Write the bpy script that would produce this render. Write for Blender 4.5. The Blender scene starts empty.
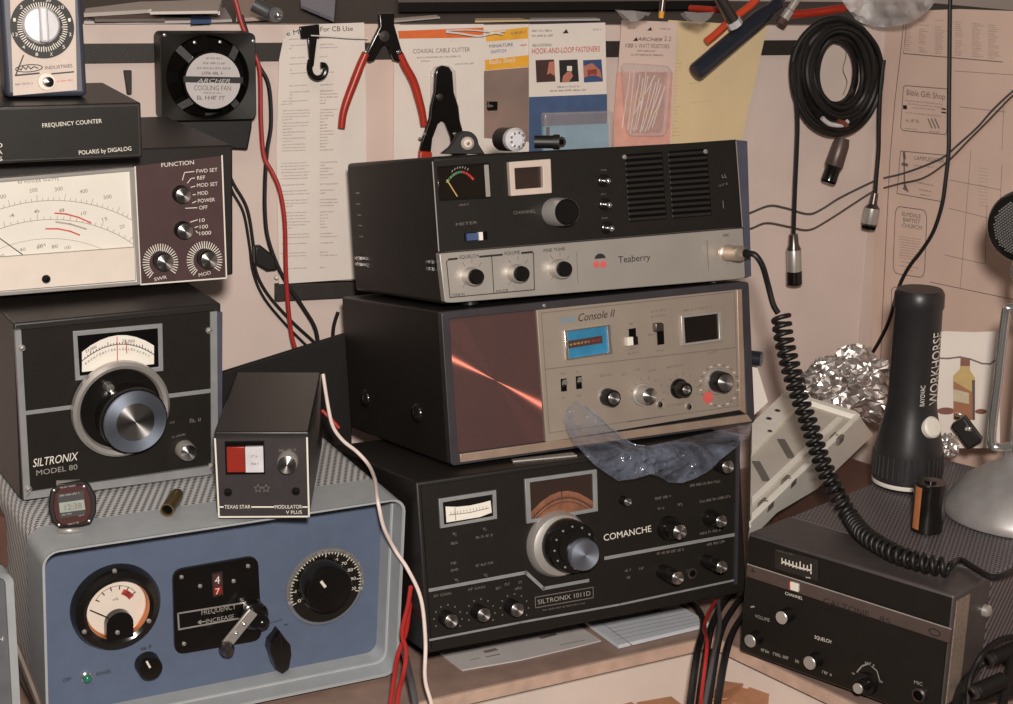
import bpy, math, random
from mathutils import Vector, Matrix, noise
from mathutils.geometry import delaunay_2d_cdt
random.seed(7)
C = bpy.context.scene.collection
sc = bpy.context.scene
# ------------------------------------------------------------------ camera
F_PX, PITCH, ROLL, EYE = 1625.5, 0.2596, 0.02705, 0.68876
CX, CY = 506.5, 352.0
cp, sp_, cr, sr = math.cos(PITCH), math.sin(PITCH), math.cos(ROLL), math.sin(ROLL)
FWD = Vector((0, cp, -sp_)); UPV = Vector((0, sp_, cp)); RGT = Vector((1, 0, 0))
cd = bpy.data.cameras.new('camera'); cam = bpy.data.objects.new('camera', cd); C.objects.link(cam)
cd.sensor_fit = 'HORIZONTAL'; cd.sensor_width = 36.0; cd.lens = F_PX / 1013 * 36; cd.clip_start = 0.02
right = RGT * cr + UPV * sr; upc = UPV * cr - RGT * sr
R = Matrix((right, upc, -FWD)).transposed().to_4x4()
cam.matrix_world = Matrix.Translation((0, 0, EYE)) @ R
sc.camera = cam
EYEP = Vector((0, 0, EYE))

def ray(x, y):
    u, w = x - CX, y - CY
    a = cr * u + sr * w; b = -sr * u + cr * w
    return FWD + RGT * (a / F_PX) - UPV * (b / F_PX)
def on_z(x, y, z):
    r = ray(x, y); return EYEP + r * ((z - EYE) / r.z)
def on_y(x, y, Y):
    r = ray(x, y); return EYEP + r * (Y / r.y)

# ------------------------------------------------------------------ materials
def lin(c):
    return tuple((v / 255 / 12.92) if v / 255 <= .04045 else ((v / 255 + .055) / 1.055) ** 2.4 for v in c) + (1,)
MATS = {}
def mat(name, col, rough=.5, metal=0., spec=.5, var=.10, scale=60., bump=0., aniso=0., alpha=1., trans=0., coat=0., axis='Y', col2=None, bscale=None):
    if name in MATS: return MATS[name]
    m = bpy.data.materials.new(name); m.use_nodes = True
    nt = m.node_tree; bs = nt.nodes['Principled BSDF']
    bs.inputs['Roughness'].default_value = rough; bs.inputs['Metallic'].default_value = metal
    bs.inputs['Specular IOR Level'].default_value = spec
    bs.inputs['Alpha'].default_value = alpha; bs.inputs['Transmission Weight'].default_value = trans
    bs.inputs['Coat Weight'].default_value = coat
    tc = nt.nodes.new('ShaderNodeTexCoord')
    nz = nt.nodes.new('ShaderNodeTexNoise'); nz.inputs['Scale'].default_value = scale; nz.inputs['Detail'].default_value = 4
    nt.links.new(tc.outputs['Object'], nz.inputs['Vector'])
    rp = nt.nodes.new('ShaderNodeValToRGB')
    c = lin(col); d = lin(col2) if col2 else None
    rp.color_ramp.elements[0].position = .3; rp.color_ramp.elements[1].position = .7
    rp.color_ramp.elements[0].color = tuple(v * (1 - var) for v in c[:3]) + (1,)
    rp.color_ramp.elements[1].color = d if d else tuple(min(1, v * (1 + var)) for v in c[:3]) + (1,)
    nt.links.new(nz.outputs['Fac'], rp.inputs['Fac']); nt.links.new(rp.outputs['Color'], bs.inputs['Base Color'])
    if bump:
        n2 = nt.nodes.new('ShaderNodeTexNoise'); n2.inputs['Scale'].default_value = bscale or scale * 8; n2.inputs['Detail'].default_value = 3
        nt.links.new(tc.outputs['Object'], n2.inputs['Vector'])
        b = nt.nodes.new('ShaderNodeBump'); b.inputs['Strength'].default_value = bump; b.inputs['Distance'].default_value = .002
        nt.links.new(n2.outputs['Fac'], b.inputs['Height']); nt.links.new(b.outputs['Normal'], bs.inputs['Normal'])
    if aniso:
        t = nt.nodes.new('ShaderNodeTangent'); t.direction_type = 'RADIAL'; t.axis = axis
        bs.inputs['Anisotropic'].default_value = aniso; bs.inputs['Anisotropic Rotation'].default_value = .25; nt.links.new(t.outputs['Tangent'], bs.inputs['Tangent'])
    MATS[name] = m; return m

def perforated(name, c1, c2, sx, sy, ratio=.5, rough=.5, axes=('X', 'Y'), skew=0.):
    """punched sheet metal: staggered slots, procedural in object space"""
    m = bpy.data.materials.new(name); m.use_nodes = True; nt = m.node_tree; bs = nt.nodes['Principled BSDF']
    N = nt.nodes.new; L = nt.links.new
    tc = N('ShaderNodeTexCoord'); sep = N('ShaderNodeSeparateXYZ'); L(tc.outputs['Object'], sep.inputs[0])
    def mth(op, a, b=None):
        n = N('ShaderNodeMath'); n.operation = op
        for i, v in enumerate((a, b)):
            if v is None: continue
            if isinstance(v, (int, float)): n.inputs[i].default_value = v
            else: L(v, n.inputs[i])
        return n.outputs[0]
    X = sep.outputs[axes[0]]
    Y = sep.outputs[axes[1]]
    if axes[1] == 'Y': Y = mth('ADD', Y, mth('MULTIPLY', sep.outputs['Z'], -1.0))
    a = mth('MULTIPLY', mth('ADD', X, mth('MULTIPLY', Y, skew)), sx); b = mth('MULTIPLY', Y, sy)
    row = mth('FLOOR', b)
    a2 = mth('ADD', a, mth('MULTIPLY', mth('MODULO', row, 2.0), .5))
    fa = mth('ABSOLUTE', mth('SUBTRACT', mth('FRACT', a2), .5)); fb = mth('ABSOLUTE', mth('SUBTRACT', mth('FRACT', b), .5))
    hole = mth('MULTIPLY', mth('LESS_THAN', fa, ratio * .5), mth('LESS_THAN', fb, .36))
    mx = N('ShaderNodeMix'); mx.data_type = 'RGBA'; L(hole, mx.inputs['Factor'])
    mx.inputs['A'].default_value = lin(c1); mx.inputs['B'].default_value = lin(c2)
    L(mx.outputs['Result'], bs.inputs['Base Color']); bs.inputs['Roughness'].default_value = rough
    MATS[name] = m; return m

mat('black_crackle', (34, 29, 27), .42, spec=.55, bump=.2, bscale=900)
mat('black_case', (33, 29, 26), .38, spec=.65, bump=.12, bscale=1200)
mat('black_panel', (28, 24, 20), .5, spec=.3)
mat('black_gloss', (24, 21, 19), .18, spec=.5)
mat('black_rubber', (24, 22, 21), .45, spec=.45)
mat('hole', (7, 6, 6), .8, spec=.1)
mat('dark_glass', (30, 24, 20), .08, spec=.5)
mat('grey_edge', (66, 62, 66), .4, metal=.3)
mat('chrome', (228, 224, 220), .2, metal=.9, var=.03)
mat('spun', (212, 207, 204), .33, metal=1, aniso=.88, var=.04)
mat('spun_blue', (192, 202, 220), .42, metal=1, aniso=.55, var=.05)
mat('satin', (196, 190, 184), .36, metal=.6, var=.06)
mat('trim_silver', (150, 150, 150), .5, metal=.35)
mat('brushed_panel', (178, 170, 162), .42, metal=.45, var=.04, scale=30)
mat('console_panel', (158, 144, 131), .5, metal=.3, var=.05, scale=30)
mat('console_bezel', (176, 152, 134), .4, metal=.45)
mat('white_print', (225, 218, 205), .6, var=.03)
mat('grey_print', (150, 145, 138), .6, var=.05)
mat('dim_print', (105, 98, 92), .6, var=.05)
mat('black_print', (36, 32, 32), .6, var=.03)
mat('faint_print', (118, 104, 98), .7, var=.05)
mat('grey_ink', (130, 118, 112), .7, var=.05)
mat('red_print', (190, 42, 40), .6)
mat('red_soft', (205, 90, 84), .6)
mat('blue_print', (90, 140, 165), .6)
mat('meter_white', (233, 226, 214), .5, var=.02)
mat('meter_cream', (228, 214, 200), .55, var=.03)
mat('clear_ridge', (205, 202, 205), .25, spec=.7)
mat('cream_face', (200, 182, 170), .55, var=.04)
mat('blue_grey_case', (56, 59, 72), .45)
mat('meter_blue', (52, 122, 160), .3, var=.12)
mat('meter_amber', (112, 76, 60), .3, col2=(150, 100, 76))
mat('maroon_panel', (74, 52, 52), .5)
mat('maroon_grille', (84, 58, 56), .5, bump=.3, bscale=1500)
def spun_plum():
    m = bpy.data.materials.new('maroon_spun'); m.use_nodes = True; nt = m.node_tree; N = nt.nodes.new; L = nt.links.new
    bs = nt.nodes['Principled BSDF']; out = nt.nodes['Material Output']
    tc = N('ShaderNodeTexCoord'); nz = N('ShaderNodeTexNoise'); nz.inputs['Scale'].default_value = 700; L(tc.outputs['Object'], nz.inputs['Vector'])
    rp = N('ShaderNodeValToRGB'); rp.color_ramp.elements[0].color = lin((72, 52, 50)); rp.color_ramp.elements[1].color = lin((94, 68, 66)); L(nz.outputs['Fac'], rp.inputs['Fac']); L(rp.outputs['Color'], bs.inputs['Base Color'])
    bs.inputs['Roughness'].default_value = .6; bs.inputs['Specular IOR Level'].default_value = .2
    gl = N('ShaderNodeBsdfAnisotropic'); gl.inputs['Color'].default_value = (.62, .17, .12, 1); gl.inputs['Roughness'].default_value = .32; gl.inputs['Anisotropy'].default_value = .86; gl.inputs['Rotation'].default_value = 0
    t = N('ShaderNodeTangent'); t.direction_type = 'RADIAL'; t.axis = 'Y'; L(t.outputs['Tangent'], gl.inputs['Tangent'])
    mx = N('ShaderNodeMixShader'); mx.inputs[0].default_value = .14; L(bs.outputs[0], mx.inputs[1]); L(gl.outputs[0], mx.inputs[2]); L(mx.outputs[0], out.inputs['Surface']); MATS['maroon_spun'] = m
spun_plum()
mat('watch_maroon', (66, 29, 26), .6, spec=.2)
mat('watch_lcd', (150, 156, 146), .6, spec=.2)
mat('steel', (120, 112, 108), .3, metal=.9)
mat('blue_panel', (92, 103, 124), .6, spec=.3, bump=.12, bscale=1000, var=.05)
mat('grey_paint', (166, 169, 171), .45, var=.05)
mat('grey_side', (98, 98, 102), .5)
mat('green_jewel', (40, 120, 95), .15, spec=.8)
mat('red_plastic', (176, 50, 32), .35)
mat('rocker_red', (142, 40, 28), .35)
mat('rocker_white', (205, 200, 205), .35)
mat('red_wire', (168, 40, 36), .4)
mat('white_wire', (232, 212, 204), .45)
mat('grey_wire', (78, 76, 78), .45)
mat('brown_wire', (86, 72, 64), .5)
mat('brass', (128, 108, 70), .4, metal=.7)
mat('copper', (204, 128, 84), .4, metal=.35)
mat('wall_paint', (220, 200, 190), .75, var=.05, scale=9, bump=.1, bscale=120)
mat('wall_paint_side', (214, 193, 182), .75, var=.05, scale=9)
mat('dark_wood', (44, 36, 31), .6, bump=.2)
mat('ledge_dark', (58, 48, 43), .6)
mat('bench_top', (150, 124, 112), .6, var=.14, scale=40)
mat('bench_lip', (196, 166, 148), .6, var=.14, scale=60)
mat('bench_panel', (224, 208, 196), .65, var=.06, scale=14)
mat('paper', (232, 220, 210), .7, var=.03, scale=20)
mat('paper_grey', (200, 192, 190), .7, var=.05, scale=30)
mat('paper_pink', (222, 196, 184), .7, var=.04, scale=18)
mat('paper_yellow', (224, 200, 158), .7, var=.04, scale=18)
mat('paper_blue', (190, 196, 214), .6)
mat('pad_paper', (204, 208, 214), .7, var=.03)
mat('placemat', (220, 190, 175), .8, var=.05, scale=14)
mat('orange_print', (226, 110, 50), .6)
mat('yellow_print', (236, 172, 52), .6)
mat('photo_dark', (74, 46, 42), .5)
mat('skin_print', (190, 120, 100), .5)
mat('card_blue', (70, 92, 128), .5)
mat('card_teal', (112, 164, 186), .4)
mat('card_grey', (128, 110, 102), .5, col2=(158, 130, 118), scale=14)
mat('card_pink', (226, 168, 152), .5)
mat('carton', (196, 138, 104), .7, var=.08)
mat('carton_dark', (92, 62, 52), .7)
mat('foil', (222, 214, 210), .3, metal=.9, var=.08)
mat('tray_white', (246, 241, 230), .5, var=.03)
mat('tray_floor', (200, 192, 180), .5, var=.05)
mat('tray_rib', (112, 106, 98), .5)
mat('torch_black', (42, 40, 41), .38, spec=.45)
mat('mic_base', (158, 153, 152), .42, metal=.35)
mat('amber', (150, 88, 40), .35)
mat('bottle_label', (196, 180, 150), .6)
mat('lit_rim_side', (150, 134, 120), .45, metal=.3, var=.2, scale=300)
mat('radio_top', (78, 71, 70), .45, metal=.2)
mat('band_brown', (96, 80, 76), .4, metal=.4)
mat('tool_blue', (38, 42, 52), .3)
mat('orange_red', (206, 72, 40), .4)
mat('bag_white', (226, 220, 218), .25, alpha=.7, bump=.5, bscale=60)
def film(name, col, a0, a1, scale, dist):
    m = mat(name, col, .12, spec=.9); nt = m.node_tree; N = nt.nodes.new; L = nt.links.new; bs = nt.nodes['Principled BSDF']
    tc = N('ShaderNodeTexCoord'); nz = N('ShaderNodeTexNoise'); nz.inputs['Scale'].default_value = scale; nz.inputs['Detail'].default_value = 3; nz.inputs['Distortion'].default_value = .5; L(tc.outputs['Object'], nz.inputs['Vector'])
    mr = N('ShaderNodeMapRange'); mr.inputs['From Min'].default_value = .35; mr.inputs['From Max'].default_value = .68; mr.inputs['To Min'].default_value = a0; mr.inputs['To Max'].default_value = a1; L(nz.outputs['Fac'], mr.inputs['Value']); L(mr.outputs['Result'], bs.inputs['Alpha'])
    b = N('ShaderNodeBump'); b.inputs['Strength'].default_value = .9; b.inputs['Distance'].default_value = dist; L(nz.outputs['Fac'], b.inputs['Height']); L(b.outputs['Normal'], bs.inputs['Normal'])
film('bag_clear', (146, 154, 176), .14, .50, 30, .014)
mat('clear_plastic', (240, 225, 222), .08, alpha=.22, spec=.8, bump=.35, bscale=60)
mat('clear_skirt', (150, 150, 152), .15, alpha=.22, spec=.8)
mat('lens_glass', (255, 255, 255), .03, alpha=.08, spec=.5)
mat('brown_tie', (120, 60, 40), .5)
mat('green_print', (90, 130, 90), .5)
mat('needle_gold', (190, 160, 90), .5)
mat('indigo', (66, 84, 124), .4)
mat('case_dark', (30, 26, 23), .48, spec=.4, bump=.12, bscale=1200)
mat('bright_trim', (214, 209, 204), .28, metal=.4)
mat('flange', (82, 82, 96), .4, metal=.2)
mat('slate_panel', (56, 50, 51), .5, spec=.3)
mat('pale_ink', (172, 160, 150), .7, var=.05)
mat('number_ink', (132, 120, 112), .7, var=.05)
mat('lead_wire', (242, 238, 232), .3, metal=.1)
mat('plug_brass', (226, 206, 186), .28, metal=.75)
mat('display_dark', (54, 40, 35), .3)
mat('dull_black', (26, 22, 20), .6, spec=.25)
mat('film_scrap', (150, 142, 138), .15, alpha=.6, spec=.8)
perforated('perf_blue', (200, 198, 198), (66, 58, 55), 150, 300, .45, skew=.5)
perforated('perf_radio', (112, 104, 106), (46, 42, 42), 240, 190, .5)

# ------------------------------------------------------------------ mesh builder
FONT_CACHE = {}
def glyphs(s, shear=0.):
    k = (s, shear)
    if k not in FONT_CACHE:
        cu = bpy.data.curves.new('lettering', 'FONT'); cu.body = s; cu.resolution_u = 3; cu.shear = shear
        ob = bpy.data.objects.new('lettering', cu)
        me = bpy.data.meshes.new_from_object(ob)
        vs = [(v.co.x, v.co.y) for v in me.vertices]; fs = [tuple(p.vertices) for p in me.polygons]
        bpy.data.objects.remove(ob); bpy.data.curves.remove(cu); bpy.data.meshes.remove(me)
        x0 = min(v[0] for v in vs); x1 = max(v[0] for v in vs); y1 = .73
        FONT_CACHE[k] = ([((x - x0) / (x1 - x0), y / y1) for x, y in vs], fs)
    return FONT_CACHE[k]

def spline(pts, n=6):
    pts = [Vector(p) for p in pts]; out = []
    for i in range(len(pts) - 1):
        p0 = pts[max(i - 1, 0)]; p1 = pts[i]; p2 = pts[i + 1]; p3 = pts[min(i + 2, len(pts) - 1)]
        for k in range(n):
            t = k / n
            out.append(.5 * ((2 * p1) + (-p0 + p2) * t + (2 * p0 - 5 * p1 + 4 * p2 - p3) * t * t + (-p0 + 3 * p1 - 3 * p2 + p3) * t ** 3))
    out.append(pts[-1]); return out

class MB:
    def __init__(s): s.v = []; s.f = []; s.m = []; s.mi = []
    def mid(s, m):
        if m not in s.m: s.m.append(m)
        return s.m.index(m)
    def add(s, vs, fs, m):
        b = len(s.v); s.v += [tuple(v) for v in vs]; k = s.mid(m)
        s.f += [tuple(b + i for i in f) for f in fs]; s.mi += [k] * len(fs); return s
    def box(s, x0, x1, y0, y1, z0, z1, m):
        return s.add([(x, y, z) for x in (x0, x1) for y in (y0, y1) for z in (z0, z1)],
                     [(0, 1, 3, 2), (4, 6, 7, 5), (0, 4, 5, 1), (2, 3, 7, 6), (0, 2, 6, 4), (1, 5, 7, 3)], m)
    def prism(s, poly, y0, y1, m, back=True):
        """polygon in (x, z), drawn anticlockwise seen from -y, extruded from y0 (front) to y1"""
        n = len(poly)
        a = sum(poly[i][0] * poly[(i + 1) % n][1] - poly[(i + 1) % n][0] * poly[i][1] for i in range(n))
        if a < 0: poly = poly[::-1]
        vs = [(p[0], y0, p[1]) for p in poly] + [(p[0], y1, p[1]) for p in poly]
        fs = [tuple(range(n))] + [(i, i + n, (i + 1) % n + n, (i + 1) % n) for i in range(n)]
        if back: fs.append(tuple(range(2 * n - 1, n - 1, -1)))
        return s.add(vs, fs, m)
    def frame(s, outer, inner, y0, y1, m, yi=None):
        """ring between two loops of equal length (x, z); yi: depth of the inner front edge"""
        n = len(outer); yi = y0 if yi is None else yi
        vs = [(p[0], y0, p[1]) for p in outer] + [(p[0], yi, p[1]) for p in inner] + [(p[0], y1, p[1]) for p in inner] + [(p[0], y1, p[1]) for p in outer]
        fs = []
        for i in range(n):
            j = (i + 1) % n
            fs += [(i, j, n + j, n + i), (n + i, n + j, 2 * n + j, 2 * n + i), (2 * n + i, 2 * n + j, 3 * n + j, 3 * n + i), (3 * n + i, 3 * n + j, j, i)]
        return s.add(vs, fs, m)
    def lathe(s, c, ax, prof, n, m, cap=True):
        """prof: [(radius, distance along ax, optional material)]"""
        ax = Vector(ax).normalized(); c = Vector(c)
        u = ax.orthogonal().normalized(); w = ax.cross(u)
        for i in range(len(prof) - 1):
            r0, t0 = prof[i][:2]; r1, t1 = prof[i + 1][:2]
            mm = prof[i][2] if len(prof[i]) > 2 else m
            vs = []
            for r, t in ((r0, t0), (r1, t1)):
                for k in range(n):
                    a = 2 * math.pi * k / n; vs.append(c + ax * t + (u * math.cos(a) + w * math.sin(a)) * max(r, 1e-5))
            s.add(vs, [(k, (k + 1) % n, n + (k + 1) % n, n + k) for k in range(n)], mm)
        if cap:
            for (r, t), rev in ((prof[0][:2], True), (prof[-1][:2], False)):
                if r > 2e-5:
                    vs = [c + ax * t + (u * math.cos(2 * math.pi * k / n) + w * math.sin(2 * math.pi * k / n)) * r for k in range(n)]
                    s.add(vs, [tuple(range(n))[::-1] if rev else tuple(range(n))], m)
        return s
    def cyl(s, a, b, r, n, m, r2=None):
        a = Vector(a); b = Vector(b)
        return s.lathe(a, b - a, [(r, 0), (r if r2 is None else r2, (b - a).length)], n, m)
    def ball(s, c, r, m, n=12, k=8):
        return s.lathe(c, (0, 0, 1), [(r * math.sin(math.pi * i / k), -r * math.cos(math.pi * i / k)) for i in range(k + 1)], n, m, cap=False)
    def tube(s, pts, r, n, m, sub=6, raw=False):
        P = [Vector(p) for p in pts] if raw else spline(pts, sub)
        rr = r if callable(r) else (lambda t: r)
        T = [(P[min(i + 1, len(P) - 1)] - P[max(i - 1, 0)]).normalized() for i in range(len(P))]
        u = T[0].orthogonal().normalized(); vs = []
        for i, p in enumerate(P):
            u = (u - T[i] * u.dot(T[i])); u = u.normalized() if u.length > 1e-9 else T[i].orthogonal().normalized()
            w = T[i].cross(u); q = rr(i / (len(P) - 1))
            vs += [p + (u * math.cos(2 * math.pi * k / n) + w * math.sin(2 * math.pi * k / n)) * q for k in range(n)]
        fs = [(i * n + k, i * n + (k + 1) % n, (i + 1) * n + (k + 1) % n, (i + 1) * n + k) for i in range(len(P) - 1) for k in range(n)]
        fs += [tuple(range(n))[::-1], tuple(range((len(P) - 1) * n, len(P) * n))]
        return s.add(vs, fs, m)
    def text(s, t, p0, p1, h, m, y, shear=0.):
        """lettering from p0 to p1 in (x, z), cap height h, lying on the plane y"""
        vs, fs = glyphs(t, shear); p0 = Vector(p0); d = Vector(p1) - p0; e = Vector((-d.y, d.x)).normalized() * h
        return s.add([(p0.x + d.x * a + e.x * b, y, p0.y + d.y * a + e.y * b) for a, b in vs], fs, m)
    def quad(s, poly, y, m):
        n = len(poly); a = sum(poly[i][0] * poly[(i + 1) % n][1] - poly[(i + 1) % n][0] * poly[i][1] for i in range(n))
        if a < 0: poly = poly[::-1]
        return s.add([(p[0], y, p[1]) for p in poly], [tuple(range(n))], m)
    def line(s, pts, w, y, m, closed=False):
        """flat printed line of width w through (x, z) points"""
        q = [Vector(p) for p in pts]
        if closed: q.append(q[0])
        for a, b in zip(q[:-1], q[1:]):
            d = (b - a)
            if d.length < 1e-9: continue
            e = Vector((-d.y, d.x)).normalized() * w / 2; d = d.normalized() * w * .4
            s.quad([a - d - e, b + d - e, b + d + e, a - d + e], y, m)
        return s
    def words(s, p0, p1, h, m, y, word=4.0, fill=.8):
        """illegible small print: broken word-length dashes"""
        p0 = Vector(p0); d = Vector(p1) - p0; L = d.length; d.normalize(); e = Vector((-d.y, d.x)) * h
        t = 0.; cw = h * .78
        while t < L - h * .3:
            n = max(1, min(random.randint(2, max(2, int(word * 1.5))), int((L - t) / cw)))
            for c in range(n):
                o = p0 + d * (t + c * cw); k = random.choice((.8, 1, 1))
                s.quad([o, o + d * h * .2, o + d * h * .2 + e * k, o + e * k], y, m)
                f = random.choice((.0, .4, .8))
                s.quad([o + d * h * .2 + e * f, o + d * h * .6 + e * f, o + d * h * .6 + e * (f + .2), o + d * h * .2 + e * (f + .2)], y, m)
                if random.random() < .55: s.quad([o + d * h * .45, o + d * h * .62, o + d * h * .62 + e * k, o + d * h * .45 + e * k], y, m)
            t += n * cw + h * .5
        return s
    def build(s, name, parent=None, smooth=True, bevel=0., label=None, origin=None, ang=35, M=None):
        me = bpy.data.meshes.new(name)
        vs = s.v
        if origin is not None: vs = [tuple(Vector(v) - Vector(origin)) for v in vs]
        me.from_pydata(vs, [], s.f)
        for m in s.m: me.materials.append(MATS[m])
        me.polygons.foreach_set('material_index', s.mi)
        o = bpy.data.objects.new(name, me); C.objects.link(o)
        if origin is not None: o.location = origin
        if M is not None: o.matrix_world = M
        if parent is not None: o.parent = parent
        if label: o['label'] = label
        me.validate()
        import bmesh
        bm = bmesh.new(); bm.from_mesh(me)
        bmesh.ops.remove_doubles(bm, verts=bm.verts, dist=1e-6)
        bm.to_mesh(me); bm.free()
        if bevel:
            b = o.modifiers.new('bevel', 'BEVEL'); b.width = bevel; b.segments = 3; b.limit_method = 'ANGLE'; b.angle_limit = math.radians(40)
        if smooth:
            me.polygons.foreach_set('use_smooth', [True] * len(me.polygons))
            me.set_sharp_from_angle(angle=math.radians(ang))
        return o

def rr(x0, x1, z0, z1, r, k=5):
    out = []
    for cx, cz, a0 in ((x1 - r, z0 + r, -90), (x1 - r, z1 - r, 0), (x0 + r, z1 - r, 90), (x0 + r, z0 + r, 180)):
        for i in range(k + 1):
            a = math.radians(a0 + 90 * i / k); out.append((cx + r * math.cos(a), cz + r * math.sin(a)))
    return out
def circ(c, r, n=32, a0=0, a1=360, rz=None):
    rz = r if rz is None else rz
    k = n if abs(a1 - a0) >= 360 else n + 1
    return [(c[0] + r * math.cos(math.radians(a0 + (a1 - a0) * i / n)), c[1] + rz * math.sin(math.radians(a0 + (a1 - a0) * i / n))) for i in range(k)]

def tag(o, label, cat, group=None, kind=None):
    o['label'] = label; o['category'] = cat
    if group: o['group'] = group
    if kind: o['kind'] = kind
    return o

def rotm(y, p, r):
    return Matrix.Rotation(y, 3, 'Z') @ Matrix.Rotation(p, 3, 'X') @ Matrix.Rotation(r, 3, 'Y')
class Frame:
    """local frame: x along the front, y into the depth, z up; the front is the plane y = 0"""
    def __init__(s, pos, ypr, dim=(0, 0, 0)):
        s.M = Matrix.Translation(Vector(pos)) @ rotm(*ypr).to_4x4(); s.I = s.M.inverted(); s.w, s.d, s.h = dim
    def hit(s, x, y, ax, val):
        o = s.I @ EYEP; d = (s.I.to_3x3() @ ray(x, y)); t = (val - o[ax]) / d[ax]; return o + d * t
    def fp(s, x, y, off=0.):
        q = s.hit(x, y, 1, -off); return (q.x, q.z)
    def p3(s, x, y, off=0.):
        return tuple(s.hit(x, y, 1, -off))
    def tp(s, x, y, up=0.):
        q = s.hit(x, y, 2, s.h + up); return (q.x, q.y)
    def lp(s, x, y, off=0.):
        q = s.hit(x, y, 0, -off); return (q.y, q.z)
    def poly(s, pts, off=0.): return [s.fp(x, y, off) for x, y in pts]
    def m(s, x, y, off=0.):
        """metres per pixel, across the vertical"""
        a = s.fp(x, y, off); b = s.fp(x, y + 10, off); return math.hypot(a[0] - b[0], a[1] - b[1]) / 10
    def world(s, p): return s.M @ Vector(p)
class Dev(Frame):
    def __init__(s, name, label, cat, pos, ypr, dim=(0, 0, 0), group=None):
        super().__init__(pos, ypr, dim)
        s.o = bpy.data.objects.new(name, None); s.o.empty_display_size = .02; C.objects.link(s.o); s.o.matrix_world = s.M
        tag(s.o, label, cat, group)
    def part(s, name, mb, parent=None, **k): return mb.build(name, parent or s.o, **k)
    def text(s, mb, t, a, b, hpx, m, off=.0006, shear=0.):
        """pixel a (baseline start) to pixel b (baseline end)"""
        mb.text(t, s.fp(*a, off), s.fp(*b, off), hpx * s.m(*a, off), m, -off, shear)
    def words(s, mb, a, b, hpx, m, off=.0006, **k): mb.words(s.fp(*a, off), s.fp(*b, off), hpx * s.m(*a, off), m, -off, **k)
    def line(s, mb, pts, wpx, m, off=.0006, closed=False): mb.line(s.poly(pts, off), wpx * s.m(*pts[0], off), -off, m, closed)

def knob(D, cap_px, rpx, depth, body='black_gloss', cap='spun', name='knob', base=0., skirt=None, skirt_m='satin', capr=.93, pointer=None, taper=.93, label=None):
    """turned knob whose front face shows at pixel cap_px with radius rpx"""
    off = base + depth; c = D.fp(*cap_px, off); r = rpx * D.m(*cap_px, off)
    mb = MB()
    prof = []
    if skirt:
        rs, ts = skirt; rs *= r
        prof += [(rs, base, skirt_m), (rs, base + ts * .5, skirt_m), (rs * .93, base + ts, skirt_m), (r * 1.02, base + ts)]
    else: prof += [(r, base)]
    prof += [(r * taper, off - .0012), (r * taper - .0008, off)]
    mb.lathe((c[0], 0, c[1]), (0, -1, 0), prof, 28, body)
    if pointer:
        a = math.radians(pointer); e = (c[0] + r * .3 * math.cos(a), c[1] + r * .3 * math.sin(a)); f = (c[0] + r * .88 * math.cos(a), c[1] + r * .88 * math.sin(a))
        mb.line([e, f], r * .16, -off - .0002, 'white_print')
    k = D.part(name, mb, label=label)
    if cap:
        mc = MB(); q = r * taper * capr
        mc.lathe((c[0], 0, c[1]), (0, -1, 0), [(q, off - .001), (q, off + .0004), (q * .92, off + .0008), (0, off + .0009)], 28, cap)
        D.part('knob_cap', mc, k)
    return k, c, r
def screw(D, px, rpx, m='satin', base=0., name='screw'):
    c = D.fp(*px, base); r = rpx * D.m(*px, base); mb = MB()
    mb.lathe((c[0], 0, c[1]), (0, -1, 0), [(r, base - .001), (r, base + r * .3), (r * .7, base + r * .7), (0, base + r * .85)], 14, m)
    mb.line([(c[0] - r * .5, c[1] - r * .3), (c[0] + r * .5, c[1] + r * .3)], r * .25, -base - r * .86, 'hole')
    return D.part(name, mb)
def wire(name, label, cat, pts, r, m, group=None, n=8, sub=6):
    mb = MB(); mb.tube(pts, r, n, m, sub); o = mb.build(name, origin=pts[0]); tag(o, label, cat, group); return o
def struct(o, **k):
    o['kind'] = 'structure'; return o
def box_frame(D, mb, outer, m, t, y0, y1, r=.004): pass
# ------------------------------------------------------------------ setting
WYAW = math.radians(22); WD = 1.80
wn = Vector((-math.sin(WYAW), math.cos(WYAW), 0)); wx = Vector((math.cos(WYAW), math.sin(WYAW), 0))
WB = Frame(wn * WD, (WYAW, 0, 0))                       # back wall, local x along it
corner = WB.world((WB.fp(885, 20)[0], 0, 0))
RYAW = math.radians(-52)
RW = Frame(corner, (RYAW, 0, 0))                         # right wall
LEDGE = WB.fp(400, 24)[1]
cxl = WB.fp(885, 20)[0]
# walls: half-height partitions with a ledge on top
mb = MB(); mb.box(-1.6, cxl, 0, .02, -.75, LEDGE - .001, 'wall_paint'); struct(mb.build('wall_back', M=WB.M))
mb = MB(); mb.box(0, 1.5, 0, .02, -.75, LEDGE - .001, 'wall_paint_side'); struct(mb.build('wall_right', M=RW.M))
mb = MB(); mb.box(-1.6, cxl + .5, .0205, .6, LEDGE - .03, LEDGE - .001, 'ledge_dark'); struct(mb.build('trim_1', M=WB.M))
mb = MB(); mb.box(.0, 1.5, .0205, .5, LEDGE - .03, LEDGE - .0015, 'ledge_dark'); struct(mb.build('trim_2', M=RW.M))
mb = MB(); mb.box(-2, 2.2, .62, .64, -.75, 1.6, 'wall_paint'); struct(mb.build('wall_rear', M=WB.M))
mb = MB(); mb.box(-1.9, 2.2, -1.5, 2.6, -.77, -.75, 'ledge_dark'); struct(mb.build('floor'))
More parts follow.
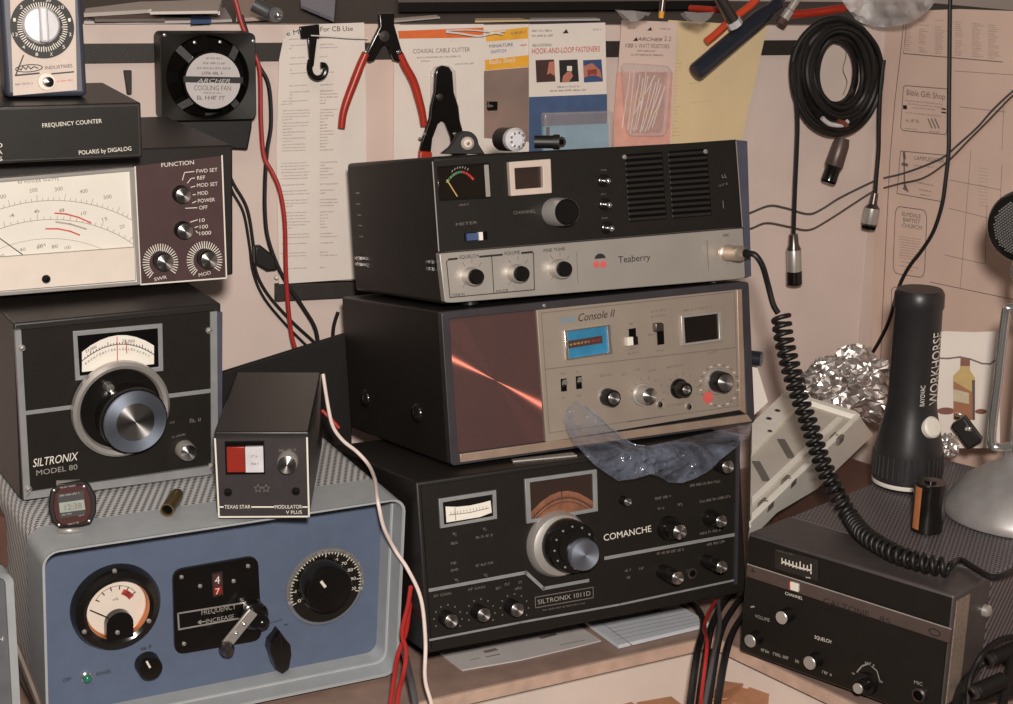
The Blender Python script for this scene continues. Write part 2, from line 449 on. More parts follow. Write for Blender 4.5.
# dark battens on the back wall
z1 = WB.fp(85, 48)[1]; z0 = WB.fp(85, 72)[1]
xr = WB.fp(806, 50)[0]
mb = MB(); mb.add([(-1.5, -.008, z0), (xr, -.008, WB.fp(800, 54)[1]), (xr, -.008, WB.fp(800, 40)[1]), (-1.5, -.008, z1),
                   (-1.5, 0, z0), (xr, 0, WB.fp(800, 54)[1]), (xr, 0, WB.fp(800, 40)[1]), (-1.5, 0, z1)],
                  [(0, 1, 2, 3), (0, 4, 5, 1), (1, 5, 6, 2), (2, 6, 7, 3), (3, 7, 4, 0)], 'dark_wood')
tag(mb.build('wall_batten', M=WB.M), 'dark brown batten running along the wall behind the fan and hanging packages', 'batten')
mb = MB(); a = WB.fp(274, 283); b = WB.fp(430, 277); c = WB.fp(430, 292); d = WB.fp(274, 300)
mb.prism([d, c, b, a], -.010, 0, 'dark_wood'); tag(mb.build('wall_batten', M=WB.M, bevel=.001), 'short dark batten on the wall below the long printed sheet', 'batten')

# workbench: main run plus the wing under the right-hand radio
BZ = -.0115
_v2 = lambda x, y: Vector(on_z(x, y, BZ)[:2])
e0 = _v2(435.5, 698); ed = (_v2(697, 639) - e0).normalized(); f0 = _v2(792, 673); fd = (_v2(847, 699) - f0).normalized()
den = ed.x * fd.y - ed.y * fd.x; t = ((f0 - e0).x * fd.y - (f0 - e0).y * fd.x) / den; inn = e0 + ed * t
pts = [e0 - ed * .95, inn, inn + fd * .75, inn + fd * .75 + Vector((.5, .42)), Vector((.40, 2.10)), e0 - ed * .95 + Vector((-.24, .50))]
pts[4] = Vector(WB.world((cxl - .012, -.004, 0))[:2]); pts[5] = Vector(WB.world((-1.05, -.004, 0))[:2])
p = RW.world((.62, -.006, 0)); pts[3] = Vector((p.x, p.y)); pts.insert(4, Vector(RW.world((.012, -.006, 0))[:2])); pts.pop(5)
pts.insert(5, Vector(WB.world((cxl - .012, -.006, 0))[:2]))
bench = bpy.data.objects.new('workbench', None); C.objects.link(bench); bench.location = (e0.x, e0.y, -.75)
tag(bench, 'worn pinkish tan workbench top carrying the stacked radios', 'workbench')
def flat(mb, P, z0, z1, m):
    n = len(P); mb.add([(p.x, p.y, z1) for p in P] + [(p.x, p.y, z0) for p in P],
                       [tuple(range(n)), tuple(range(2 * n - 1, n - 1, -1))] + [(i, i + n, (i + 1) % n + n, (i + 1) % n) for i in range(n)], m)
off = Vector((e0.x, e0.y, -.75))
def bpart(name, mb, **k):
    mb.v = [tuple(Vector(v) - off) for v in mb.v]; return mb.build(name, bench, **k)
mb = MB(); flat(mb, pts, BZ - .0125, BZ, 'bench_top'); bpart('bench_top', mb, bevel=.001)
mb = MB()
n1 = Vector((ed.y, -ed.x)) * .002; n2 = Vector((fd.y, -fd.x)) * .002
for a, b, nn in ((pts[0], inn, n1), (inn, pts[2], n2)):
    flat(mb, [a + nn, b + nn, b - nn * 1, a - nn * 1], BZ - .013, BZ - .0005, 'bench_lip')
bpart('edge_band', mb)
mb = MB()
for a, b, nn in ((pts[0], inn, n1), (inn, pts[2], n2)):
    flat(mb, [a - nn * 3, b - nn * 3, b - nn * 7, a - nn * 7], -.75, BZ - .020, 'bench_panel')
bpart('front_panel', mb)

def rest(D, on, gap):
    """lift D (before its parts are built) until its base clears the top of on by gap"""
    m_ = 9.
    for x_ in (0, D.w):
        for y_ in (0, D.d): m_ = min(m_, (on.I @ D.world((x_, y_, 0))).z - on.h)
    if m_ < gap:
        D.M = Matrix.Translation((0, 0, gap - m_)) @ D.M; D.I = D.M.inverted(); D.o.matrix_world = D.M
def bench_feet(D, spots, r=.008):
    for x_, y_ in spots:
        a = D.world((x_, y_, 0)); 
        if a.z - BZ < .0012: continue
        mb = MB(); mb.cyl((x_, y_, .0005), D.I @ Vector((a.x, a.y, BZ + .0002)), r, 14, 'black_rubber'); D.part('foot', mb)
def add_case(D, m='black_case', y0=0., y1=None, ins=0., bevel=.003, name='case', x1=None):
    mb = MB(); mb.box(ins, (x1 or D.w) - ins, y0, y1 or D.d, ins, D.h - ins, m); return D.part(name, mb, bevel=bevel)
def feet(D, h, y=(.03, .85), r=.008):
    for fx in (.1, .9):
        for fy in y:
            mb = MB(); mb.cyl((D.w * fx, D.d * fy, 0), (D.w * fx, D.d * fy, -h), r, 14, 'black_rubber'); D.part('foot', mb)

# ------------------------------------------------------------------ blue panelled signal generator
B = Dev('signal_generator', 'grey metal cabinet with recessed blue front panel and perforated cover under the left stack', 'test instrument', (-.3817, 1.2477, -.001), (.5154, .0528, .0096), (.3302, .2081, .1802))
yr = (B.tp(34, 523)[1] + B.tp(378, 482)[1]) / 2
mb = MB(); o = rr(0, B.w, 0, B.h, .014); i1 = rr(.0018, B.w - .0018, .0018, B.h - .0018, .0125); i2 = rr(.0024, B.w - .0024, .0024, B.h - .0024, .012); i3 = rr(.0036, B.w - .0036, .0036, B.h - .0036, .011); i4 = rr(.0042, B.w - .0042, .0042, B.h - .0042, .0105)
mb.frame(o, i1, 0, .001, 'grey_paint'); mb.frame(i1, i2, 0, .001, 'grey_paint', yi=.021); mb.frame(i2, i3, .021, .022, 'grey_paint', yi=.0215); mb.frame(i3, i4, .0215, .0225, 'grey_paint', yi=.042)
n = len(o); mb.add([(p[0], 0, p[1]) for p in o] + [(p[0], yr, p[1]) for p in o], [(k, n + k, n + (k + 1) % n, (k + 1) % n) for k in range(n)], 'grey_paint')
B.part('front_rim', mb, ang=25)
mb = MB(); o2 = rr(.0012, B.w - .0012, .0012, B.h - .0012, .013)
mb.prism(o2, yr - .002, B.d, 'perf_blue'); B.part('perforated_cover', mb)
PY = -.029
B0 = B; SH = .0125
class Recess(Frame):
    def __init__(s, b): s.M = b.M @ Matrix.Translation((0, SH, 0)); s.I = s.M.inverted(); s.w, s.d, s.h = b.w, b.d, b.h; s.o = b.o
    def part(s, name, mb, parent=None, **k):
        mb.v = [(v[0], v[1] + SH, v[2]) for v in mb.v]; return mb.build(name, parent or s.o, **k)
    text = Dev.text; words = Dev.words; line = Dev.line
bench_feet(B, [(.02, .02), (.02, .19), (B.w - .02, .02), (B.w - .02, .19)])
B = Recess(B0)
mb = MB(); mb.prism(rr(.004, B.w - .004, .004, B.h - .004, .009), .029, .033, 'blue_panel'); fpn = B.part('front_panel', mb, label='matte blue front panel')
# round meter
c = B.fp(119.5, 612, PY + .014); r = 41.5 * B.m(116, 608, PY + .014); mt = MB()
mt.lathe((c[0], 0, c[1]), (0, -1, 0), [(r, -.029), (r, -.024), (r * .93, -.018), (r * .78, -.016), (r * .70, -.018, 'copper'), (r * .68, -.024, 'copper'), (r * .66, -.0245)], 40, 'black_gloss', cap=False)
meter = B.part('panel_meter', mt, label='round black panel meter with cream dial')
md = MB(); md.lathe((c[0], 0, c[1]), (0, -1, 0), [(r * .69, -.0255), (0, -.0250)], 40, 'meter_cream')
q = 0.0243
arc = circ(c, r * .52, 24, 35, 150); md.line(arc, r * .014, q, 'grey_ink')
for a in range(35, 151, 23): md.line([(c[0] + r * .52 * math.cos(math.radians(a)), c[1] + r * .52 * math.sin(math.radians(a))), (c[0] + r * .44 * math.cos(math.radians(a)), c[1] + r * .44 * math.sin(math.radians(a)))], r * .025, q, 'black_print')
md.line(circ(c, r * .38, 8, 35, 62), r * .13, q, 'red_soft'); md.words((c[0] - r * .07, c[1] + r * .17), (c[0] + r * .1, c[1] + r * .19), r * .06, 'grey_ink', q)
B.part('dial_face', md, meter)
mh = MB(); h = (c[0] + r * .02, c[1] - r * .33); mh.prism([(h[0] - r * .3, h[1] - r * .35)] + circ(h, r * .3, 16, 180, 0)[0:] + [(h[0] + r * .3, h[1] - r * .35)], .0165, .024, 'black_gloss'); B.part('movement_cover', mh, meter)
mn = MB(); mn.line([(c[0] - r * .2, c[1] - r * .2), (c[0] - r * .58, c[1] + r * .05)], r * .03, .0235, 'black_print'); B.part('needle', mn, meter)
for p in ((114.6, 571), (84.4, 631.7), (149, 621), (117.4, 632.4)): screw(B, p, 2.2, base=PY + .0125)
# black counter plate with crank
tp_ = PY + .004
pl = B.poly([(173, 571), (258, 556), (262, 640), (175, 655)], tp_)
def rquad(P, k=.12):
    out = []
    n = len(P)
    for i in range(n):
        p = Vector(P[i]); a = Vector(P[i - 1]); b = Vector(P[(i + 1) % n])
        u = p + (a - p) * k; w = p + (b - p) * k
        for j in range(5):
            t = j / 4; out.append(tuple((1 - t) ** 2 * u + 2 * t * (1 - t) * p + t * t * w))
    return out
mb = MB(); mb.prism(rquad(pl), .025, .0285, 'black_gloss')
plate = B.part('counter_plate', mb, label='black plate with counter window and crank')
mb = MB(); w_ = B.poly([(212.5, 574.5), (221, 573), (222, 593.5), (213.8, 595.3)], tp_)
mb.frame(B.poly([(211.3, 573), (222.2, 571), (223.3, 594.8), (212.6, 597)], tp_), w_, .0242, .0252, 'steel'); mb.quad(w_, .0246, 'photo_dark')
mb.quad(B.poly([(213.3, 587.5), (221.6, 585.9), (222, 593.3), (213.7, 595)], tp_), .0244, 'rocker_red')
B.text(mb, '4', (214.8, 584.3), (219.8, 583.4), 8, 'white_print', tp_ + .0008); B.text(mb, '7', (215.5, 594.5), (220, 593.5), 6, 'white_print', tp_ + .0008)
B.part('counter_window', mb, plate)
mb = MB(); na = [(178, 613.5), (258, 600.5), (257.4, 615), (179, 629.5)]
B.line(mb, na, 1.6, 'satin', tp_ + .0006, True)
B.text(mb, 'FREQUENCY', (201.5, 615.2), (236, 608.8), 5.5, 'grey_print', tp_ + .0006); B.text(mb, 'INCREASE', (206, 623.5), (234, 618.5), 4.6, 'grey_print', tp_ + .0006)
B.line(mb, [(198, 622.5), (205, 621.4)], 1, 'grey_print', tp_ + .0006); B.line(mb, [(200.5, 620.5), (198, 622.5), (201, 623.8)], 1, 'grey_print', tp_ + .0006)
B.part('nameplate', mb, plate)
for p in ((181.5, 577), (233.6, 581), (248, 566), (184, 643.7), (200, 586)): screw(B, p, 2.0, base=tp_)
mb = MB(); hub = B.fp(256, 618, tp_ + .012); mm = B.m(256, 618, tp_)
mb.lathe((hub[0], 0, hub[1]), (0, -1, 0), [(13 * mm, -.025), (13 * mm, -.016), (10 * mm, -.014), (8 * mm, -.010), (0, -.0095)], 24, 'black_gloss'); ck = B.part('crank_hub', mb, plate)
mb = MB(); a = B.p3(253, 611, tp_ + .016); b = B.p3(224.8, 646, tp_ + .016); d = (Vector(b) - Vector(a)); e = Vector((-d.z, 0, d.x)).normalized() * 5 * mm
mb.prism([(a[0] - e.x, a[2] - e.z), (b[0] - e.x, b[2] - e.z), (b[0] + e.x, b[2] + e.z), (a[0] + e.x, a[2] + e.z)], a[1] - .002, a[1] + .001, 'satin')
for t_, rr_ in ((.35, 2.2), (.62, 2.2)): mb.ball(Vector(a).lerp(Vector(b), t_) + Vector((0, -.002, 0)), rr_ * mm, 'chrome')
B.part('crank_arm', mb, plate, bevel=.0006)
mb = MB(); mb.lathe(b, (0, -1, 0), [(5 * mm, -.001), (6.5 * mm, .004), (6.5 * mm, .008), (4 * mm, .013), (0, .0135)], 20, 'steel'); B.part('crank_handle', mb, plate)
mb = MB(); mb.ball(B.p3(262, 622.5, tp_ + .010), 7 * mm, 'black_gloss', 16, 10); B.part('brake_knob', mb, plate)
# right dial
k0 = B.fp(325.6, 587, PY + .006); mr = B.m(325.6, 587, PY + .006); mb = MB(); R0 = 38 * mr
mb.lathe((k0[0], 0, k0[1]), (0, -1, 0), [(R0, -.026), (R0, -.0235), (R0 * .97, -.0225), (0, -.0225)], 44, 'clear_skirt'); dial = B.part('dial_skirt', mb, label='clear plastic dial skirt with white scale')
mb = MB(); mb.line(circ(k0, R0 * .93, 40, -12, 195), R0 * .10, .0221, 'grey_print')
mb.frame(circ(k0, R0 * .9, 40), circ(k0, R0 * .62, 40), .0223, .0226, 'black_panel')
for j in range(41):
    a = math.radians(200 - j * 5.4); l = .80 if j % 4 == 0 else .86
    mb.line([(k0[0] + R0 * .9 * math.cos(a), k0[1] + R0 * .9 * math.sin(a)), (k0[0] + R0 * l * math.cos(a), k0[1] + R0 * l * math.sin(a))], R0 * .02, .0219, 'white_print')
for j in range(11):
    a = math.radians(198 - j * 21); p = (k0[0] + R0 * .71 * math.cos(a), k0[1] + R0 * .71 * math.sin(a)); s_ = R0 * .042
    mb.text(str(j * 10), (p[0] - s_ * (1 if j == 0 else 1.6 if j < 10 else 2), p[1] - s_), (p[0] + s_ * (1 if j == 0 else 1.6 if j < 10 else 2), p[1] - s_), s_ * 2, 'white_print', .0218)
B.part('dial_scale', mb, dial)
knob(B, (330, 590.5), 24, .020, cap=None, base=PY + .007, name='tuning_knob', pointer=None)
mb = MB(); B.line(mb, [(321.5, 582), (325, 586.5)], 2.6, 'white_print', PY + .0275); B.part('pointer_mark', mb, dial)
# left knob, pointer knob, jewel, legends
knob(B, (151.5, 670), 11.5, .014, cap=None, base=PY, pointer=115)
mb = MB(); z = .0125; pk = [(276.5, 637), (280, 631), (284, 637), (290, 644), (291, 654), (288.5, 668), (282, 673), (275, 668), (272.5, 660), (269.5, 651), (271, 643)]
mb.prism(B.poly(pk, PY + .013), .014, .029, 'black_gloss'); B.line(mb, [(281, 634), (282, 669)], 1.2, 'black_rubber', PY + .0152)
B.part('pointer_knob', mb, bevel=.001)
mb = MB(); c = B.fp(87, 678, PY + .004); mm = B.m(87, 678, PY); mb.lathe((c[0], 0, c[1]), (0, -1, 0), [(5 * mm, -.029), (5 * mm, -.026), (3.6 * mm, -.025)], 18, 'chrome', cap=False)
lamp = B.part('lamp_bezel', mb); mb = MB(); mb.ball((c[0], -.0 + .024, c[1]), 4 * mm, 'green_jewel'); B.part('jewel', mb, lamp, label='green jewel lens')
mb = MB(); B.text(mb, 'OFF', (63, 682.5), (71.5, 680.5), 4, 'black_print', PY + .0005); B.text(mb, 'POWER', (96.5, 676.5), (111, 673), 4, 'black_print', PY + .0005)
B.words(mb, (141, 650.5), (152, 648), 3.5, 'black_print', PY + .0005, word=3); B.words(mb, (270, 624), (283, 620), 1.5, 'black_print', PY + .0005); B.words(mb, (284, 626), (289, 625), 2, 'black_print', PY + .0005)
B.part('lettering', mb, fpn)
B = B0

# ------------------------------------------------------------------ transmitter with large dial (on the blue generator)
S = Dev('transceiver', 'black radio with one large silver tuning dial on top of the blue panelled cabinet', 'radio', (-.4198, 1.3348, .1847), (.5467, .0374, .003), (.1855, .1959, .1605))
rest(S, B, .0006)
add_case(S, 'black_crackle', y0=.002, bevel=.002)
mb = MB(); mb.box(.002, S.w - .006, -.0005, .003, .008, S.h - .006, 'black_panel'); fpn = S.part('front_panel', mb)
mb = MB()
mb.prism(S.poly([(15, 331), (21, 330), (30.5, 494), (24, 500)], .002), -.002, .003, 'trim_silver')
mb.prism(S.poly([(24, 500), (30.3, 491.8), (211.5, 466), (213, 474)], .002), -.002, .003, 'trim_silver')
mb.prism(S.poly([(210.3, 312), (217, 311.3), (218, 440), (214, 473), (211.5, 467)], .002), -.002, .003, 'trim_silver')
mb.prism(S.poly([(217, 311.3), (222.5, 312.5), (222, 440), (218, 440)], .001), -.001, .006, 'flange')
S.line(mb, [(26, 413), (80, 406)], 4.2, 'trim_silver', .0012); S.line(mb, [(168, 396), (212, 390.5)], 4.2, 'trim_silver', .0012)
S.part('trim_strip', mb)
wo = S.poly([(73, 331.5), (162.5, 323.5), (163.5, 371), (75.5, 380.8)], .002); wi = S.poly([(77.5, 336), (158, 328.3), (159, 367), (80, 376)], .002)
mb = MB(); mb.frame(wo, wi, -.002, .003, 'trim_silver'); win = S.part('dial_window', mb, bevel=.0004)
mb = MB(); mb.quad(wi, -.0008, 'hole')
dl = [(82, 352)] + [(82 + (154 - 82) * t, 352 - 4 * (13.5) * t * (1 - t) + (345.5 - 352) * t) for t in (.12, .25, .38, .5, .62, .75, .88)] + [(154, 345.5), (154, 364), (82, 372)]
mb.quad(S.poly(dl, .0012), -.0012, 'meter_white')
bow = lambda t, dy: (82 + 72 * t, 352 - 54 * t * (1 - t) - 6.5 * t + dy)
S.line(mb, [bow(t / 10, 9) for t in range(11)], .8, 'black_print', .0015)
for j in range(24):
    t = (j + 1) / 25; p = bow(t, 9); S.line(mb, [p, (p[0], p[1] - (3.5 if j % 6 == 2 else 1.6))], .7, 'black_print', .0015)
for t in range(1, 24): mb.words(S.fp(*bow(t / 25, 15), .0015), S.fp(bow(t / 25, 15)[0] + 1.6, bow(t / 25, 15)[1], .0015), 2.5 * S.m(100, 350), 'grey_ink', -.0015)
S.text(mb, '27,000', (86, 353), (97, 347.5), 2.8, 'black_print', .0016); S.text(mb, '27,500', (122, 342.2), (134.5, 342.4), 2.8, 'black_print', .0016)
S.line(mb, [(117, 337), (117.5, 361)], .8, 'red_print', .0018); S.line(mb, [(126.3, 342), (126.8, 353)], .8, 'red_print', .0018)
S.part('dial_scale', mb, win)
# big tuning knob: chrome dish, dark finger ring, spun cap
mm = S.m(123, 410, .012); c = S.fp(122.5, 410, .010); R0 = 47.5 * mm; mb = MB()
mb.lathe((c[0], 0, c[1]), (0, -1, 0), [(R0 * .9, .0, 'satin'), (R0, .004, 'satin'), (R0 * .99, .009, 'satin'), (R0 * .93, .0115, 'satin'), (R0 * .86, .010, 'satin'), (R0 * .82, .006), (R0 * .62, .006)], 56, 'black_gloss')
tk = S.part('tuning_knob', mb, label='large chrome tuning knob with bluish spun cap')
c2 = S.fp(135.5, 422, .027); r2 = 31 * S.m(135.5, 422, .027)
mb = MB(); mb.lathe((c2[0], 0, c2[1]), (0, -1, 0), [(r2 * 1.04, .004), (r2 * 1.04, .0245), (r2, .0262)], 48, 'black_gloss'); S.part('knob_drum', mb, tk)
mb = MB(); mb.lathe((c2[0], 0, c2[1]), (0, -1, 0), [(r2, .0255), (r2 * .97, .0275), (r2 * .6, .0277)], 48, 'spun_blue', cap=False); S.part('knob_rim', mb, tk)
mb = MB(); mb.lathe((c2[0], 0, c2[1]), (0, -1, 0), [(r2 * .61, .0272), (0, .0274)], 40, 'spun'); S.part('knob_cap', mb, tk)
mb = MB(); g = S.fp(110, 388, .012); mb.lathe((g[0], 0, g[1]), (0, -1, 0), [(5 * mm, .006), (4 * mm, .013), (0, .0135)], 14, 'chrome'); S.part('spinner_peg', mb, tk)
knob(S, (188.7, 453), 9, .012, body='satin')
for p in ((22, 348), (209, 330.5), (28.5, 489), (211.5, 466)): screw(S, p, 3.2, base=.002)
mb = MB(); S.text(mb, 'SILTRONIX', (33, 467.2), (78.5, 459.8), 8.5, 'white_print', .0012, shear=.25); S.text(mb, 'MODEL 80', (36.5, 475.6), (77.5, 469.2), 5.5, 'grey_print', .0012)
S.words(mb, (170, 424), (175, 423), 2, 'dim_print', .0012); S.words(mb, (190, 423), (200, 421), 4, 'dim_print', .0012, word=3); S.words(mb, (172, 438), (186, 435), 2, 'dim_print', .0012)
S.part('lettering', mb, fpn)

# ------------------------------------------------------------------ power / SWR meter
W = Dev('wattmeter', 'wide white-faced power meter with brown FUNCTION control panel', 'meter', (-.5694, 1.3106, .3565), (.5287, .0266, .0062), (.3604, .1886, .1229))
rest(W, S, .0078)
add_case(W, 'black_crackle', y0=.001, bevel=.002); feet(W, .0075, y=(.12, .85))
mb = MB(); W.poly
pm = [(135, 166), (222, 155.7), (226.5, 278.5), (140.5, 285)]
mb.prism(W.poly(pm, .001), -.001, .002, 'maroon_panel')
fpn = W.part('control_panel', mb, label='brown control panel with white border')
lt = MB(); W.line(lt, [(222, 155.7), (226.5, 278), (140.7, 284.5), (135, 167)], 1.5, 'white_print', .0014)
W.text(lt, 'FUNCTION', (161.5, 167.2), (194, 164.3), 4.4, 'white_print', .0014)
for t_, x0, y0, x1, dy in (('FWD SET', 196.5, 173.2, 217.5, -1.8), ('REF', 197.2, 179.8, 205.2, -.7), ('MOD SET', 197, 187.3, 217.7, -1.8), ('MOD', 197.8, 195.3, 208, -.9), ('POWER', 198, 202.8, 215, -1.5), ('OFF', 199.2, 209.6, 207.5, -.7), ('10', 199.5, 222.3, 204.8, -.5), ('100', 199.8, 228.8, 208, -.7), ('1000', 199.5, 235.4, 211.2, -1.0)):
    W.text(lt, t_, (x0, y0), (x1, y0 + dy), 3.9, 'white_print', .0014)
for seg in ([(182.5, 180), (184.5, 172.5), (194, 171.5)], [(187.5, 183), (191, 178.5), (194.5, 178)], [(191, 187.2), (195, 186.2)], [(193, 194.8), (195.5, 194.5)], [(192.5, 203), (196, 201.2)], [(185.5, 208.3), (197, 207.7)], [(190.5, 222), (197.5, 219.8)], [(195, 227.5), (198, 226.5)], [(196, 231), (198, 233)]): W.line(lt, seg, .8, 'white_print', .0014)
W.text(lt, 'SWR', (154.5, 281.2), (167, 278.5), 3.6, 'white_print', .0014); W.text(lt, 'MOD', (199, 276.8), (211, 274), 3.6, 'white_print', .0014)
for (cx_, cy_) in ((160.5, 263), (204.5, 260.5)):
    for j in range(31):
        a = math.radians(-32 + 262 * j / 30); W.line(lt, [(cx_ + 11.5 * math.cos(a), cy_ - 12.5 * math.sin(a)), (cx_ + 17.5 * math.cos(a), cy_ - 19 * math.sin(a))], .9, 'white_print', .0014)
W.part('lettering', lt, fpn)
knob(W, (183.5, 195.5), 9, .009); knob(W, (185.3, 231.4), 9, .009); knob(W, (165.2, 262.6), 9.5, .011); knob(W, (209.3, 260.2), 9.5, .011)
mo = W.poly([(-70, 184), (133.8, 166.5), (140, 284.5), (-66, 301)], .002); mi = W.poly([(-66, 187.5), (129.5, 171), (135.2, 280.3), (-63, 296)], .002)
mb = MB(); mb.frame(mo, mi, -.004, .003, 'satin'); mf = W.part('meter_bezel', mb, bevel=.0008)
mb = MB(); mb.quad(mi, -.0005, 'meter_white')
cxm, cym = 40, 372
def marc(r, a0, a1, n=20): return [(cxm + r * math.cos(math.radians(a)), cym - r * math.sin(math.radians(a)) - .085 * (r * math.cos(math.radians(a)))) for a in [a0 + (a1 - a0) * i / n for i in range(n + 1)]]
for r_, w_, m_ in ((171, .7, 'pale_ink'), (152, .7, 'pale_ink'), (133, .5, 'pale_ink')): W.line(mb, marc(r_, 52, 130), w_, m_, .0008)
for r_, nt_ in ((171, 40), (152, 30)):
    for j in range(nt_):
        a = 54 + 74 * j / nt_; p = marc(r_, a, a, 1)[0]; q_ = marc(r_ + (6 if j % 5 == 0 else 3), a, a, 1)[0]; W.line(mb, [p, q_], .6, 'pale_ink', .0008)
for a, t_ in ((113, '50'), (102, '100'), (92, '200'), (84, '300'), (76, '400'), (68, '500'), (58, '1K'), (52, '2K')):
    p = marc(181, a, a, 1)[0]; W.text(mb, t_, (p[0] - 4, p[1] + 1), (p[0] + 4, p[1] - .3), 4, 'number_ink', .0009)
for a, t_ in ((110, '2'), (100, '4'), (91, '6'), (82, '8'), (74, '10'), (66, '15'), (59, '20')):
    p = marc(160, a, a, 1)[0]; W.text(mb, t_, (p[0] - 2.5, p[1] + 1), (p[0] + 2.5, p[1] - .3), 3.6, 'number_ink', .0009)
for a, t_ in ((108, '20'), (98, '40'), (90, '60'), (83, '80'), (77, '100')):
    p = marc(124, a, a, 1)[0]; W.text(mb, t_, (p[0] - 3, p[1] + 1), (p[0] + 3, p[1] - .3), 3.4, 'number_ink', .0009)
W.text(mb, 'RF POWER WATTS', (18, 184), (59, 180.5), 3, 'number_ink', .0009); W.text(mb, 'SWR', (38, 247), (46, 246.2), 3, 'number_ink', .0009)
W.line(mb, [(55, 213.2), (66, 214), (79, 217.5), (91, 223)], 1.5, 'red_soft', .001); W.line(mb, [(46, 228.8), (58, 228.8), (70, 231.2), (79.5, 235)], 1.5, 'red_soft', .001)
W.line(mb, [(56, 222), (70, 224), (86, 229)], 1.6, 'pale_ink', .001)
mface = W.part('meter_face', mb, mf, label='white meter face with two red arcs')
mb = MB(); W.line(mb, [(-2, 237), (24.5, 256)], .9, 'black_print', .0016); W.part('needle', mb, mf)
mb = MB(); mb.prism(W.poly([(-64, 262), (134, 247.5), (135.2, 280), (-63, 296)], .003), -.0035, -.002, 'meter_cream'); W.line(mb, [(-64, 261.5), (134, 247)], .9, 'grey_print', .0037); low = W.part('lower_cover', mb, mf)
screw(W, (46, 279), 4.3, 'black_gloss', .0035, 'zero_screw')

# ------------------------------------------------------------------ frequency counter
Q = Dev('frequency_counter', 'flat black frequency counter box on top of the white-faced power meter', 'frequency counter', (-.5334, 1.261, .4797), (.4524, .016, -.0049), (.2461, .146, .0463))
rest(Q, W, .001)
add_case(Q, 'black_case', bevel=.0015)
mb = MB(); mb.box(.003, Q.w - .003, -.001, .001, .003, Q.h - .003, 'black_panel'); fpn = Q.part('front_panel', mb)
mb = MB(); Q.text(mb, 'FREQUENCY COUNTER', (42.5, 127.6), (102, 122.8), 4.4, 'white_print', .0014); Q.text(mb, 'POLARIS by DIGALOG', (79, 154.8), (131.5, 150.4), 4.4, 'white_print', .0014)
for t_, y_ in (('0', 147.5), ('A', 154.5), ('S', 161)): Q.text(mb, t_, (-2, y_), (2.6, y_ - .3), 4.4, 'white_print', .0014)
Q.part('lettering', mb, fpn)

# ------------------------------------------------------------------ multimeter standing on the counter
bx, by = Q.tp(46, 99.5); bp = Q.world((bx, by, Q.h + .0015))
V = Dev('multimeter', 'blue grey hand-held multimeter with a big round black dial, standing at the top left', 'multimeter', bp, (.40, -.10, 0), (.078, .036, .135))
V.M = V.M @ Matrix.Translation((-.039, 0, 0)); V.I = V.M.inverted(); V.o.matrix_world = V.M
mb = MB(); mb.box(V.fp(3.5, 60)[0], V.fp(85.5, 60)[0], 0, V.d, .001, V.h, 'blue_grey_case'); V.part('case', mb, bevel=.004)
mb = MB(); pf = V.poly([(8.5, -45), (74, -50), (77, 90), (13.2, 95.6)], .001); mb.prism(pf, -.001, .0005, 'cream_face'); fpn = V.part('face_panel', mb)
c = V.fp(42.5, 27, .002); mm = V.m(42.5, 27, .002); mb = MB(); mb.lathe((c[0], 0, c[1]), (0, -1, 0), [(31.5 * mm, .001), (31.5 * mm, .002), (0, .002)], 44, 'black_panel'); dd = V.part('dial_disc', mb)
mb = MB()
for j in range(60):
    a = math.radians(j * 6); l = 20.5 if j % 5 else 19.5
    mb.line([(c[0] + l * mm * math.cos(a), c[1] + l * mm * math.sin(a)), (c[0] + 24.5 * mm * math.cos(a), c[1] + 24.5 * mm * math.sin(a))], .9 * mm, -.0023, 'white_print')
for j, t_ in enumerate(('1', '10', '50', 'V', '3', '1', '12', '4', '8', 'X', '5', '2')):
    a = math.radians(j * 30 + 15); p = (c[0] + 28 * mm * math.cos(a), c[1] + 28 * mm * math.sin(a)); w_ = 1.3 * mm * len(t_)
    mb.text(t_, (p[0] - w_, p[1] - 1.8 * mm), (p[0] + w_, p[1] - 1.8 * mm), 3.6 * mm, 'white_print', -.0023)
V.part('dial_scale', mb, dd)
ck = V.fp(42, 25, .008); mb = MB(); mb.lathe((ck[0], 0, ck[1]), (0, -1, 0), [(19 * mm, .002), (18.5 * mm, .004), (16.5 * mm, .006), (0, .0065)], 36, 'clear_ridge'); kb = V.part('range_knob', mb, label='pale translucent range knob')
mb = MB(); mb.box(ck[0] - 3.2 * mm, ck[0] + 5.5 * mm, -.016, -.004, ck[1] - 17.5 * mm, ck[1] + 18 * mm, 'clear_ridge'); V.part('grip_ridge', mb, kb, bevel=.002)
cz = V.fp(46.5, 81.5, .002); mb = MB(); mb.lathe((cz[0], 0, cz[1]), (0, -1, 0), [(9 * mm, .001), (8.5 * mm, .003), (0, .003)], 24, 'meter_cream')
mb.lathe((cz[0] + 1.5 * mm, 0, cz[1] - .5 * mm), (0, -1, 0), [(5.5 * mm, .003), (5 * mm, .008), (0, .0085)], 20, 'black_gloss'); V.part('zero_knob', mb)
mb = MB(); V.text(mb, 'INDUSTRIES', (45.5, 69.6), (72.5, 67.3), 3.6, 'black_print', .0014); V.line(mb, [(15.5, 75.4), (39, 73.2)], 1.6, 'black_print', .0014); V.line(mb, [(52, 73.8), (73.5, 71.8)], 1.4, 'black_print', .0014)
V.part('lettering', mb, fpn); mb = MB(); V.line(mb, [(23.5, 55.5), (15.8, 75)], 1.3, 'black_print', .0014)
el = [(29 + 13.5 * math.cos(a / 16 * 6.2832), 68.3 - 3.6 * math.sin(a / 16 * 6.2832) - .07 * 13.5 * math.cos(a / 16 * 6.2832)) for a in range(16)]; V.line(mb, el, .9, 'black_print', .0014, True)
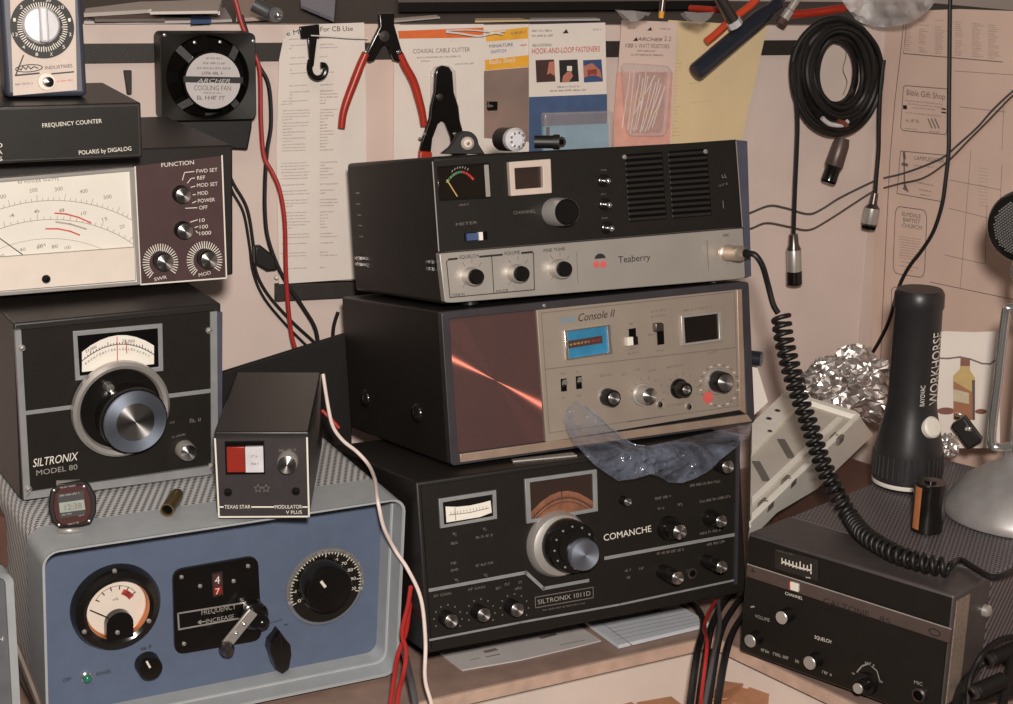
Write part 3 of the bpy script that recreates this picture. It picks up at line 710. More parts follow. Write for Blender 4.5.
V.line(mb, [(18, 68), (21, 70), (23, 66.5), (26, 69.5), (28, 66), (31, 69), (34, 66.5), (38, 68.2)], 1.0, 'black_print', .0014)
V.part('emblem', mb, fpn); mb = MB()
V.words(mb, (15.5, 85.4), (34, 84), 1.8, 'faint_print', .0014); V.words(mb, (57, 82.2), (73, 80.8), 1.8, 'red_soft', .0014)
V.part('lettering', mb, fpn)

# ------------------------------------------------------------------ modulator box
X = Dev('modulator', 'small dark grey modulator box with red and white rocker switch on the blue cabinet edge', 'modulator', (-.248, 1.3277, .1791), (.0578, .0171, -.0096), (.0807, .18, .0751))
rest(X, B, .0006)
mb = MB(); mb.box(0, X.w, .001, X.d, 0, X.h, 'black_case'); X.part('case', mb, bevel=.0015)
mb = MB(); mb.prism(X.poly([(214, 438), (307.5, 437.5), (309.3, 517.5), (218.5, 518)], .0), -.0012, .001, 'slate_panel'); fpn = X.part('front_panel', mb)
mb = MB(); X.line(mb, [(215, 439), (219, 517), (309, 516.5), (307, 438)], 1.6, 'white_print', .0016)
X.line(mb, [(219, 507), (223, 507)], 1.4, 'white_print', .0016); X.line(mb, [(252, 507), (273.5, 507)], 1.4, 'white_print', .0016); X.line(mb, [(303, 507), (308, 507)], 1.4, 'white_print', .0016)
X.text(mb, 'TEXAS STAR', (224.5, 508.7), (250.5, 508.5), 3.8, 'white_print', .0016); X.text(mb, 'MODULATOR', (274.8, 508.7), (302, 508.5), 3.8, 'white_print', .0016); X.text(mb, 'V PLUS', (286, 514), (302, 513.8), 3.6, 'white_print', .0016)
for cx_, m_ in ((258, 'dim_print'), (266, 'dim_print')):
    st = [(cx_ + (4.2 if j % 2 == 0 else 1.9) * math.sin(j * .6283), 488.5 - (4.2 if j % 2 == 0 else 1.9) * math.cos(j * .6283)) for j in range(10)]; X.line(mb, st, .7, m_, .0016, True)
X.words(mb, (279, 452), (295, 451), 2.5, 'dim_print', .0016)
X.part('lettering', mb, fpn)
for p in ((228, 492), (296, 491)): screw(X, p, 4, 'black_gloss', .0012)
mb = MB(); mb.frame(X.poly([(225, 440.5), (264.5, 440), (265.5, 473), (226, 473.5)]), X.poly([(226.5, 442), (263.3, 441.5), (264.2, 472), (227.5, 472.4)]), -.0028, 0, 'black_gloss')
mb.quad(X.poly([(226.5, 442), (263.3, 441.5), (264.2, 472), (227.5, 472.4)]), -.0014, 'hole'); sw = X.part('rocker_switch', mb)
mb = MB(); mb.prism(X.poly([(226.5, 447), (244.8, 446.6), (245.4, 472), (227.2, 472.2)], .003), -.004, -.001, 'rocker_red'); X.part('rocker', mb, sw, bevel=.0006, label='red half of rocker')
mb = MB(); mb.prism(X.poly([(245.2, 446.6), (263.2, 446.2), (264, 471.8), (245.8, 472)], .003), -.0045, -.001, 'rocker_white'); X.words(mb, (251, 457.5), (258, 457.3), 2.2, 'grey_ink', .0047); X.words(mb, (251, 465), (259, 464.8), 2.2, 'grey_ink', .0047); X.part('rocker', mb, sw, bevel=.0003, label='white half of rocker')
knob(X, (287, 465), 10, .012, body='satin', capr=.95)

# ------------------------------------------------------------------ digital watch standing on the rim
wbx, wby = B.tp(74, 533); wp = B.world((wbx, wby, B.h + .0008))
Wt = Dev('digital_watch', 'maroon cased digital wrist watch on a steel band, propped on the blue cabinet', 'watch', wp, (.30, -.22, .03), (.04, .012, .047))
poly = [(48.5, 508), (50.5, 492), (58, 484.5), (82, 481), (90, 485), (96.5, 497), (96.5, 513), (91, 524), (83, 526.5), (60, 528.5), (52, 522)]
mb = MB(); P = Wt.poly(poly, .006); mb.prism(P, -.003, .004, 'dull_black'); Wt.part('case', mb, bevel=.0012)
mb = MB(); mb.prism(Wt.poly([(53, 508), (54.5, 494), (60, 488), (81, 484.5), (86.5, 488), (91.5, 498), (91.5, 512), (87, 521), (81, 523.5), (62, 525.5), (56, 520)], .007), -.0075, -.002, 'watch_maroon'); bz = Wt.part('bezel', mb, bevel=.0008)
mb = MB(); mb.quad(Wt.poly([(57.5, 494.5), (83.5, 490.5), (85.5, 514.5), (60, 518.5)], .0079), -.0079, 'black_print'); mb.quad(Wt.poly([(59, 503), (84, 499.5), (85.3, 509.5), (60, 513)], .0082), -.0082, 'watch_lcd')
Wt.text(mb, '12:38', (65, 510.5), (82, 508), 6, 'faint_print', .0084); Wt.words(mb, (60, 488.6), (77, 486), 1.6, 'grey_print', .0079); Wt.words(mb, (60, 496.8), (80, 493.6), 1.8, 'grey_print', .0082); Wt.words(mb, (62, 515.8), (72, 514.2), 1.6, 'grey_print', .0082); Wt.words(mb, (79, 516.5), (85, 515.2), 1.4, 'grey_print', .0082); Wt.words(mb, (68, 525), (80, 523), 1.6, 'grey_print', .0079)
Wt.part('display', mb, bz)
mb = MB()
a0 = Wt.fp(53, 486, .002); a1 = Wt.fp(84, 482, .002)
# band: closed steel loop running behind the case
zt = a0[1] - .003; zb = Wt.fp(70, 528, .0)[1]; xl = a0[0]; xr_ = a1[0]
loop = [(-.001, zt), (-.003, zt + .004), (.004, zt + .007), (.018, zt + .004), (.030, zt - .008), (.036, zt - .020), (.034, zb + .006), (.022, zb - .003), (.008, zb - .005), (-.002, zb - .004), (-.002, zb)]
vs = []; fs = []
for (y_, z_) in loop: vs += [(xl + .003, y_, z_), (xr_ - .003, y_, z_)]
for j in range(len(loop) - 1): fs.append((2 * j, 2 * j + 1, 2 * j + 3, 2 * j + 2))
mb.add(vs, fs, 'satin'); so = Wt.part('watch_band', mb); sd = so.modifiers.new('thick', 'SOLIDIFY'); sd.thickness = .0016
for p in ((54, 490.5), (84, 486.5), (59, 525), (89, 521)):
    screw(Wt, p, 1.4, base=.0078)

# ------------------------------------------------------------------ brass tube
a = B.tp(167, 509.5, .0075); b = B.tp(177.5, 493, .0075)
A = B.world((a[0], a[1], B.h + .0068)); Bv = B.world((b[0], b[1], B.h + .0068))
mb = MB(); ax = Bv - A
mb.lathe(A, ax, [(.0048, .004), (.0048, 0), (.0060, 0), (.0060, ax.length * .9), (.0052, ax.length), (0, ax.length)], 20, 'brass', cap=False); mb.lathe(A, ax, [(.0048, .004, 'hole'), (0, .004, 'hole')], 20, 'brass', cap=False)
tag(mb.build('brass_ferrule', origin=A), 'small olive brass tube lying on the blue cabinet rim beside the watch', 'tube')
# ------------------------------------------------------------------ stack: dark front radio at the bottom
M = Dev('base_transceiver', 'bottom radio of the central stack, black with amber dial window', 'radio', (-.0643, 1.3687, .0366), (.4378, -.1668, -.0190), (.3459, .2509, .16))
add_case(M, 'case_dark', y0=.002, bevel=.002)
bench_feet(M, [(.05, .10), (M.w - .05, .10), (.03, .25), (M.w - .03, .25)])
mb = MB(); mb.box(.004, M.w - .004, -.0005, .003, .004, M.h - .004, 'black_panel'); fpn = M.part('front_panel', mb)
mb = MB()
M.line(mb, [(430, 640), (520, 622.5), (620, 604.5), (735, 580)], 2.2, 'trim_silver', .0015)
M.line(mb, [(430, 590.2), (526, 572.5), (543.5, 588.6), (588, 580.5)], 3.4, 'trim_silver', .0015); M.line(mb, [(605.5, 558.2), (736.5, 534.3)], 3.4, 'trim_silver', .0015)
mb.prism(M.poly([(736.2, 440), (739.6, 440), (737, 584), (734, 584.6)], .002), -.003, .002, 'grey_edge')
M.part('trim_strip', mb)
a0 = M.tp(513, 462.5); a1 = M.tp(577, 456.5); b0 = M.tp(572.5, 453.5); b1 = M.tp(511.5, 460.5)
mb = MB(); 
mb.add([(p[0], p[1], M.h + z_) for z_ in (.0002, .0014) for p in (a0, a1, b0, b1)], [(4, 5, 6, 7), (0, 1, 5, 4), (1, 2, 6, 5), (2, 3, 7, 6), (3, 0, 4, 7)], 'satin'); M.part('badge_strip', mb)
# s-meter
def window(D, outer, inner, t=.003, m='trim_silver', name='meter_window', bevel=.0004):
    mb = MB(); mb.frame(D.poly(outer, t), D.poly(inner, t), -t, .002, m); return D.part(name, mb, bevel=bevel)
w1 = window(M, [(439, 499), (496.3, 490), (497.3, 518.8), (440.6, 528.5)], [(443, 502.5), (492.8, 494.5), (493.8, 516.2), (444.3, 524.8)])
mb = MB(); mb.quad(M.poly([(443, 502.5), (492.8, 494.5), (493.8, 516.2), (444.3, 524.8)], .0012), -.0012, 'black_gloss')
cv = [(445.5, 506.5), (457, 506.8), (470, 505.5), (482, 502.8), (490.5, 500.5), (491.8, 512.5), (480, 517), (468, 519), (456, 521), (446.5, 522.5)]
mb.quad(M.poly(cv, .0016), -.0016, 'meter_white'); M.line(mb, [(449, 515), (470, 512.5), (489, 508)], .7, 'faint_print', .0019)
for j in range(12): M.line(mb, [(451 + j * 3.2, 514.5 - j * .55), (451 + j * 3.2, 512 - j * .55)], .5, 'faint_print', .0019)
M.line(mb, [(455, 507.5), (455.8, 520)], .7, 'grey_ink', .0019); M.part('meter_face', mb, w1)
# dial window
iw = [(530, 482.5), (592.8, 473.5), (594, 508.2), (531.5, 519.3)]
w2 = window(M, [(525, 479.2), (597, 469.3), (598.2, 511.2), (527, 523.8)], iw, name='dial_window')
mb = MB(); mb.quad(M.poly(iw, .0010), -.0010, 'display_dark')
am = [(531, 512)] + [(531 + 63 * t, 512 - 66 * t * (1 - t) - 9 * t) for t in (.15, .3, .45, .6, .75, .9)] + [(594, 502), (594, 508), (531.5, 519)]
mb.quad(M.poly(am, .0013), -.0013, 'meter_amber')
for k_, w_, m_ in ((5, 1.2, 'photo_dark'), (9, .7, 'photo_dark')): M.line(mb, [(533 + 60 * t / 12, 513 + k_ - 62 * (t / 12) * (1 - t / 12) - 9 * t / 12) for t in range(13)], w_, m_, .0016)
for j in range(26):
    t = (j + .5) / 26; p = (533 + 60 * t, 518 - 62 * t * (1 - t) - 9 * t); M.line(mb, [p, (p[0], p[1] - (3.4 if j % 5 == 0 else 1.8))], .6, 'photo_dark', .0016)
M.line(mb, [(561, 477.5), (562, 500)], .8, 'black_print', .0018); M.part('dial_scale', mb, w2)
# main tuning knob
mm = M.m(562, 545, .01); c = M.fp(561.5, 545.5, .010); mb = MB()
mb.lathe((c[0], 0, c[1]), (0, -1, 0), [(33.5 * mm, 0), (32.5 * mm, .006), (30 * mm, .010), (24 * mm, .012)], 48, 'satin'); tk = M.part('tuning_knob', mb, label='large black tuning knob with chrome skirt')
c2 = M.fp(573.5, 547.5, .028); m2 = M.m(573, 547, .028); mb = MB(); mb.lathe((c2[0], 0, c2[1]), (0, -1, 0), [(26.5 * m2, .010), (26 * m2, .026), (24.5 * m2, .028), (17 * m2, .028), (16.5 * m2, .030)], 44, 'black_gloss'); kd = M.part('knob_drum', mb, tk)
c3 = M.fp(585.5, 555.3, .036); m3 = M.m(585, 555, .036); mb = MB(); mb.lathe((c3[0], 0, c3[1]), (0, -1, 0), [(16.5 * m3, .028), (15.8 * m3, .0345), (15 * m3, .036), (0, .036)], 36, 'spun_blue'); M.part('knob_cap', mb, tk)
mb = MB()
for a in range(0, 360, 30): 
    p = (c2[0] + 21 * m2 * math.cos(math.radians(a)), c2[1] + 21 * m2 * math.sin(math.radians(a))); mb.lathe((p[0], 0, p[1]), (0, -1, 0), [(1.2 * m2, .0275), (1.0 * m2, .0287), (0, .0288)], 8, 'satin')
M.part('dial_markings', mb, tk)
for p in ((451.5, 621), (484, 615), (517.5, 610)): knob(M, p, 7.8, .016)
knob(M, (728, 467), 7.5, .018); knob(M, (721.5, 521.5), 7, .022, skirt=(1.25, .006), skirt_m='black_gloss'); knob(M, (680, 532), 8.5, .024, skirt=(1.45, .008), skirt_m='black_gloss', pointer=130)
knob(M, (678, 578), 7.5, .030); knob(M, (722, 567), 7, .030); knob(M, (628, 502), 4.5, .012)
mb = MB(); c = M.fp(692.5, 573.5, .003); mb.lathe((c[0], 0, c[1]), (0, -1, 0), [(6 * mm, 0), (6 * mm, .003), (3.4 * mm, .0032, 'hole'), (3 * mm, .001, 'hole'), (0, .001)], 20, 'steel'); M.part('jack_socket', mb)
mb = MB(); t_ = M.text
M.text(mb, 'COMANCHE', (604, 541), (651.5, 531.5), 6.8, 'white_print', .0012)
M.line(mb, [(535.2, 597.3), (593, 587.2), (593.4, 597.6), (535.6, 607.8)], .9, 'dim_print', .0012, True); M.text(mb, 'SILTRONIX 1011D', (538, 604.4), (590.5, 595.2), 4.8, 'grey_print', .0012)
M.words(mb, (543, 611), (586, 603.5), 1.6, 'dim_print', .0012)
M.text(mb, 'RF GAIN', (434, 597.5), (451, 594.5), 2.8, 'dim_print', .0012); M.text(mb, 'AF GAIN', (468, 591), (485, 588), 2.8, 'dim_print', .0012)
for a, b in (((496, 590), (503, 588.5)), ((505, 586), (512, 584.5)), ((519, 584), (523, 583)), ((515, 590), (524, 588.5)), ((451, 545), (459, 543.6)), ((476, 539), (494, 536)), ((451, 565), (458, 563.5)), ((451, 572), (460, 570)), ((476, 567), (495, 563.5)), ((690, 487), (722, 482)), ((655, 500), (672, 497)), ((700, 503), (732, 497)), ((658, 510), (664, 509)), ((678, 506), (684, 505)), ((625, 572), (632, 571)), ((639, 570), (646, 568.6)), ((657, 555), (684, 550.5)), ((707, 546), (726, 542)), ((627, 579), (631, 578)), ((700, 535), (720, 531))):
    M.words(mb, a, b, 2.6, 'dim_print', .0012, word=3)
for (x_, y_) in ((451, 621), (484, 615), (517.5, 610)):
    for j in range(9):
        a = math.radians(-30 + j * 30); p = M.fp(x_ - 3 + 14 * math.cos(a), y_ - 2 - 14 * math.sin(a), .0012); mb.quad([(p[0] - .0007, p[1] - .0007), (p[0] + .0007, p[1] - .0007), (p[0] + .0007, p[1] + .0007), (p[0] - .0007, p[1] + .0007)], -.0012, 'dim_print')
M.part('lettering', mb, fpn)
for p in ((454, 534), (484, 529), (456, 580), (485, 575)):
    mb = MB(); c = M.fp(*p, .001); mb.lathe((c[0], 0, c[1]), (0, -1, 0), [(2.4 * mm, 0), (2.2 * mm, .003), (0, .0035)], 12, 'steel'); M.part('push_button', mb)

# ------------------------------------------------------------------ middle radio
K = Dev('base_transceiver', 'middle radio of the central stack with taupe control panel and dark round-brushed speaker', 'radio', (-.0498, 1.4478, .1922), (.4344, -.1668, -.0190), (.3366, .2867, .1452))
rest(K, M, .002)
mb = MB(); mb.box(0, K.w, .006, K.d, 0, K.h, 'case_dark'); cs = K.part('case', mb, bevel=.003)
for p in ((366, 398), (418, 413)):
    q = K.lp(*p); mb = MB(); mb.lathe((0, q[0], q[1]), (-1, 0, 0), [(.010, 0), (.0095, .002), (.007, .0045), (.003, .006), (0, .0062)], 18, 'black_gloss'); K.part('side_bumper', mb)
mb = MB(); mb.frame(rr(0, K.w, 0, K.h, .004), rr(.008, K.w - .010, .011, K.h - .007, .002), -.002, .008, 'grey_edge'); K.part('front_bezel', mb, bevel=.0008)
mb = MB(); bz = [(455.5, 456), (546, 443.5), (742, 412.5), (750, 418.5), (751.5, 421), (546, 452), (452, 464)]
mb.prism([(.009, .0025), (K.w - .004, .0025), (K.w - .010, .0105), (.009, .0105)], -.004, .004, 'console_bezel')
mb.prism(K.poly([(737, 289.5), (742, 289), (746, 414), (740, 410)], .003), -.003, .004, 'console_bezel'); K.part('chrome_trim', mb, bevel=.0006)
sp = K.poly([(446.5, 317.5), (536.5, 310), (544.3, 442), (456, 453.5)])
mb = MB(); mb.prism(sp, .001, .006, 'maroon_spun'); sg = K.part('speaker_grille', mb, label='dark reddish brushed speaker plate')
pp = [(536.4, 310), (737, 289.5), (741, 410), (546, 442.5)]
mb = MB(); mb.prism(K.poly(pp, .002), -.002, .005, 'console_panel'); fpn = K.part('control_panel', mb, bevel=.0006, label='taupe metal control panel')
mb = MB(); o_ = .0025
K.line(mb, [(541.5, 313), (734.5, 291.8), (738, 405.8), (549.3, 433)], .8, 'faint_print', o_, True); K.line(mb, [(545.2, 369.2), (735.5, 347.6)], .9, 'faint_print', o_); K.line(mb, [(628, 421.5), (665, 415.8)], 1.0, 'faint_print', o_)
K.text(mb, 'SBE', (559.5, 323.6), (576.5, 321.4), 5.2, 'blue_print', o_); K.text(mb, 'Console II', (578.5, 321.5), (615.5, 316.5), 8, 'black_print', o_, shear=.35)
for a, b in (((629, 325), (635, 324)), ((630, 350), (636, 349)), ((628, 355), (639, 353.2)), ((651, 313), (667, 310.5)), ((651, 318), (667, 315.5)), ((657, 352), (665, 350.5)), ((684, 311.5), (713, 307.5)), ((600, 377), (614, 375)), ((621, 376), (628, 375)), ((636, 371), (642, 370)), ((649, 372), (657, 370.5)), ((666, 368.5), (683, 366)), ((708, 354), (718, 352.5)), ((668, 407), (684, 404.5)), ((561, 375), (566, 374)), ((576, 373.5), (580, 373)), ((562, 399), (566, 398)), ((577, 397), (582, 396)), ((648, 336), (655, 335))):
    K.words(mb, a, b, 2.2, 'faint_print', o_, word=3)
for j in range(28):
    a = math.radians(j * 12.86); p = (718.5 + 19 * math.cos(a), 385.5 - 20.5 * math.sin(a)); K.line(mb, [p, (p[0] + 1.6, p[1] - .2)], 1.6, 'cream_face' if j % 2 else 'faint_print', o_)
for cx_, cy_, r_ in ((648, 394, 15), (683, 389, 14)):
    for j in range(9):
        a = math.radians(-20 + j * 27); p = (cx_ + r_ * math.cos(a), cy_ - r_ * math.sin(a)); K.line(mb, [p, (p[0] + 2.2 * math.cos(a), p[1] - 2.2 * math.sin(a))], .8, 'faint_print', o_)
K.part('lettering', mb, fpn); mb = MB()
c = K.fp(708, 397.5, o_); mmk = K.m(708, 397, o_); mb.quad([(c[0] + r_ * mmk * math.cos(a), c[1] + r_ * mmk * math.sin(a)) for r_, a in [(5.2 + (j % 3) * .8, j * .42) for j in range(15)]], -o_ - .0002, 'red_soft')
K.part('red_mark', mb, fpn)
iw = [(567.5, 331.5), (607, 326.3), (609, 352.3), (569.5, 358.5)]
w1 = window(K, [(564, 330.8), (610.5, 324.5), (613, 353.5), (566.8, 360.3)], iw, .005, 'chrome', bevel=.0005)
mb = MB(); mb.quad(K.poly(iw, .0026), -.0026, 'meter_blue'); mb.quad(K.poly([(568, 341), (602, 335.5), (602.7, 343), (568.6, 348.5)], .003), -.003, 'photo_dark'); K.words(mb, (570, 345.6), (590, 342.4), 2, 'needle_gold', .0032, word=1); K.words(mb, (592, 342), (600, 340.7), 2, 'red_print', .0032, word=1)
K.part('meter_face', mb, w1, label='blue meter face')
iw = [(684, 317.8), (718.5, 313.6), (719.5, 338.8), (685.5, 343.3)]
w2 = window(K, [(681, 315.5), (721.5, 310.8), (723, 341), (682.5, 346)], iw, .005, 'satin', name='channel_window', bevel=.0005)
mb = MB(); mb.quad(K.poly(iw, .0026), -.0026, 'dark_glass'); K.part('display', mb, w2)
def slot(D, P, off, m='hole', name='slide_switch'):
    mb = MB(); mb.prism(D.poly(P, off), -off - .0004, -off + .001, m); return D.part(name, mb)
s1 = slot(K, [(628.7, 329), (635.6, 328), (636.3, 344.5), (629.4, 345.4)], .0022)
mb = MB(); mb.prism(K.poly([(626.5, 337.5), (632.5, 336.8), (633, 345), (627, 345.8)], .006), -.007, -.002, 'meter_white'); mb.prism(K.poly([(632.5, 337), (637.5, 336.3), (638, 344.2), (633, 345)], .006), -.0065, -.002, 'black_gloss'); K.part('slider', mb, s1)
s2 = slot(K, [(656.5, 324.5), (663.3, 323.6), (664.2, 344), (657.5, 345)], .0022); mb = MB(); mb.prism(K.poly([(655, 323.5), (662.5, 322.5), (663, 331), (655.5, 332)], .008), -.009, -.002, 'steel'); K.part('slider', mb, s2, bevel=.001)
for p in ((563.5, 385), (578.6, 382.5)):
    s_ = slot(K, [(p[0] - 2.8, p[1] - 6), (p[0] + 2.8, p[1] - 6.7), (p[0] + 3.3, p[1] + 6), (p[0] - 2.3, p[1] + 6.6)], .0022, name='toggle_switch'); mb = MB(); a = K.p3(p[0], p[1], .002); b = K.p3(p[0] + 1.5, p[1] - 3, .010); mb.cyl(a, b, .0018, 10, 'chrome', .0026); K.part('toggle_lever', mb, s_)
knob(K, (614, 398.5), 9, .016, capr=.75, skirt=(1.25, .003)); knob(K, (650, 396), 9.2, .018, body='satin', skirt=(1.3, .004)); knob(K, (686.5, 390), 8, .016, capr=.6, skirt=(1.3, .004), skirt_m='black_gloss'); knob(K, (725.5, 382.8), 11, .018, capr=.85, skirt=(1.25, .004))
for p in ((660, 404.6), (689, 406.6)):
    mb = MB(); c = K.fp(*p, .003); mb.lathe((c[0], 0, c[1]), (0, -1, 0), [(3.6 * mmk, .002), (3.6 * mmk, .004), (2.4 * mmk, .0042, 'hole'), (2 * mmk, .002, 'hole'), (0, .002)], 18, 'chrome'); K.part('jack_socket', mb)
for p in ((544, 305.5), (541, 446.5)): screw(K, p, 1.8, base=.002)

# ------------------------------------------------------------------ top radio
T = Dev('base_transceiver', 'topmost radio of the central stack with silver lower panel and ribbed speaker grille', 'radio', (-.0604, 1.4858, .3382), (.4105, -.1668, -.0190), (.3346, .2706, .1384))
rest(T, K, .0038)
mb = MB(); mb.box(0, T.w, .004, T.d, 0, T.h, 'case_dark'); T.part('case', mb, bevel=.004)
feet(T, .0035, y=(.06, .9))
mb = MB(); mb.prism(T.poly([(432.5, 161), (735.5, 139.5), (743, 227), (439.3, 252)]), -.001, .006, 'black_panel'); fpn = T.part('upper_panel', mb)
mb = MB(); T.line(mb, [(432.5, 162), (438.8, 251)], 1.2, 'satin', .002); T.part('trim_strip', mb); mb = MB(); mb.prism(T.poly([(735.5, 140), (746.5, 141), (750.5, 276), (745, 278), (742.5, 228)], .0), -.0015, .006, 'flange'); T.line(mb, [(736, 141), (742.5, 227)], 1.0, 'satin', .0026)
T.part('side_flange', mb)
lo = T.poly([(439, 252.3), (743, 227), (745.5, 278.5), (445, 303.5)], .004)
mb = MB(); mb.prism(rquad(lo, .04), -.004, .006, 'brushed_panel'); lp_ = T.part('lower_panel', mb, label='brushed silver lower panel', bevel=.0008)
o_ = .0046; mb = MB(); T.line(mb, [(439.5, 253), (743, 227.7)], 1.2, 'black_print', o_)
T.line(mb, [(458, 258.3), (449, 259.2), (446.5, 262), (450, 297.5), (534.5, 289.7), (533.5, 253), (528, 252.4), (522, 253)], .9, 'black_print', o_); T.line(mb, [(449, 259.4), (456.5, 258.7)], 2, 'black_print', o_); T.line(mb, [(480, 256.7), (502, 254.7)], 2, 'black_print', o_); T.line(mb, [(522, 253), (532, 252)], 2, 'black_print', o_)
T.line(mb, [(491.7, 256), (494, 293)], .8, 'black_print', o_); T.line(mb, [(576.7, 252.5), (578, 283)], .7, 'faint_print', o_); T.line(mb, [(707, 240.5), (708.5, 271)], .7, 'faint_print', o_)
T.text(mb, 'SQUELCH', (459.5, 259), (478.5, 257.2), 3.6, 'black_print', o_); T.text(mb, 'VOLUME', (504, 255.3), (520, 253.8), 3.6, 'black_print', o_); T.text(mb, 'FINE TUNE', (543.8, 252.3), (565, 250.2), 3.4, 'black_print', o_)
T.text(mb, 'TONE IN', (451.5, 296.5), (464.5, 295.3), 2.6, 'black_print', o_); T.text(mb, 'PA/CB', (496.5, 292.5), (508, 291.3), 2.6, 'black_print', o_); T.text(mb, 'MIC', (723.5, 237), (729.5, 236.4), 3, 'black_print', o_)
T.text(mb, 'Teaberry', (618.5, 263), (650.5, 260), 7, 'black_print', o_)
for cx_, cy_ in ((472, 275), (518, 272.5), (560, 268)):
    for a in (50, 90, 130, 230): 
        a = math.radians(a); T.line(mb, [(cx_ + 11 * math.cos(a), cy_ - 12 * math.sin(a)), (cx_ + 14.5 * math.cos(a), cy_ - 16 * math.sin(a))], .7, 'faint_print', o_)
T.part('lettering', mb, lp_); mb = MB()
mb.quad(T.poly([(594.5, 259), (595.5, 256), (598, 253.8), (601, 253.4), (604, 254.6), (606, 258)], o_), -o_, 'black_print')
for cx_ in (596.6, 603.6): mb.quad([T.fp(cx_ + 3.1 * math.cos(a * .4), 264 - (4 if math.sin(a * .4) < 0 else 3) * math.sin(a * .4), o_) for a in range(16)], -o_, 'red_soft')
T.part('emblem', mb, lp_)
w1 = window(T, [(436.8, 166.5), (489.5, 162.5), (491.5, 198), (439.5, 201)], [(438.5, 168), (486, 164.5), (488, 196), (441, 199.3)], .003, 'black_gloss')
mb = MB(); mb.quad(T.poly([(438.5, 168), (486, 164.5), (488, 196), (441, 199.3)], .0015), -.0015, 'dark_glass'); mb.quad(T.poly([(484, 165), (488.5, 164.6), (490.5, 196.5), (486, 196.8)], .0032), -.0032, 'satin')
ar = [(447 + 26 * t, 182 - 34 * t * (1 - t) - 3 * t) for t in [j / 10 for j in range(11)]]
T.line(mb, ar[:7], 2.2, 'green_print', .0019); T.line(mb, ar[6:], 2.2, 'red_print', .0019)
for j in range(7): T.line(mb, [(ar[j + 2][0] - .3, ar[j + 2][1] - 4), (ar[j + 2][0] + .3, ar[j + 2][1] - 5.6)], .8, 'grey_print', .0019)
T.line(mb, [(447, 180), (457, 196)], 1.2, 'needle_gold', .0023); T.part('meter_face', mb, w1)
wdo = [(509, 162), (551, 158.8), (552.3, 193), (511, 196.2)]
w2 = window(T, wdo, [(514.7, 168.3), (542.8, 166.3), (543.5, 187.4), (515.8, 189.4)], .007, 'cream_face', name='channel_window', bevel=.001)
mb = MB(); mb.quad(T.poly([(514.7, 168.3), (542.8, 166.3), (543.5, 187.4), (515.8, 189.4)], .0014), -.0014, 'display_dark'); T.part('display', mb, w2)
knob(T, (567.5, 212), 13.2, .030, cap=None, body='black_gloss', skirt=(1.1, .029), skirt_m='bright_trim', name='channel_knob')
mb = MB(); T.text(mb, 'CHANNEL', (513.5, 214.5), (536, 212.5), 3.4, 'dim_print', .0016)
T.text(mb, 'METER', (456, 226), (477.5, 223.6), 3, 'dim_print', .0016); T.words(mb, (459, 206), (469, 205), 1.8, 'dim_print', .0016)
for p in ((601, 171), (601, 195), (602, 219)): T.words(mb, p, (p[0] + 6, p[1] - .5), 1.6, 'dim_print', .0016)
T.words(mb, (722, 178), (728, 177.5), 4, 'faint_print', .0016, word=1); T.line(mb, [(723, 201), (723.5, 208)], 1, 'dim_print', .0016); T.words(mb, (719, 187), (729, 184), 2, 'dim_print', .0016, word=1)
T.part('lettering', mb, fpn)
for p in ((604.5, 180.5), (605.7, 204.3), (608, 227.7)):
    mb = MB(); c = T.fp(p[0], p[1], .004); mm = T.m(*p, 0); mb.lathe((c[0], 0, c[1]), (0, -1, 0), [(6.5 * mm, 0), (6.3 * mm, .004), (4.5 * mm, .005)], 18, 'black_gloss'); t_ = T.part('toggle_switch', mb); mb = MB(); a = (c[0], -.004, c[1]); b = (c[0] - .002, -.016, c[1] - .0005); mb.cyl(a, b, .0018, 10, 'chrome', .0026); mb.ball(b, .0028, 'chrome', 10, 6); T.part('toggle_lever', mb, t_)
s1 = slot(T, [(464, 233), (487, 231.2), (487.5, 239.5), (464.5, 241.3)], .001)
mb = MB(); mb.prism(T.poly([(466.3, 233.6), (477.5, 232.7), (478, 239.8), (466.8, 240.7)], .004), -.005, -.001, 'indigo'); mb.prism(T.poly([(478.5, 232.2), (482.3, 232), (482.8, 240), (479, 240.3)], .005), -.006, -.001, 'meter_white'); T.part('slider', mb, s1)
# speaker grille
for gx0, gx1 in ((625, 662), (668.5, 707)):
    mb = MB()
    q0 = T.fp(gx0, 155, .0)
    mb.prism(T.poly([(gx0, 154.5 - (gx0 - 625) * .075), (gx1, 154.5 - (gx1 - 625) * .075), (gx1 + 4.5, 222 - (gx1 - 625) * .08), (gx0 + 4.5, 222 - (gx0 - 625) * .08)], .001), -.0012, 0, 'hole')
    g = T.part('speaker_grille', mb); mb = MB()
    for j in range(12):
        y_ = 156.5 + j * 5.6; sh = j * .37
        a = T.fp(gx0 + sh, y_ - (gx0 - 625) * .075, .003); b = T.fp(gx1 + sh, y_ - (gx1 - 625) * .075, .003); c_ = T.fp(gx1 + sh, y_ + 3 - (gx1 - 625) * .075, .003); d_ = T.fp(gx0 + sh, y_ + 3 - (gx0 - 625) * .075, .003)
        mb.prism([a, b, c_, d_], -.003, -.001, 'black_case')
    T.part('grille_bars', mb, g, bevel=.0004)
for p in ((624.5, 157), (705.5, 151.5)): screw(T, p, 2.4, base=.003)
knob(T, (478, 277), 8, .020, cap=None, skirt=(1.18, .014), skirt_m='satin', base=.004); knob(T, (523.5, 274), 8, .020, cap=None, skirt=(1.18, .014), skirt_m='satin', base=.004); knob(T, (566.3, 269.3), 8, .020, cap=None, skirt=(1.25, .014), skirt_m='satin', base=.004)
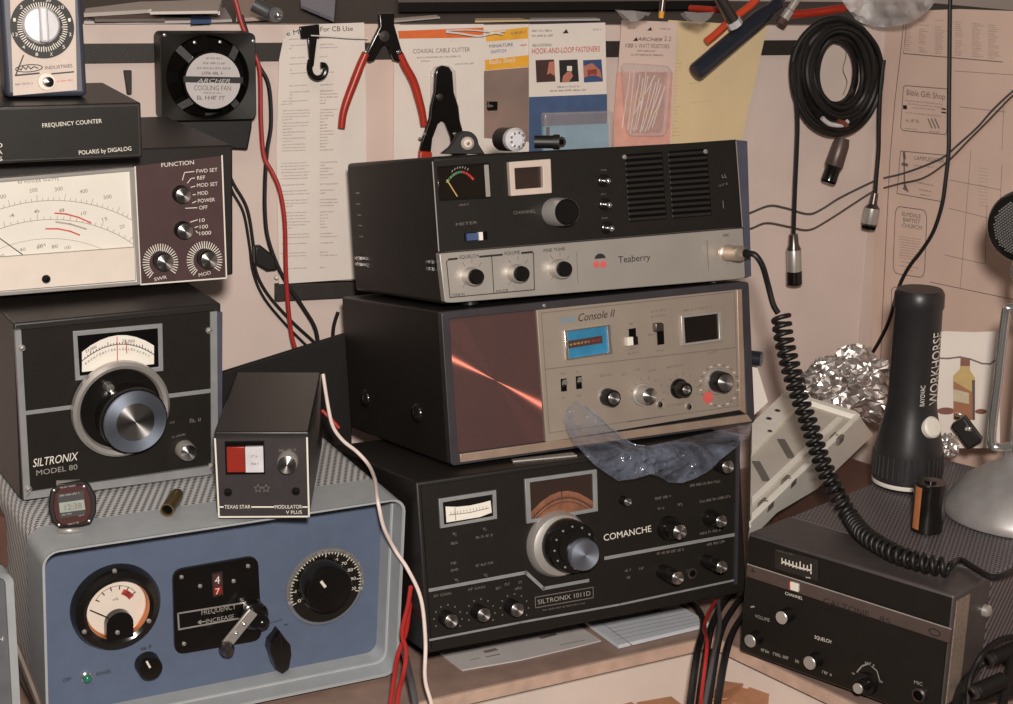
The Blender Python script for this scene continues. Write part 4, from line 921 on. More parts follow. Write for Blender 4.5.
for p, n_ in (((357, 193), 0), ((358, 204), 0), ((359, 215), 0), ((360, 225.5), 0), ((361, 236.5), 0)):
    q = T.lp(*p); mb = MB(); mb.box(-.0012, .001, q[0] - .005, q[0] + .003, q[1] - .0007, q[1] + .0007, 'steel'); T.part('vent_louver', mb)
for p in ((361, 261), (433, 265)):
    q = T.lp(*p); mb = MB(); mb.box(-.002, .001, q[0] - .010, q[0] + .010, q[1] - .005, q[1] + .005, 'black_gloss')
    for dz in (-.0033, .0033):
        for dy in (-.006, .005): mb.box(-.0045, 0, q[0] + dy - .004, q[0] + dy + .003, q[1] + dz - .0014, q[1] + dz + .0014, 'chrome')
    T.part('bracket_bolt', mb)
# microphone socket
c = T.fp(728, 253, .006); mm = T.m(728, 253, .006); mb = MB(); mb.lathe((c[0], 0, c[1]), (0, -1, 0), [(8.8 * mm, .003), (8.8 * mm, .006), (7.4 * mm, .007)], 22, 'plug_brass'); T.part('microphone_socket', mb)
MICC = c

# items on the top radio
def onT(px, up): p = T.tp(*px, up); return T.world((p[0], p[1], T.h + up))
def face_cyl(name, label, cat, px, rpx, back, m1, face, extra=None):
    """short cylinder on the top radio, its round face towards the room"""
    r_ = rpx * .00108; u = T.fp(*px, -.02); p = Vector((u[0], .02, T.h + r_ + .0008)); 
    D = Dev(name, label, cat, T.world(p), (.15, -.12, 0), (0, 0, 0)); return D, r_
D, r_ = face_cyl('rubber_grommet_clamp', 'black rubber clamp with bright metal bolt, leftmost small thing on the top radio', 'clamp', (466, 143), 9.5, 0, 0, 0)
mb = MB(); mb.prism([(-.024, -r_), (.018, -r_), (.012, -.001)] + circ((0, 0), r_ * 1.12, 10, 20, 165) + [(-.016, -.004)], -.002, .014, 'dull_black'); D.part('clamp_body', mb, bevel=.001)
mb = MB(); mb.lathe((.001, 0, 0), (0, -1, 0), [(.0062, .001), (.0062, .004), (.004, .007), (0, .0075)], 20, 'cream_face'); mb.lathe((.001, 0, 0), (0, -1, 0), [(.0018, .0076), (.0016, .009), (0, .0095)], 10, 'chrome'); D.part('bolt_head', mb)
D, r_ = face_cyl('vacuum_tube_socket', 'black ringed glass electron tube lying on the top radio, middle small thing', 'tube', (517, 139.5), 10.5, 0, 0, 0)
mb = MB(); mb.lathe((-.004, 0, 0), (-.35, 1, 0), [(r_, 0), (r_, .022), (r_ * .8, .025), (0, .026)], 24, 'black_rubber'); D.part('tube_base', mb)
mb = MB()
mb.lathe((-.004, 0, 0), (.35, -1, 0), [(r_ * .98, 0), (r_, .006), (r_ * .75, .009), (r_ * .3, .010), (0, .0102)], 24, 'clear_ridge'); D.part('glass_end', mb)
mb = MB()
for j in range(9):
    a = j * .698; mb.cyl((-.002 + r_ * .6 * math.cos(a), -.009, r_ * .6 * math.sin(a)), (-.001 + r_ * .58 * math.cos(a), -.0145, r_ * .58 * math.sin(a)), .0011, 8, 'chrome')
D.part('contact_pins', mb)
D, r_ = face_cyl('coaxial_adapter', 'black coaxial adapter lying on the top radio, rightmost small thing', 'adapter', (557, 141), 6.5, 0, 0, 0)
mb = MB(); mb.cyl((-.022, .002, 0), (0, -.002, 0), r_ * .9, 18, 'black_rubber'); mb.cyl((-.004, -.0015, 0), (.002, -.003, 0), r_ * 1.05, 18, 'black_rubber'); D.part('adapter_body', mb)
mb = MB(); mb.lathe((.0015, -.004, 0), (.35, -1, 0), [(r_ * .75, 0), (r_ * .75, .004), (r_ * .4, .004, 'hole'), (r_ * .35, .001, 'hole'), (0, .001, 'copper')], 18, 'steel'); D.part('adapter_tip', mb)

# ------------------------------------------------------------------ crumpled clear bag hanging over the middle radio's corner
ol = [(563.7, 420), (567, 409), (575.5, 400), (586, 405), (594.5, 413), (612, 428), (631, 443), (645, 446), (658, 444), (676, 440), (692, 436), (720, 430), (751, 424), (750, 432), (744, 441), (733, 450), (720, 460), (714, 467), (706, 473), (694, 479), (682, 483), (669, 482.5), (660, 477), (651, 474), (634, 479), (618, 481), (606, 473), (594.5, 465), (585, 455), (575.5, 444), (568, 432)]
def bagoff(x, y):
    t = min(max((y - 422) / 32, 0), 1); b = .014 + .056 * t * t * (3 - 2 * t)
    q = Vector((x * .07, y * .07, 3)); return b + .0055 * noise.noise(q) + .0035 * noise.noise(q * 2.7) + (.0035 * abs(math.sin(x * .21 + y * .33 + 3 * noise.noise(q * .6))))
pts = []
n_ = len(ol)
for i in range(n_):
    a, b = ol[i], ol[(i + 1) % n_]
    for j in range(3): pts.append((a[0] + (b[0] - a[0]) * j / 3, a[1] + (b[1] - a[1]) * j / 3))
nb = len(pts)
def inside(p, P):
    r_ = False; j = len(P) - 1
    for i in range(len(P)):
        if (P[i][1] > p[1]) != (P[j][1] > p[1]) and p[0] < (P[j][0] - P[i][0]) * (p[1] - P[i][1]) / (P[j][1] - P[i][1]) + P[i][0]: r_ = not r_
        j = i
    return r_
inn_ = []
y_ = 399
while y_ < 484:
    x_ = 562
    while x_ < 752:
        p = (x_ + random.uniform(-.8, .8), y_ + random.uniform(-.8, .8))
        if inside(p, ol) and all((p[0] - q[0]) ** 2 + (p[1] - q[1]) ** 2 > 4 for q in pts[:nb]): inn_.append(p)
        x_ += 3.2
    y_ += 3.2
res = delaunay_2d_cdt([Vector(p) for p in pts + inn_], [], [list(range(nb))], 1, 1e-4)
mb = MB(); mb.add([K.p3(v.x, v.y, bagoff(v.x, v.y)) for v in res[0]], [tuple(f)[::-1] for f in res[2]], 'bag_clear')
bagD = Dev('plastic_bag', 'crumpled clear plastic bag drooping between the middle and bottom radios', 'bag', K.world((0, 0, 0)), (.4344, -.1668, -.0190))
bagD.part('bag_film', mb, ang=60)
mb = MB(); mb.tube([K.p3(x, y, bagoff(x, y) + .002) for x, y in ol[3:8]] , .0007, 6, 'bag_clear'); bagD.part('folded_edge', mb)
# ------------------------------------------------------------------ things hanging on the back wall
def onwall(name, label, cat, px, off, W_=None, group=None, tilt=0.):
    W_ = W_ or WB; y = WYAW if W_ is WB else RYAW
    return Dev(name, label, cat, W_.world(W_.p3(*px, off)), (y, tilt, 0), group=group)
def hang(name, label, cat, W_, pts, r, m, off, n=8, sub=6, group=None):
    """cable along pixels on a wall, standing off it by off (number or list)"""
    P = []
    for i, p in enumerate(pts):
        o = off if isinstance(off, (int, float)) else off[0] + (off[1] - off[0]) * i / (len(pts) - 1)
        P.append(W_.world(W_.p3(p[0], p[1], o)))
    return wire(name, label, cat, P, r, m, group, n, sub)
def sheet(D, mb, pts, m, t=.0006, off=0.): mb.prism(D.poly(pts, off), -off - t, -off, m); return mb

# cooling fan
Fn = onwall('cooling_fan', 'square black cooling fan with round silver label hung on the wall', 'fan', (208, 80), .055)
mb = MB(); sheet(Fn, mb, [(160, 34), (163, 30.5), (238, 30.5), (241, 36), (253, 36), (257, 40), (253.5, 127), (249, 130), (162, 118), (159, 114)], 'black_case', .002)
mb = MB()
of = rr(*sum(zip(Fn.fp(162, 121, 0), Fn.fp(255.5, 33, 0)), ()), .006)
of = [tuple(Vector(of[i]).lerp(Vector(of[(i + 1) % len(of)]), k / 9)) for i in range(len(of)) for k in range(9 if (Vector(of[i]) - Vector(of[(i + 1) % len(of)])).length > .01 else 1)]
cl_ = Fn.fp(208.5, 77.5); n = len(of); R_ = .044
ic = []
for p in of:
    a = math.atan2(p[1] - cl_[1], p[0] - cl_[0]); ic.append((cl_[0] + R_ * math.cos(a), cl_[1] + R_ * math.sin(a)))
mb.frame(of, ic, 0, .036, 'black_panel', yi=.003); fr = Fn.part('housing', mb, bevel=.001)
mb = MB(); mb.lathe((cl_[0], 0, cl_[1]), (0, -1, 0), [(R_, -.034), (0, -.034)], 40, 'hole', cap=False)
for j in range(7):
    a = j * .8976
    vs = []
    for rr0, tw in ((.024, .35), (.044, .25)):
        for da, y_ in ((-tw, .010), (tw, .028)): vs.append((cl_[0] + rr0 * math.cos(a + da), y_, cl_[1] + rr0 * math.sin(a + da)))
    mb.add(vs, [(0, 1, 3, 2)], 'black_gloss')
b_ = Fn.part('fan_blades', mb); mb = MB()
hub = Fn.fp(213, 81, .002); mm = Fn.m(213, 81, .002)
mb.lathe((hub[0], 0, hub[1]), (0, -1, 0), [(29.5 * mm, -.030), (29.5 * mm, .001), (28.5 * mm, .002)], 44, 'black_gloss'); hb = Fn.part('motor_hub', mb)
mb = MB(); mb.lathe((hub[0], 0, hub[1]), (0, -1, 0), [(27.8 * mm, .002), (27.8 * mm, .0024), (0, .0024)], 44, 'paper_grey')
o_ = .0027; Fn.line(mb, [(186, 79.3), (240.5, 80.3)], 6.2, 'black_print', o_ - .0001); Fn.text(mb, 'ARCHER', (197, 82.6), (230, 83), 4.2, 'paper_grey', o_ + .0002, shear=.3)
Fn.text(mb, 'COOLING FAN', (194, 90.2), (231, 90.6), 5.2, 'faint_print', o_);
for a, b, h_ in (((206, 59), (223, 59.3), 1.8), ((203, 64), (226, 64.3), 2), ((197, 69), (232, 69.4), 2), ((202, 74.5), (224, 75), 3), ((203, 93.5), (222, 93.8), 1.6), ((197, 99.5), (228, 100), 4)): Fn.words(mb, a, b, h_, 'faint_print', o_, word=3)
Fn.part('label_disc', mb, hb, label='round silver paper label with black band')
for j in range(4):
    a = math.radians(45 + 90 * j); mb = MB(); d = Vector((math.cos(a), math.sin(a))); e = Vector((-d.y, d.x)) * .004
    p0 = Vector(hub) + d * 27 * mm; p1 = Vector(cl_) + d * .045; mb.prism([tuple(p0 - e), tuple(p1 - e), tuple(p1 + e), tuple(p0 + e)], .004, .010, 'black_case'); Fn.part('support_strut', mb)
for p in ((164.5, 35), (253, 41), (194.5, 42.5), (220, 42)): screw(Fn, p, 1.8, 'satin')
mb = MB(); mb.prism(Fn.poly([(160, 112), (253, 112), (252, 128), (248, 150), (212, 148), (200, 140), (162, 134)], -.030), .030, .050, 'black_rubber'); Fn.part('lower_block', mb, bevel=.002)  # black block filling the dark area below the fan frame

# sheets of print
P1 = onwall('printed_sheet', 'long printed sheet with CB heading hanging behind the red-handled pliers', 'paper', (320, 150), .010)
mb = MB(); sheet(P1, mb, [(283, 40), (288, 32), (297, 27.5), (320, 24), (364, 22.5), (366, 100), (367, 277), (353, 279), (279, 284), (276, 150), (279, 60)], 'paper'); ps = P1.part('sheet', mb, smooth=False)
mb = MB(); o_ = .0010
P1.text(mb, 'For CB Use', (320.5, 31.6), (353, 30.8), 5.2, 'black_print', o_); P1.text(mb, 'e M', (287, 36), (299, 34), 5, 'black_print', o_)
y_ = 40
while y_ < 272:
    sk = random.random() < .28
    if not sk:
        P1.words(mb, (282 + random.uniform(-1, 1) + (8 if y_ < 100 else 0), y_), (random.choice((293, 306, 308, 310)) if y_ < 240 else 307, y_ - 1), 1.0, 'grey_ink', o_, word=5)
        P1.words(mb, (320, y_ - 1), (random.choice((328, 334, 338, 326)), y_ - 1.5), 1.2, 'grey_ink', o_, word=4)
    y_ += 3.1
P1.part('print', mb, ps)
P2 = onwall('blank_sheet', 'blank pinkish strip of paper between the long printed sheet and the cutter card', 'paper', (380, 100), .006)
mb = MB(); sheet(P2, mb, [(360, 24), (400, 24), (401, 200), (361, 200)], 'paper_pink'); P2.part('sheet', mb, smooth=False)
# cutter card
Cc = onwall('cutter_package', 'white retail card with orange header holding a black coaxial cable cutter', 'package', (440, 100), .014)
mb = MB(); sheet(Cc, mb, [(394, 25), (483.5, 24), (484, 190), (393, 190)], 'paper', .0008); cd_ = Cc.part('card', mb, smooth=False)
mb = MB(); o_ = .0012; mb.quad(Cc.poly([(398, 31), (486 - 2.5, 27.5), (483.5, 37.5), (399, 38.7)], o_ - .0002), -o_ + .0002, 'orange_print')
Cc.text(mb, 'COAXIAL CABLE CUTTER', (413, 53.5), (470, 51.5), 4.6, 'faint_print', o_); Cc.words(mb, (417, 58.5), (462, 57), 1.6, 'grey_ink', o_); Cc.words(mb, (421, 62), (430, 61.6), 1.6, 'grey_ink', o_); Cc.words(mb, (455, 65), (474, 64), 1.4, 'grey_ink', o_)
Cc.part('print', mb, cd_)
mb = MB(); sheet(Cc, mb, [(430, 72), (434, 66), (448, 65), (455, 71), (456, 100), (464, 150), (466, 185), (416, 185), (424, 140), (430, 110)], 'clear_plastic', .004, .0012); Cc.part('blister', mb, bevel=.0015)
Ct = onwall('cable_cutter', 'black coaxial cable cutter with scissor legs on the orange-topped white card', 'pliers', (441, 110), .020)
body = [(433.5, 74), (435.5, 67.5), (441, 65), (447.5, 66.5), (451, 72), (452.5, 92), (457, 106), (458.5, 120), (464, 140), (466, 158), (451, 158), (449, 137), (443.5, 123), (440, 120.5), (436.5, 123.5), (431, 138), (429.5, 152), (418, 151), (421, 138), (428, 118), (429, 106), (432.5, 92)]
mb = MB(); sheet(Ct, mb, body, 'black_gloss', .006); Ct.part('cutter_body', mb, bevel=.0015)
mb = MB(); sheet(Ct, mb, [(417.5, 150), (430, 151), (429.5, 175), (416, 175)], 'red_plastic', .009); Ct.part('grip', mb, bevel=.002, label='red end of the cutter handle')
mb = MB(); c = Ct.fp(439.5, 97, .006); mb.lathe((c[0], 0, c[1]), (0, -1, 0), [(.004, .004), (.004, .007), (0, .0075)], 14, 'steel'); Ct.part('pivot_bolt', mb)
for p in ((425, 134), (455, 134), (420, 139)): screw(Ct, p, 2, 'chrome', .006)
# switch card
Sw = onwall('switch_package', 'narrow blister card with orange-yellow bands and a tiny switch', 'package', (505, 100), .011)
mb = MB(); sheet(Sw, mb, [(483, 25), (530, 24), (530, 190), (483, 190)], 'paper', .0008); cd_ = Sw.part('card', mb, smooth=False)
o_ = .0012; mb = MB(); mb.quad(Sw.poly([(486, 32), (528, 27), (528, 38.5), (486, 41.5)], .001), -.001, 'yellow_print'); mb.quad(Sw.poly([(485, 60), (529, 55), (529, 66.5), (485, 70.5)], .001), -.001, 'yellow_print')
mb.quad(Sw.poly([(484, 71), (529.5, 67), (530, 142), (483, 138)], .001), -.001, 'card_grey')
Sw.text(mb, 'Radio Shack', (489, 64.5), (516, 61.8), 5, 'paper', o_ + .0002, shear=.2); Sw.text(mb, 'MINIATURE', (489.5, 48), (513, 46), 3.4, 'indigo', o_); Sw.text(mb, 'SWITCH', (491, 53.6), (506, 52.2), 3.4, 'indigo', o_); Sw.words(mb, (511, 34.5), (527, 33), 2.4, 'faint_print', o_, word=3); Sw.words(mb, (520, 46), (527, 45.5), 1.6, 'red_print', o_)
Sw.part('print', mb, cd_)
c = Sw.fp(493, 106, .006)
Ts = onwall('slide_switch', 'tiny dark metal switch sealed in the orange-yellow banded card', 'switch', (493, 106), .0205)
mb = MB(); mb.box(-.006, .006, 0, .005, -.005, .005, 'black_gloss'); Ts.part('switch_body', mb, bevel=.0006)
mb = MB(); mb.cyl((-.001, 0, 0), (-.008, -.006, .001), .0016, 10, 'chrome'); Ts.part('switch_lever', mb)
# fasteners card
Hp = onwall('fastener_package', 'white and blue retail card with red HOOK-AND-LOOP FASTENERS title', 'package', (568, 90), .016)
mb = MB(); sheet(Hp, mb, [(528.5, 24.5), (605, 22.5), (608, 185), (529, 185)], 'paper', .0008); cd_ = Hp.part('card', mb, smooth=False)
mb = MB(); o_ = .0012; mb.quad(Hp.poly([(529, 97), (607, 94), (608, 185), (529, 185)], .001), -.001, 'card_blue')
Hp.text(mb, 'HOOK-AND-LOOP FASTENERS', (532, 54), (600, 51.5), 5.8, 'red_print', o_); Hp.text(mb, 'SELF-STICKING', (532.5, 46.8), (551.5, 46.2), 2.8, 'black_print', o_)
Hp.words(mb, (532, 32), (553, 31.5), 2.2, 'grey_ink', o_, word=3); Hp.words(mb, (532, 37), (554, 36.3), 2, 'grey_ink', o_, word=3); Hp.words(mb, (593, 30.5), (602, 30.2), 1.6, 'grey_ink', o_); mb.quad(Hp.poly([(562.5, 33.5), (566.5, 29), (568.5, 33.2)], o_), -o_, 'black_print')
Hp.words(mb, (557, 88), (581, 87.2), 1.8, 'faint_print', o_); Hp.words(mb, (550, 91.8), (587, 90.6), 1.8, 'faint_print', o_)
for x0, m_ in ((535.5, 'photo_dark'), (559, 'black_print'), (583, 'indigo')):
    mb.quad(Hp.poly([(x0, 60.2), (x0 + 18.5, 59.4), (x0 + 20, 81.5), (x0 + 1, 82.5)], .001), -.001, m_)
for P_, m_ in (([(549, 62), (554.5, 61), (555, 76), (550, 73), (547, 75)], 'skin_print'), ([(562, 82), (563, 76), (567, 72), (571, 71), (573, 76), (569, 82)], 'skin_print'), ([(567, 66), (572, 66), (572, 71), (567, 71)], 'paper'), ([(583.5, 66), (592, 63), (600, 70), (602, 78), (592, 74), (584, 78)], 'skin_print'), ([(587, 70), (597, 69), (597, 75), (588, 76)], 'red_soft')):
    mb.quad(Hp.poly(P_, .0014), -.0014, m_)
Hp.part('print', mb, cd_)
mb = MB(); sheet(Hp, mb, [(540, 112), (610, 110), (611, 185), (541, 185)], 'clear_plastic', .012, .001); Hp.part('blister', mb, bevel=.003)
mb = MB(); sheet(Hp, mb, [(541, 126), (607, 123), (608, 180), (541, 180)], 'card_teal', .004, .002); mb.prism(Hp.poly([(546, 127), (549.5, 127), (549.5, 136), (546, 136)], .006), -.0066, -.005, 'black_gloss'); Hp.part('fastener_strip', mb)
# resistor card
Rp = onwall('resistor_package', 'pink blister card of small electronic parts, right of the blue fastener card', 'package', (645, 90), .018)
mb = MB(); sheet(Rp, mb, [(621.5, 20), (677.5, 22), (673, 100), (670, 170), (611, 170), (617, 80)], 'paper_pink', .0008); cd_ = Rp.part('card', mb, smooth=False)
mb = MB(); o_ = .0012; mb.quad(Rp.poly([(617, 72), (673, 72), (669.5, 150), (612, 150)], .001), -.001, 'card_pink')
Rp.text(mb, 'ARCHER', (637, 40.5), (662, 41.5), 3.6, 'black_print', o_, shear=.3); mb.quad(Rp.poly([(633, 41), (636.5, 37), (638, 41)], o_), -o_, 'black_print'); Rp.text(mb, '100', (625.5, 47.5), (633, 47.7), 4.4, 'black_print', o_); Rp.text(mb, '\u00bc WATT RESISTORS', (634.5, 47.7), (669, 48.4), 4.4, 'faint_print', o_); Rp.text(mb, '2.2', (664, 40.6), (671, 41), 4.4, 'faint_print', o_)
Rp.words(mb, (637, 51.5), (656, 52), 1.6, 'faint_print', o_); Rp.words(mb, (631, 55.5), (664, 56.2), 1.8, 'faint_print', o_); mb.quad(Rp.poly([(647, 30.5), (651, 27), (652, 30.5)], o_), -o_, 'black_print'); Rp.words(mb, (660, 29.5), (671, 30), 1.6, 'grey_ink', o_); Rp.words(mb, (628, 29), (637, 29), 2, 'grey_ink', o_)
Rp.part('print', mb, cd_)
mb = MB(); ob = Rp.poly([(619.5, 67), (623, 62.5), (666, 65), (670, 72), (665, 130), (661, 136), (628, 136), (624, 130)], .001); mb.prism(rquad(ob, .2), -.0105, -.001, 'clear_plastic'); Rp.part('blister', mb, bevel=.003)
rpos = [(630, 72, 622, 128), (634, 70, 628, 130), (643, 78, 634, 132), (648, 76, 636, 130), (652, 80, 640, 133), (656, 82, 642, 131), (661, 84, 645, 132), (665, 86, 648, 130), (640, 74, 631, 126), (659, 78, 650, 118), (655, 75, 632, 118), (646, 72, 640, 112), (663, 92, 652, 128), (637, 90, 630, 134)]
for j, (x0, y0, x1, y1) in enumerate(rpos):
    dv = .0035 + .0004 * j
    D = onwall('resistor', 'tiny tan resistor on long shiny wire leads inside the pink blister card', 'resistor', ((x0 + x1) / 2, (y0 + y1) / 2), .018 + dv, group='resistors in the pink blister card')
    a = Vector(D.p3(x0, y0)); b = Vector(D.p3(x1, y1)); mid_ = a.lerp(b, random.uniform(.4, .7)); d = (b - a).normalized()
    mb = MB(); mb.tube([a, a.lerp(b, .3) + Vector((.0006, 0, 0)), b], .0006, 5, 'lead_wire', 3); D.part('lead', mb); mb = MB(); mb.tube([mid_ - d * .003, mid_, mid_ + d * .003], .0012, 8, 'paper_yellow', 2); D.part('resistor_body', mb)
# yellow envelope
Ye = onwall('envelope', 'yellowed sheet with faint typed lines hanging right of the pink blister card', 'paper', (710, 80), .012)
mb = MB(); sheet(Ye, mb, [(668, 20), (767, 26), (741, 142), (735, 175), (660, 175)], 'paper_yellow', .0010); ps = Ye.part('sheet', mb, smooth=False)
mb = MB()
for j in range(26):
    y_ = 46 + j * 3.6; Ye.words(mb, (674 - j * .12, y_), (random.choice((680, 678, 683)) - j * .1, y_), 1.0, 'needle_gold', .0014, word=3)
for a, b in (((700, 62), (722, 60)), ((688, 84), (700, 83)), ((690, 103), (712, 101))): Ye.words(mb, a, b, .8, 'needle_gold', .0014, word=5)
Ye.part('print', mb, ps)

# black plastic hook
Hk = onwall('plastic_hook', 'black plastic J-shaped hook hanging in front of the long printed sheet', 'hook', (312, 50), .024)
mb = MB(); sheet(Hk, mb, [(298.5, 26.5), (318.5, 24.2), (319, 38), (300.5, 38.5)], 'black_gloss', .004); sheet(Hk, mb, [(306.5, 37), (316.5, 37), (313, 66), (309, 66)], 'black_gloss', .004); Hk.part('hook_plate', mb, bevel=.001)
mb = MB(); mb.tube([Hk.p3(*p, .002) for p in ((310.5, 60), (309.5, 68), (311.5, 75), (317, 78.3), (323, 76), (325.8, 70), (324.2, 65.5), (320.8, 65))], .0034, 10, 'black_gloss'); Hk.part('hook_bend', mb)
wire('wire_rod', 'thin pale wire running from the black hook to the red-handled pliers', 'wire', [WB.world(WB.p3(*p, .031)) for p in ((311, 35.5), (330, 36.5), (350, 38), (368, 38.5))], .0007, 'lead_wire', n=6)
# red handled pliers
Pl = onwall('pliers', 'open black pliers with long red handle grips hanging on the wall', 'pliers', (384, 45), .030)
mb = MB(); sheet(Pl, mb, [(377, 13), (393, 13), (392.5, 24), (400, 50), (404, 58), (397, 62), (392, 60), (386, 44), (381.5, 44), (373, 60), (368, 62), (361, 57), (366, 50), (378, 26)], 'black_gloss', .007); Pl.part('jaw', mb, bevel=.0015)
mb = MB(); c = Pl.fp(384, 36, .007); mb.lathe((c[0], 0, c[1]), (0, -1, 0), [(.006, .004), (.006, .009), (0, .0095)], 18, 'steel'); Pl.part('pivot_rivet', mb)
for P_ in ([(366, 53), (361, 64), (354, 82), (346.5, 102), (343, 115), (341.5, 128)], [(399.5, 54), (405, 66), (413.5, 82), (419.5, 102), (422.5, 115), (424, 126)]):
    mb = MB(); mb.tube([Pl.p3(x, y, .004) for x, y in P_], lambda t: .0050 - .0015 * abs(t - .35), 12, 'red_plastic'); Pl.part('grip', mb, label='red plastic grip')
for p in ((366, 52), (398.5, 52)): screw(Pl, p, 2.2, 'chrome', .007)
wire('wire_rod', 'silver peg-hook wire lying across the orange header of the cutter card', 'wire', [WB.world(WB.p3(*p, .026)) for p in ((446, 32), (460, 33.5), (478, 36), (490, 34), (505, 31))], .0011, 'lead_wire', n=6)
wire('wire_rod', 'silver peg-hook wire lying just above the orange header', 'wire', [WB.world(WB.p3(*p, .026)) for p in ((446, 30.5), (470, 30), (490, 32), (503, 34.5))], .0008, 'lead_wire', n=6)

# tools over the yellow envelope
def tool(name, label, cat, a, b, rpx, m, off, off2=None, parts=None, prof=None):
    A = Vector(WB.world(WB.p3(*a, off))); Bq = Vector(WB.world(WB.p3(*b, off2 if off2 is not None else off)))
    r = rpx * WB.m(*a, off); o = bpy.data.objects.new(name, None); C.objects.link(o); o.location = A; tag(o, label, cat); L = (Bq - A)
    return o, A, L, r
o, A, L, r = tool('screwdriver', 'blue-black fluted screwdriver handle pointing down-left over the yellowed sheet', 'screwdriver', (696, 72), (778, 3), 9.4, '', .055, .03)
mb = MB(); mb.lathe((0, 0, 0), L, [(r * .7, -.001), (r * .95, 0), (r, .003), (r, L.length * .8), (r * .7, L.length * .9), (r * .7, L.length)], 14, 'tool_blue'); mb.build('handle', o)
mb = MB(); mb.cyl(L, L + L.normalized() * .05, r * .3, 12, 'steel'); mb.build('shank', o)
wire('pliers', 'orange-red tool handle crossing behind the blue-black screwdriver', 'tool', [WB.world(WB.p3(*p, .034)) for p in ((706, 42), (716, 34), (729, 22), (742, 12), (754, 2), (762, -10))], .0048, 'orange_red', n=10)
wire('pliers', 'dull red tool handle lying flat along the ledge left of the clear bag', 'tool', [WB.world(WB.p3(*p, .014)) for p in ((786, 15), (805, 13.5), (825, 11), (848, 7), (862, 3))], .0052, 'red_plastic', n=10)
o, A, L, r = tool('coaxial_plug', 'silver coaxial plug with pale tip hanging at the top edge above the screwdriver', 'plug', (736, 26), (716, -8), 6.5, '', .05)
mb = MB(); mb.lathe((0, 0, 0), L, [(r * 1.2, 0), (r * 1.2, .008)], 8, 'clear_ridge'); mb.build('tip', o); mb = MB(); mb.lathe((0, 0, 0), L, [(r, .008), (r, L.length)], 16, 'steel'); mb.build('barrel', o)
o, A, L, r = tool('nut_driver', 'short bright metal driver tip at the top edge, right of the screwdriver', 'tool', (782, 22), (802, -8), 5.2, '', .05)
mb = MB(); mb.lathe((0, 0, 0), L, [(r * .8, .002, 'hole'), (r, 0), (r, .016), (r * .75, .018), (r * .75, L.length)], 14, 'satin'); mb.build('shaft', o)
mb = MB(); mb.lathe((0, 0, 0), L, [(r * 1.15, -.004), (r * 1.15, .004)], 6, 'photo_dark'); mb.build('socket', o)

# ------------------------------------------------------------------ on the ledge
def onled(px, up=0.): return on_z(px[0], px[1], LEDGE + up)
def ledge_obj(name, label, cat, pts, h, m, up=.0, tilt=0., group=None):
    mb = MB(); P = [onled(p, up) for p in pts]; n = len(P); h_ = [h * (1 + tilt * i / n) for i in range(n)]
    mb.add([(p.x, p.y, p.z) for p in P] + [(p.x, p.y, p.z + h_[i]) for i, p in enumerate(P)], [tuple(range(n))[::-1], tuple(range(n, 2 * n))] + [(i, (i + 1) % n, n + (i + 1) % n, n + i) for i in range(n)], m)
    o = mb.build(name, origin=P[0], smooth=False); tag(o, label, cat, group); return o
ledge_obj('paper_sheet', 'grey pamphlet lying lowest on the ledge at upper left', 'paper', [(84, 24), (140, 24), (200, 23), (232, 22), (225, 10), (95, 12)], .003, 'paper_grey')
ledge_obj('paper_sheet', 'dark folded leaflet on the ledge above the grey pamphlet', 'paper', [(95, 22), (165, 21.5), (150, 17), (90, 17.5)], .003, 'faint_print', .0035)
ledge_obj('paper_sheet', 'long cream sheet curling on top of the ledge pile at upper left', 'paper', [(84, 17), (150, 13), (220, 15), (222, 3), (140, 5), (86, 12)], .004, 'paper', .007)
ledge_obj('paper_sheet', 'white folded pages right of the cream sheet on the ledge', 'paper', [(150, 14.5), (218, 13.5), (222, 1), (160, 4)], .003, 'paper', .0115)
ledge_obj('plastic_tag', 'small blue plastic tag on the ledge edge above the cooling fan', 'tag', [(191, 24), (211, 23.5), (212, 16), (192, 17)], .004, 'indigo', .002)
ledge_obj('folded_card', 'pale blue and white folded card at the top edge left of the pliers', 'card', [(301, 8), (334, 22), (336, -6), (300, -6)], .004, 'paper_blue', .002)
ledge_obj('paper_sheet', 'pinkish crumpled scrap behind the grey cable plug on the ledge', 'paper', [(236, 22), (270, 20), (262, 2), (238, 2)], .004, 'paper_pink')
ledge_obj('paper_sheet', 'thin white strip of paper on the dark ledge right of the pliers', 'paper', [(394, 22.5), (440, 18.5), (436, 16.5), (394, 20)], .002, 'paper')
ledge_obj('paper_sheet', 'tan strip of paper on the dark ledge above the yellow banded card', 'paper', [(475, 20), (520, 19.5), (530, 21.5), (475, 22.5)], .002, 'paper_yellow')
ledge_obj('paper_sheet', 'thin pale sheet edge on the dark ledge above the fastener card', 'paper', [(530, 21.5), (600, 20.5), (596, 19), (530, 19.5)], .002, 'paper_grey')
ledge_obj('storage_tray', 'long black tray on the ledge behind the hanging packages', 'tray', [(398, 12), (725, 9), (725, -4), (398, -2)], .012, 'black_case', .001)
p = onled((272, 14), .012); mb = MB(); mb.tube([p + Vector((-.02, 0, .01)), p, p + Vector((.006, -.01, .0))], .008, 12, 'grey_wire'); mb.ball(p + Vector((.008, -.012, 0)), .005, 'chrome', 12, 8); tag(mb.build('cable_plug', origin=p), 'grey cable plug with bright tip lying on the ledge above the red and black wires', 'plug')
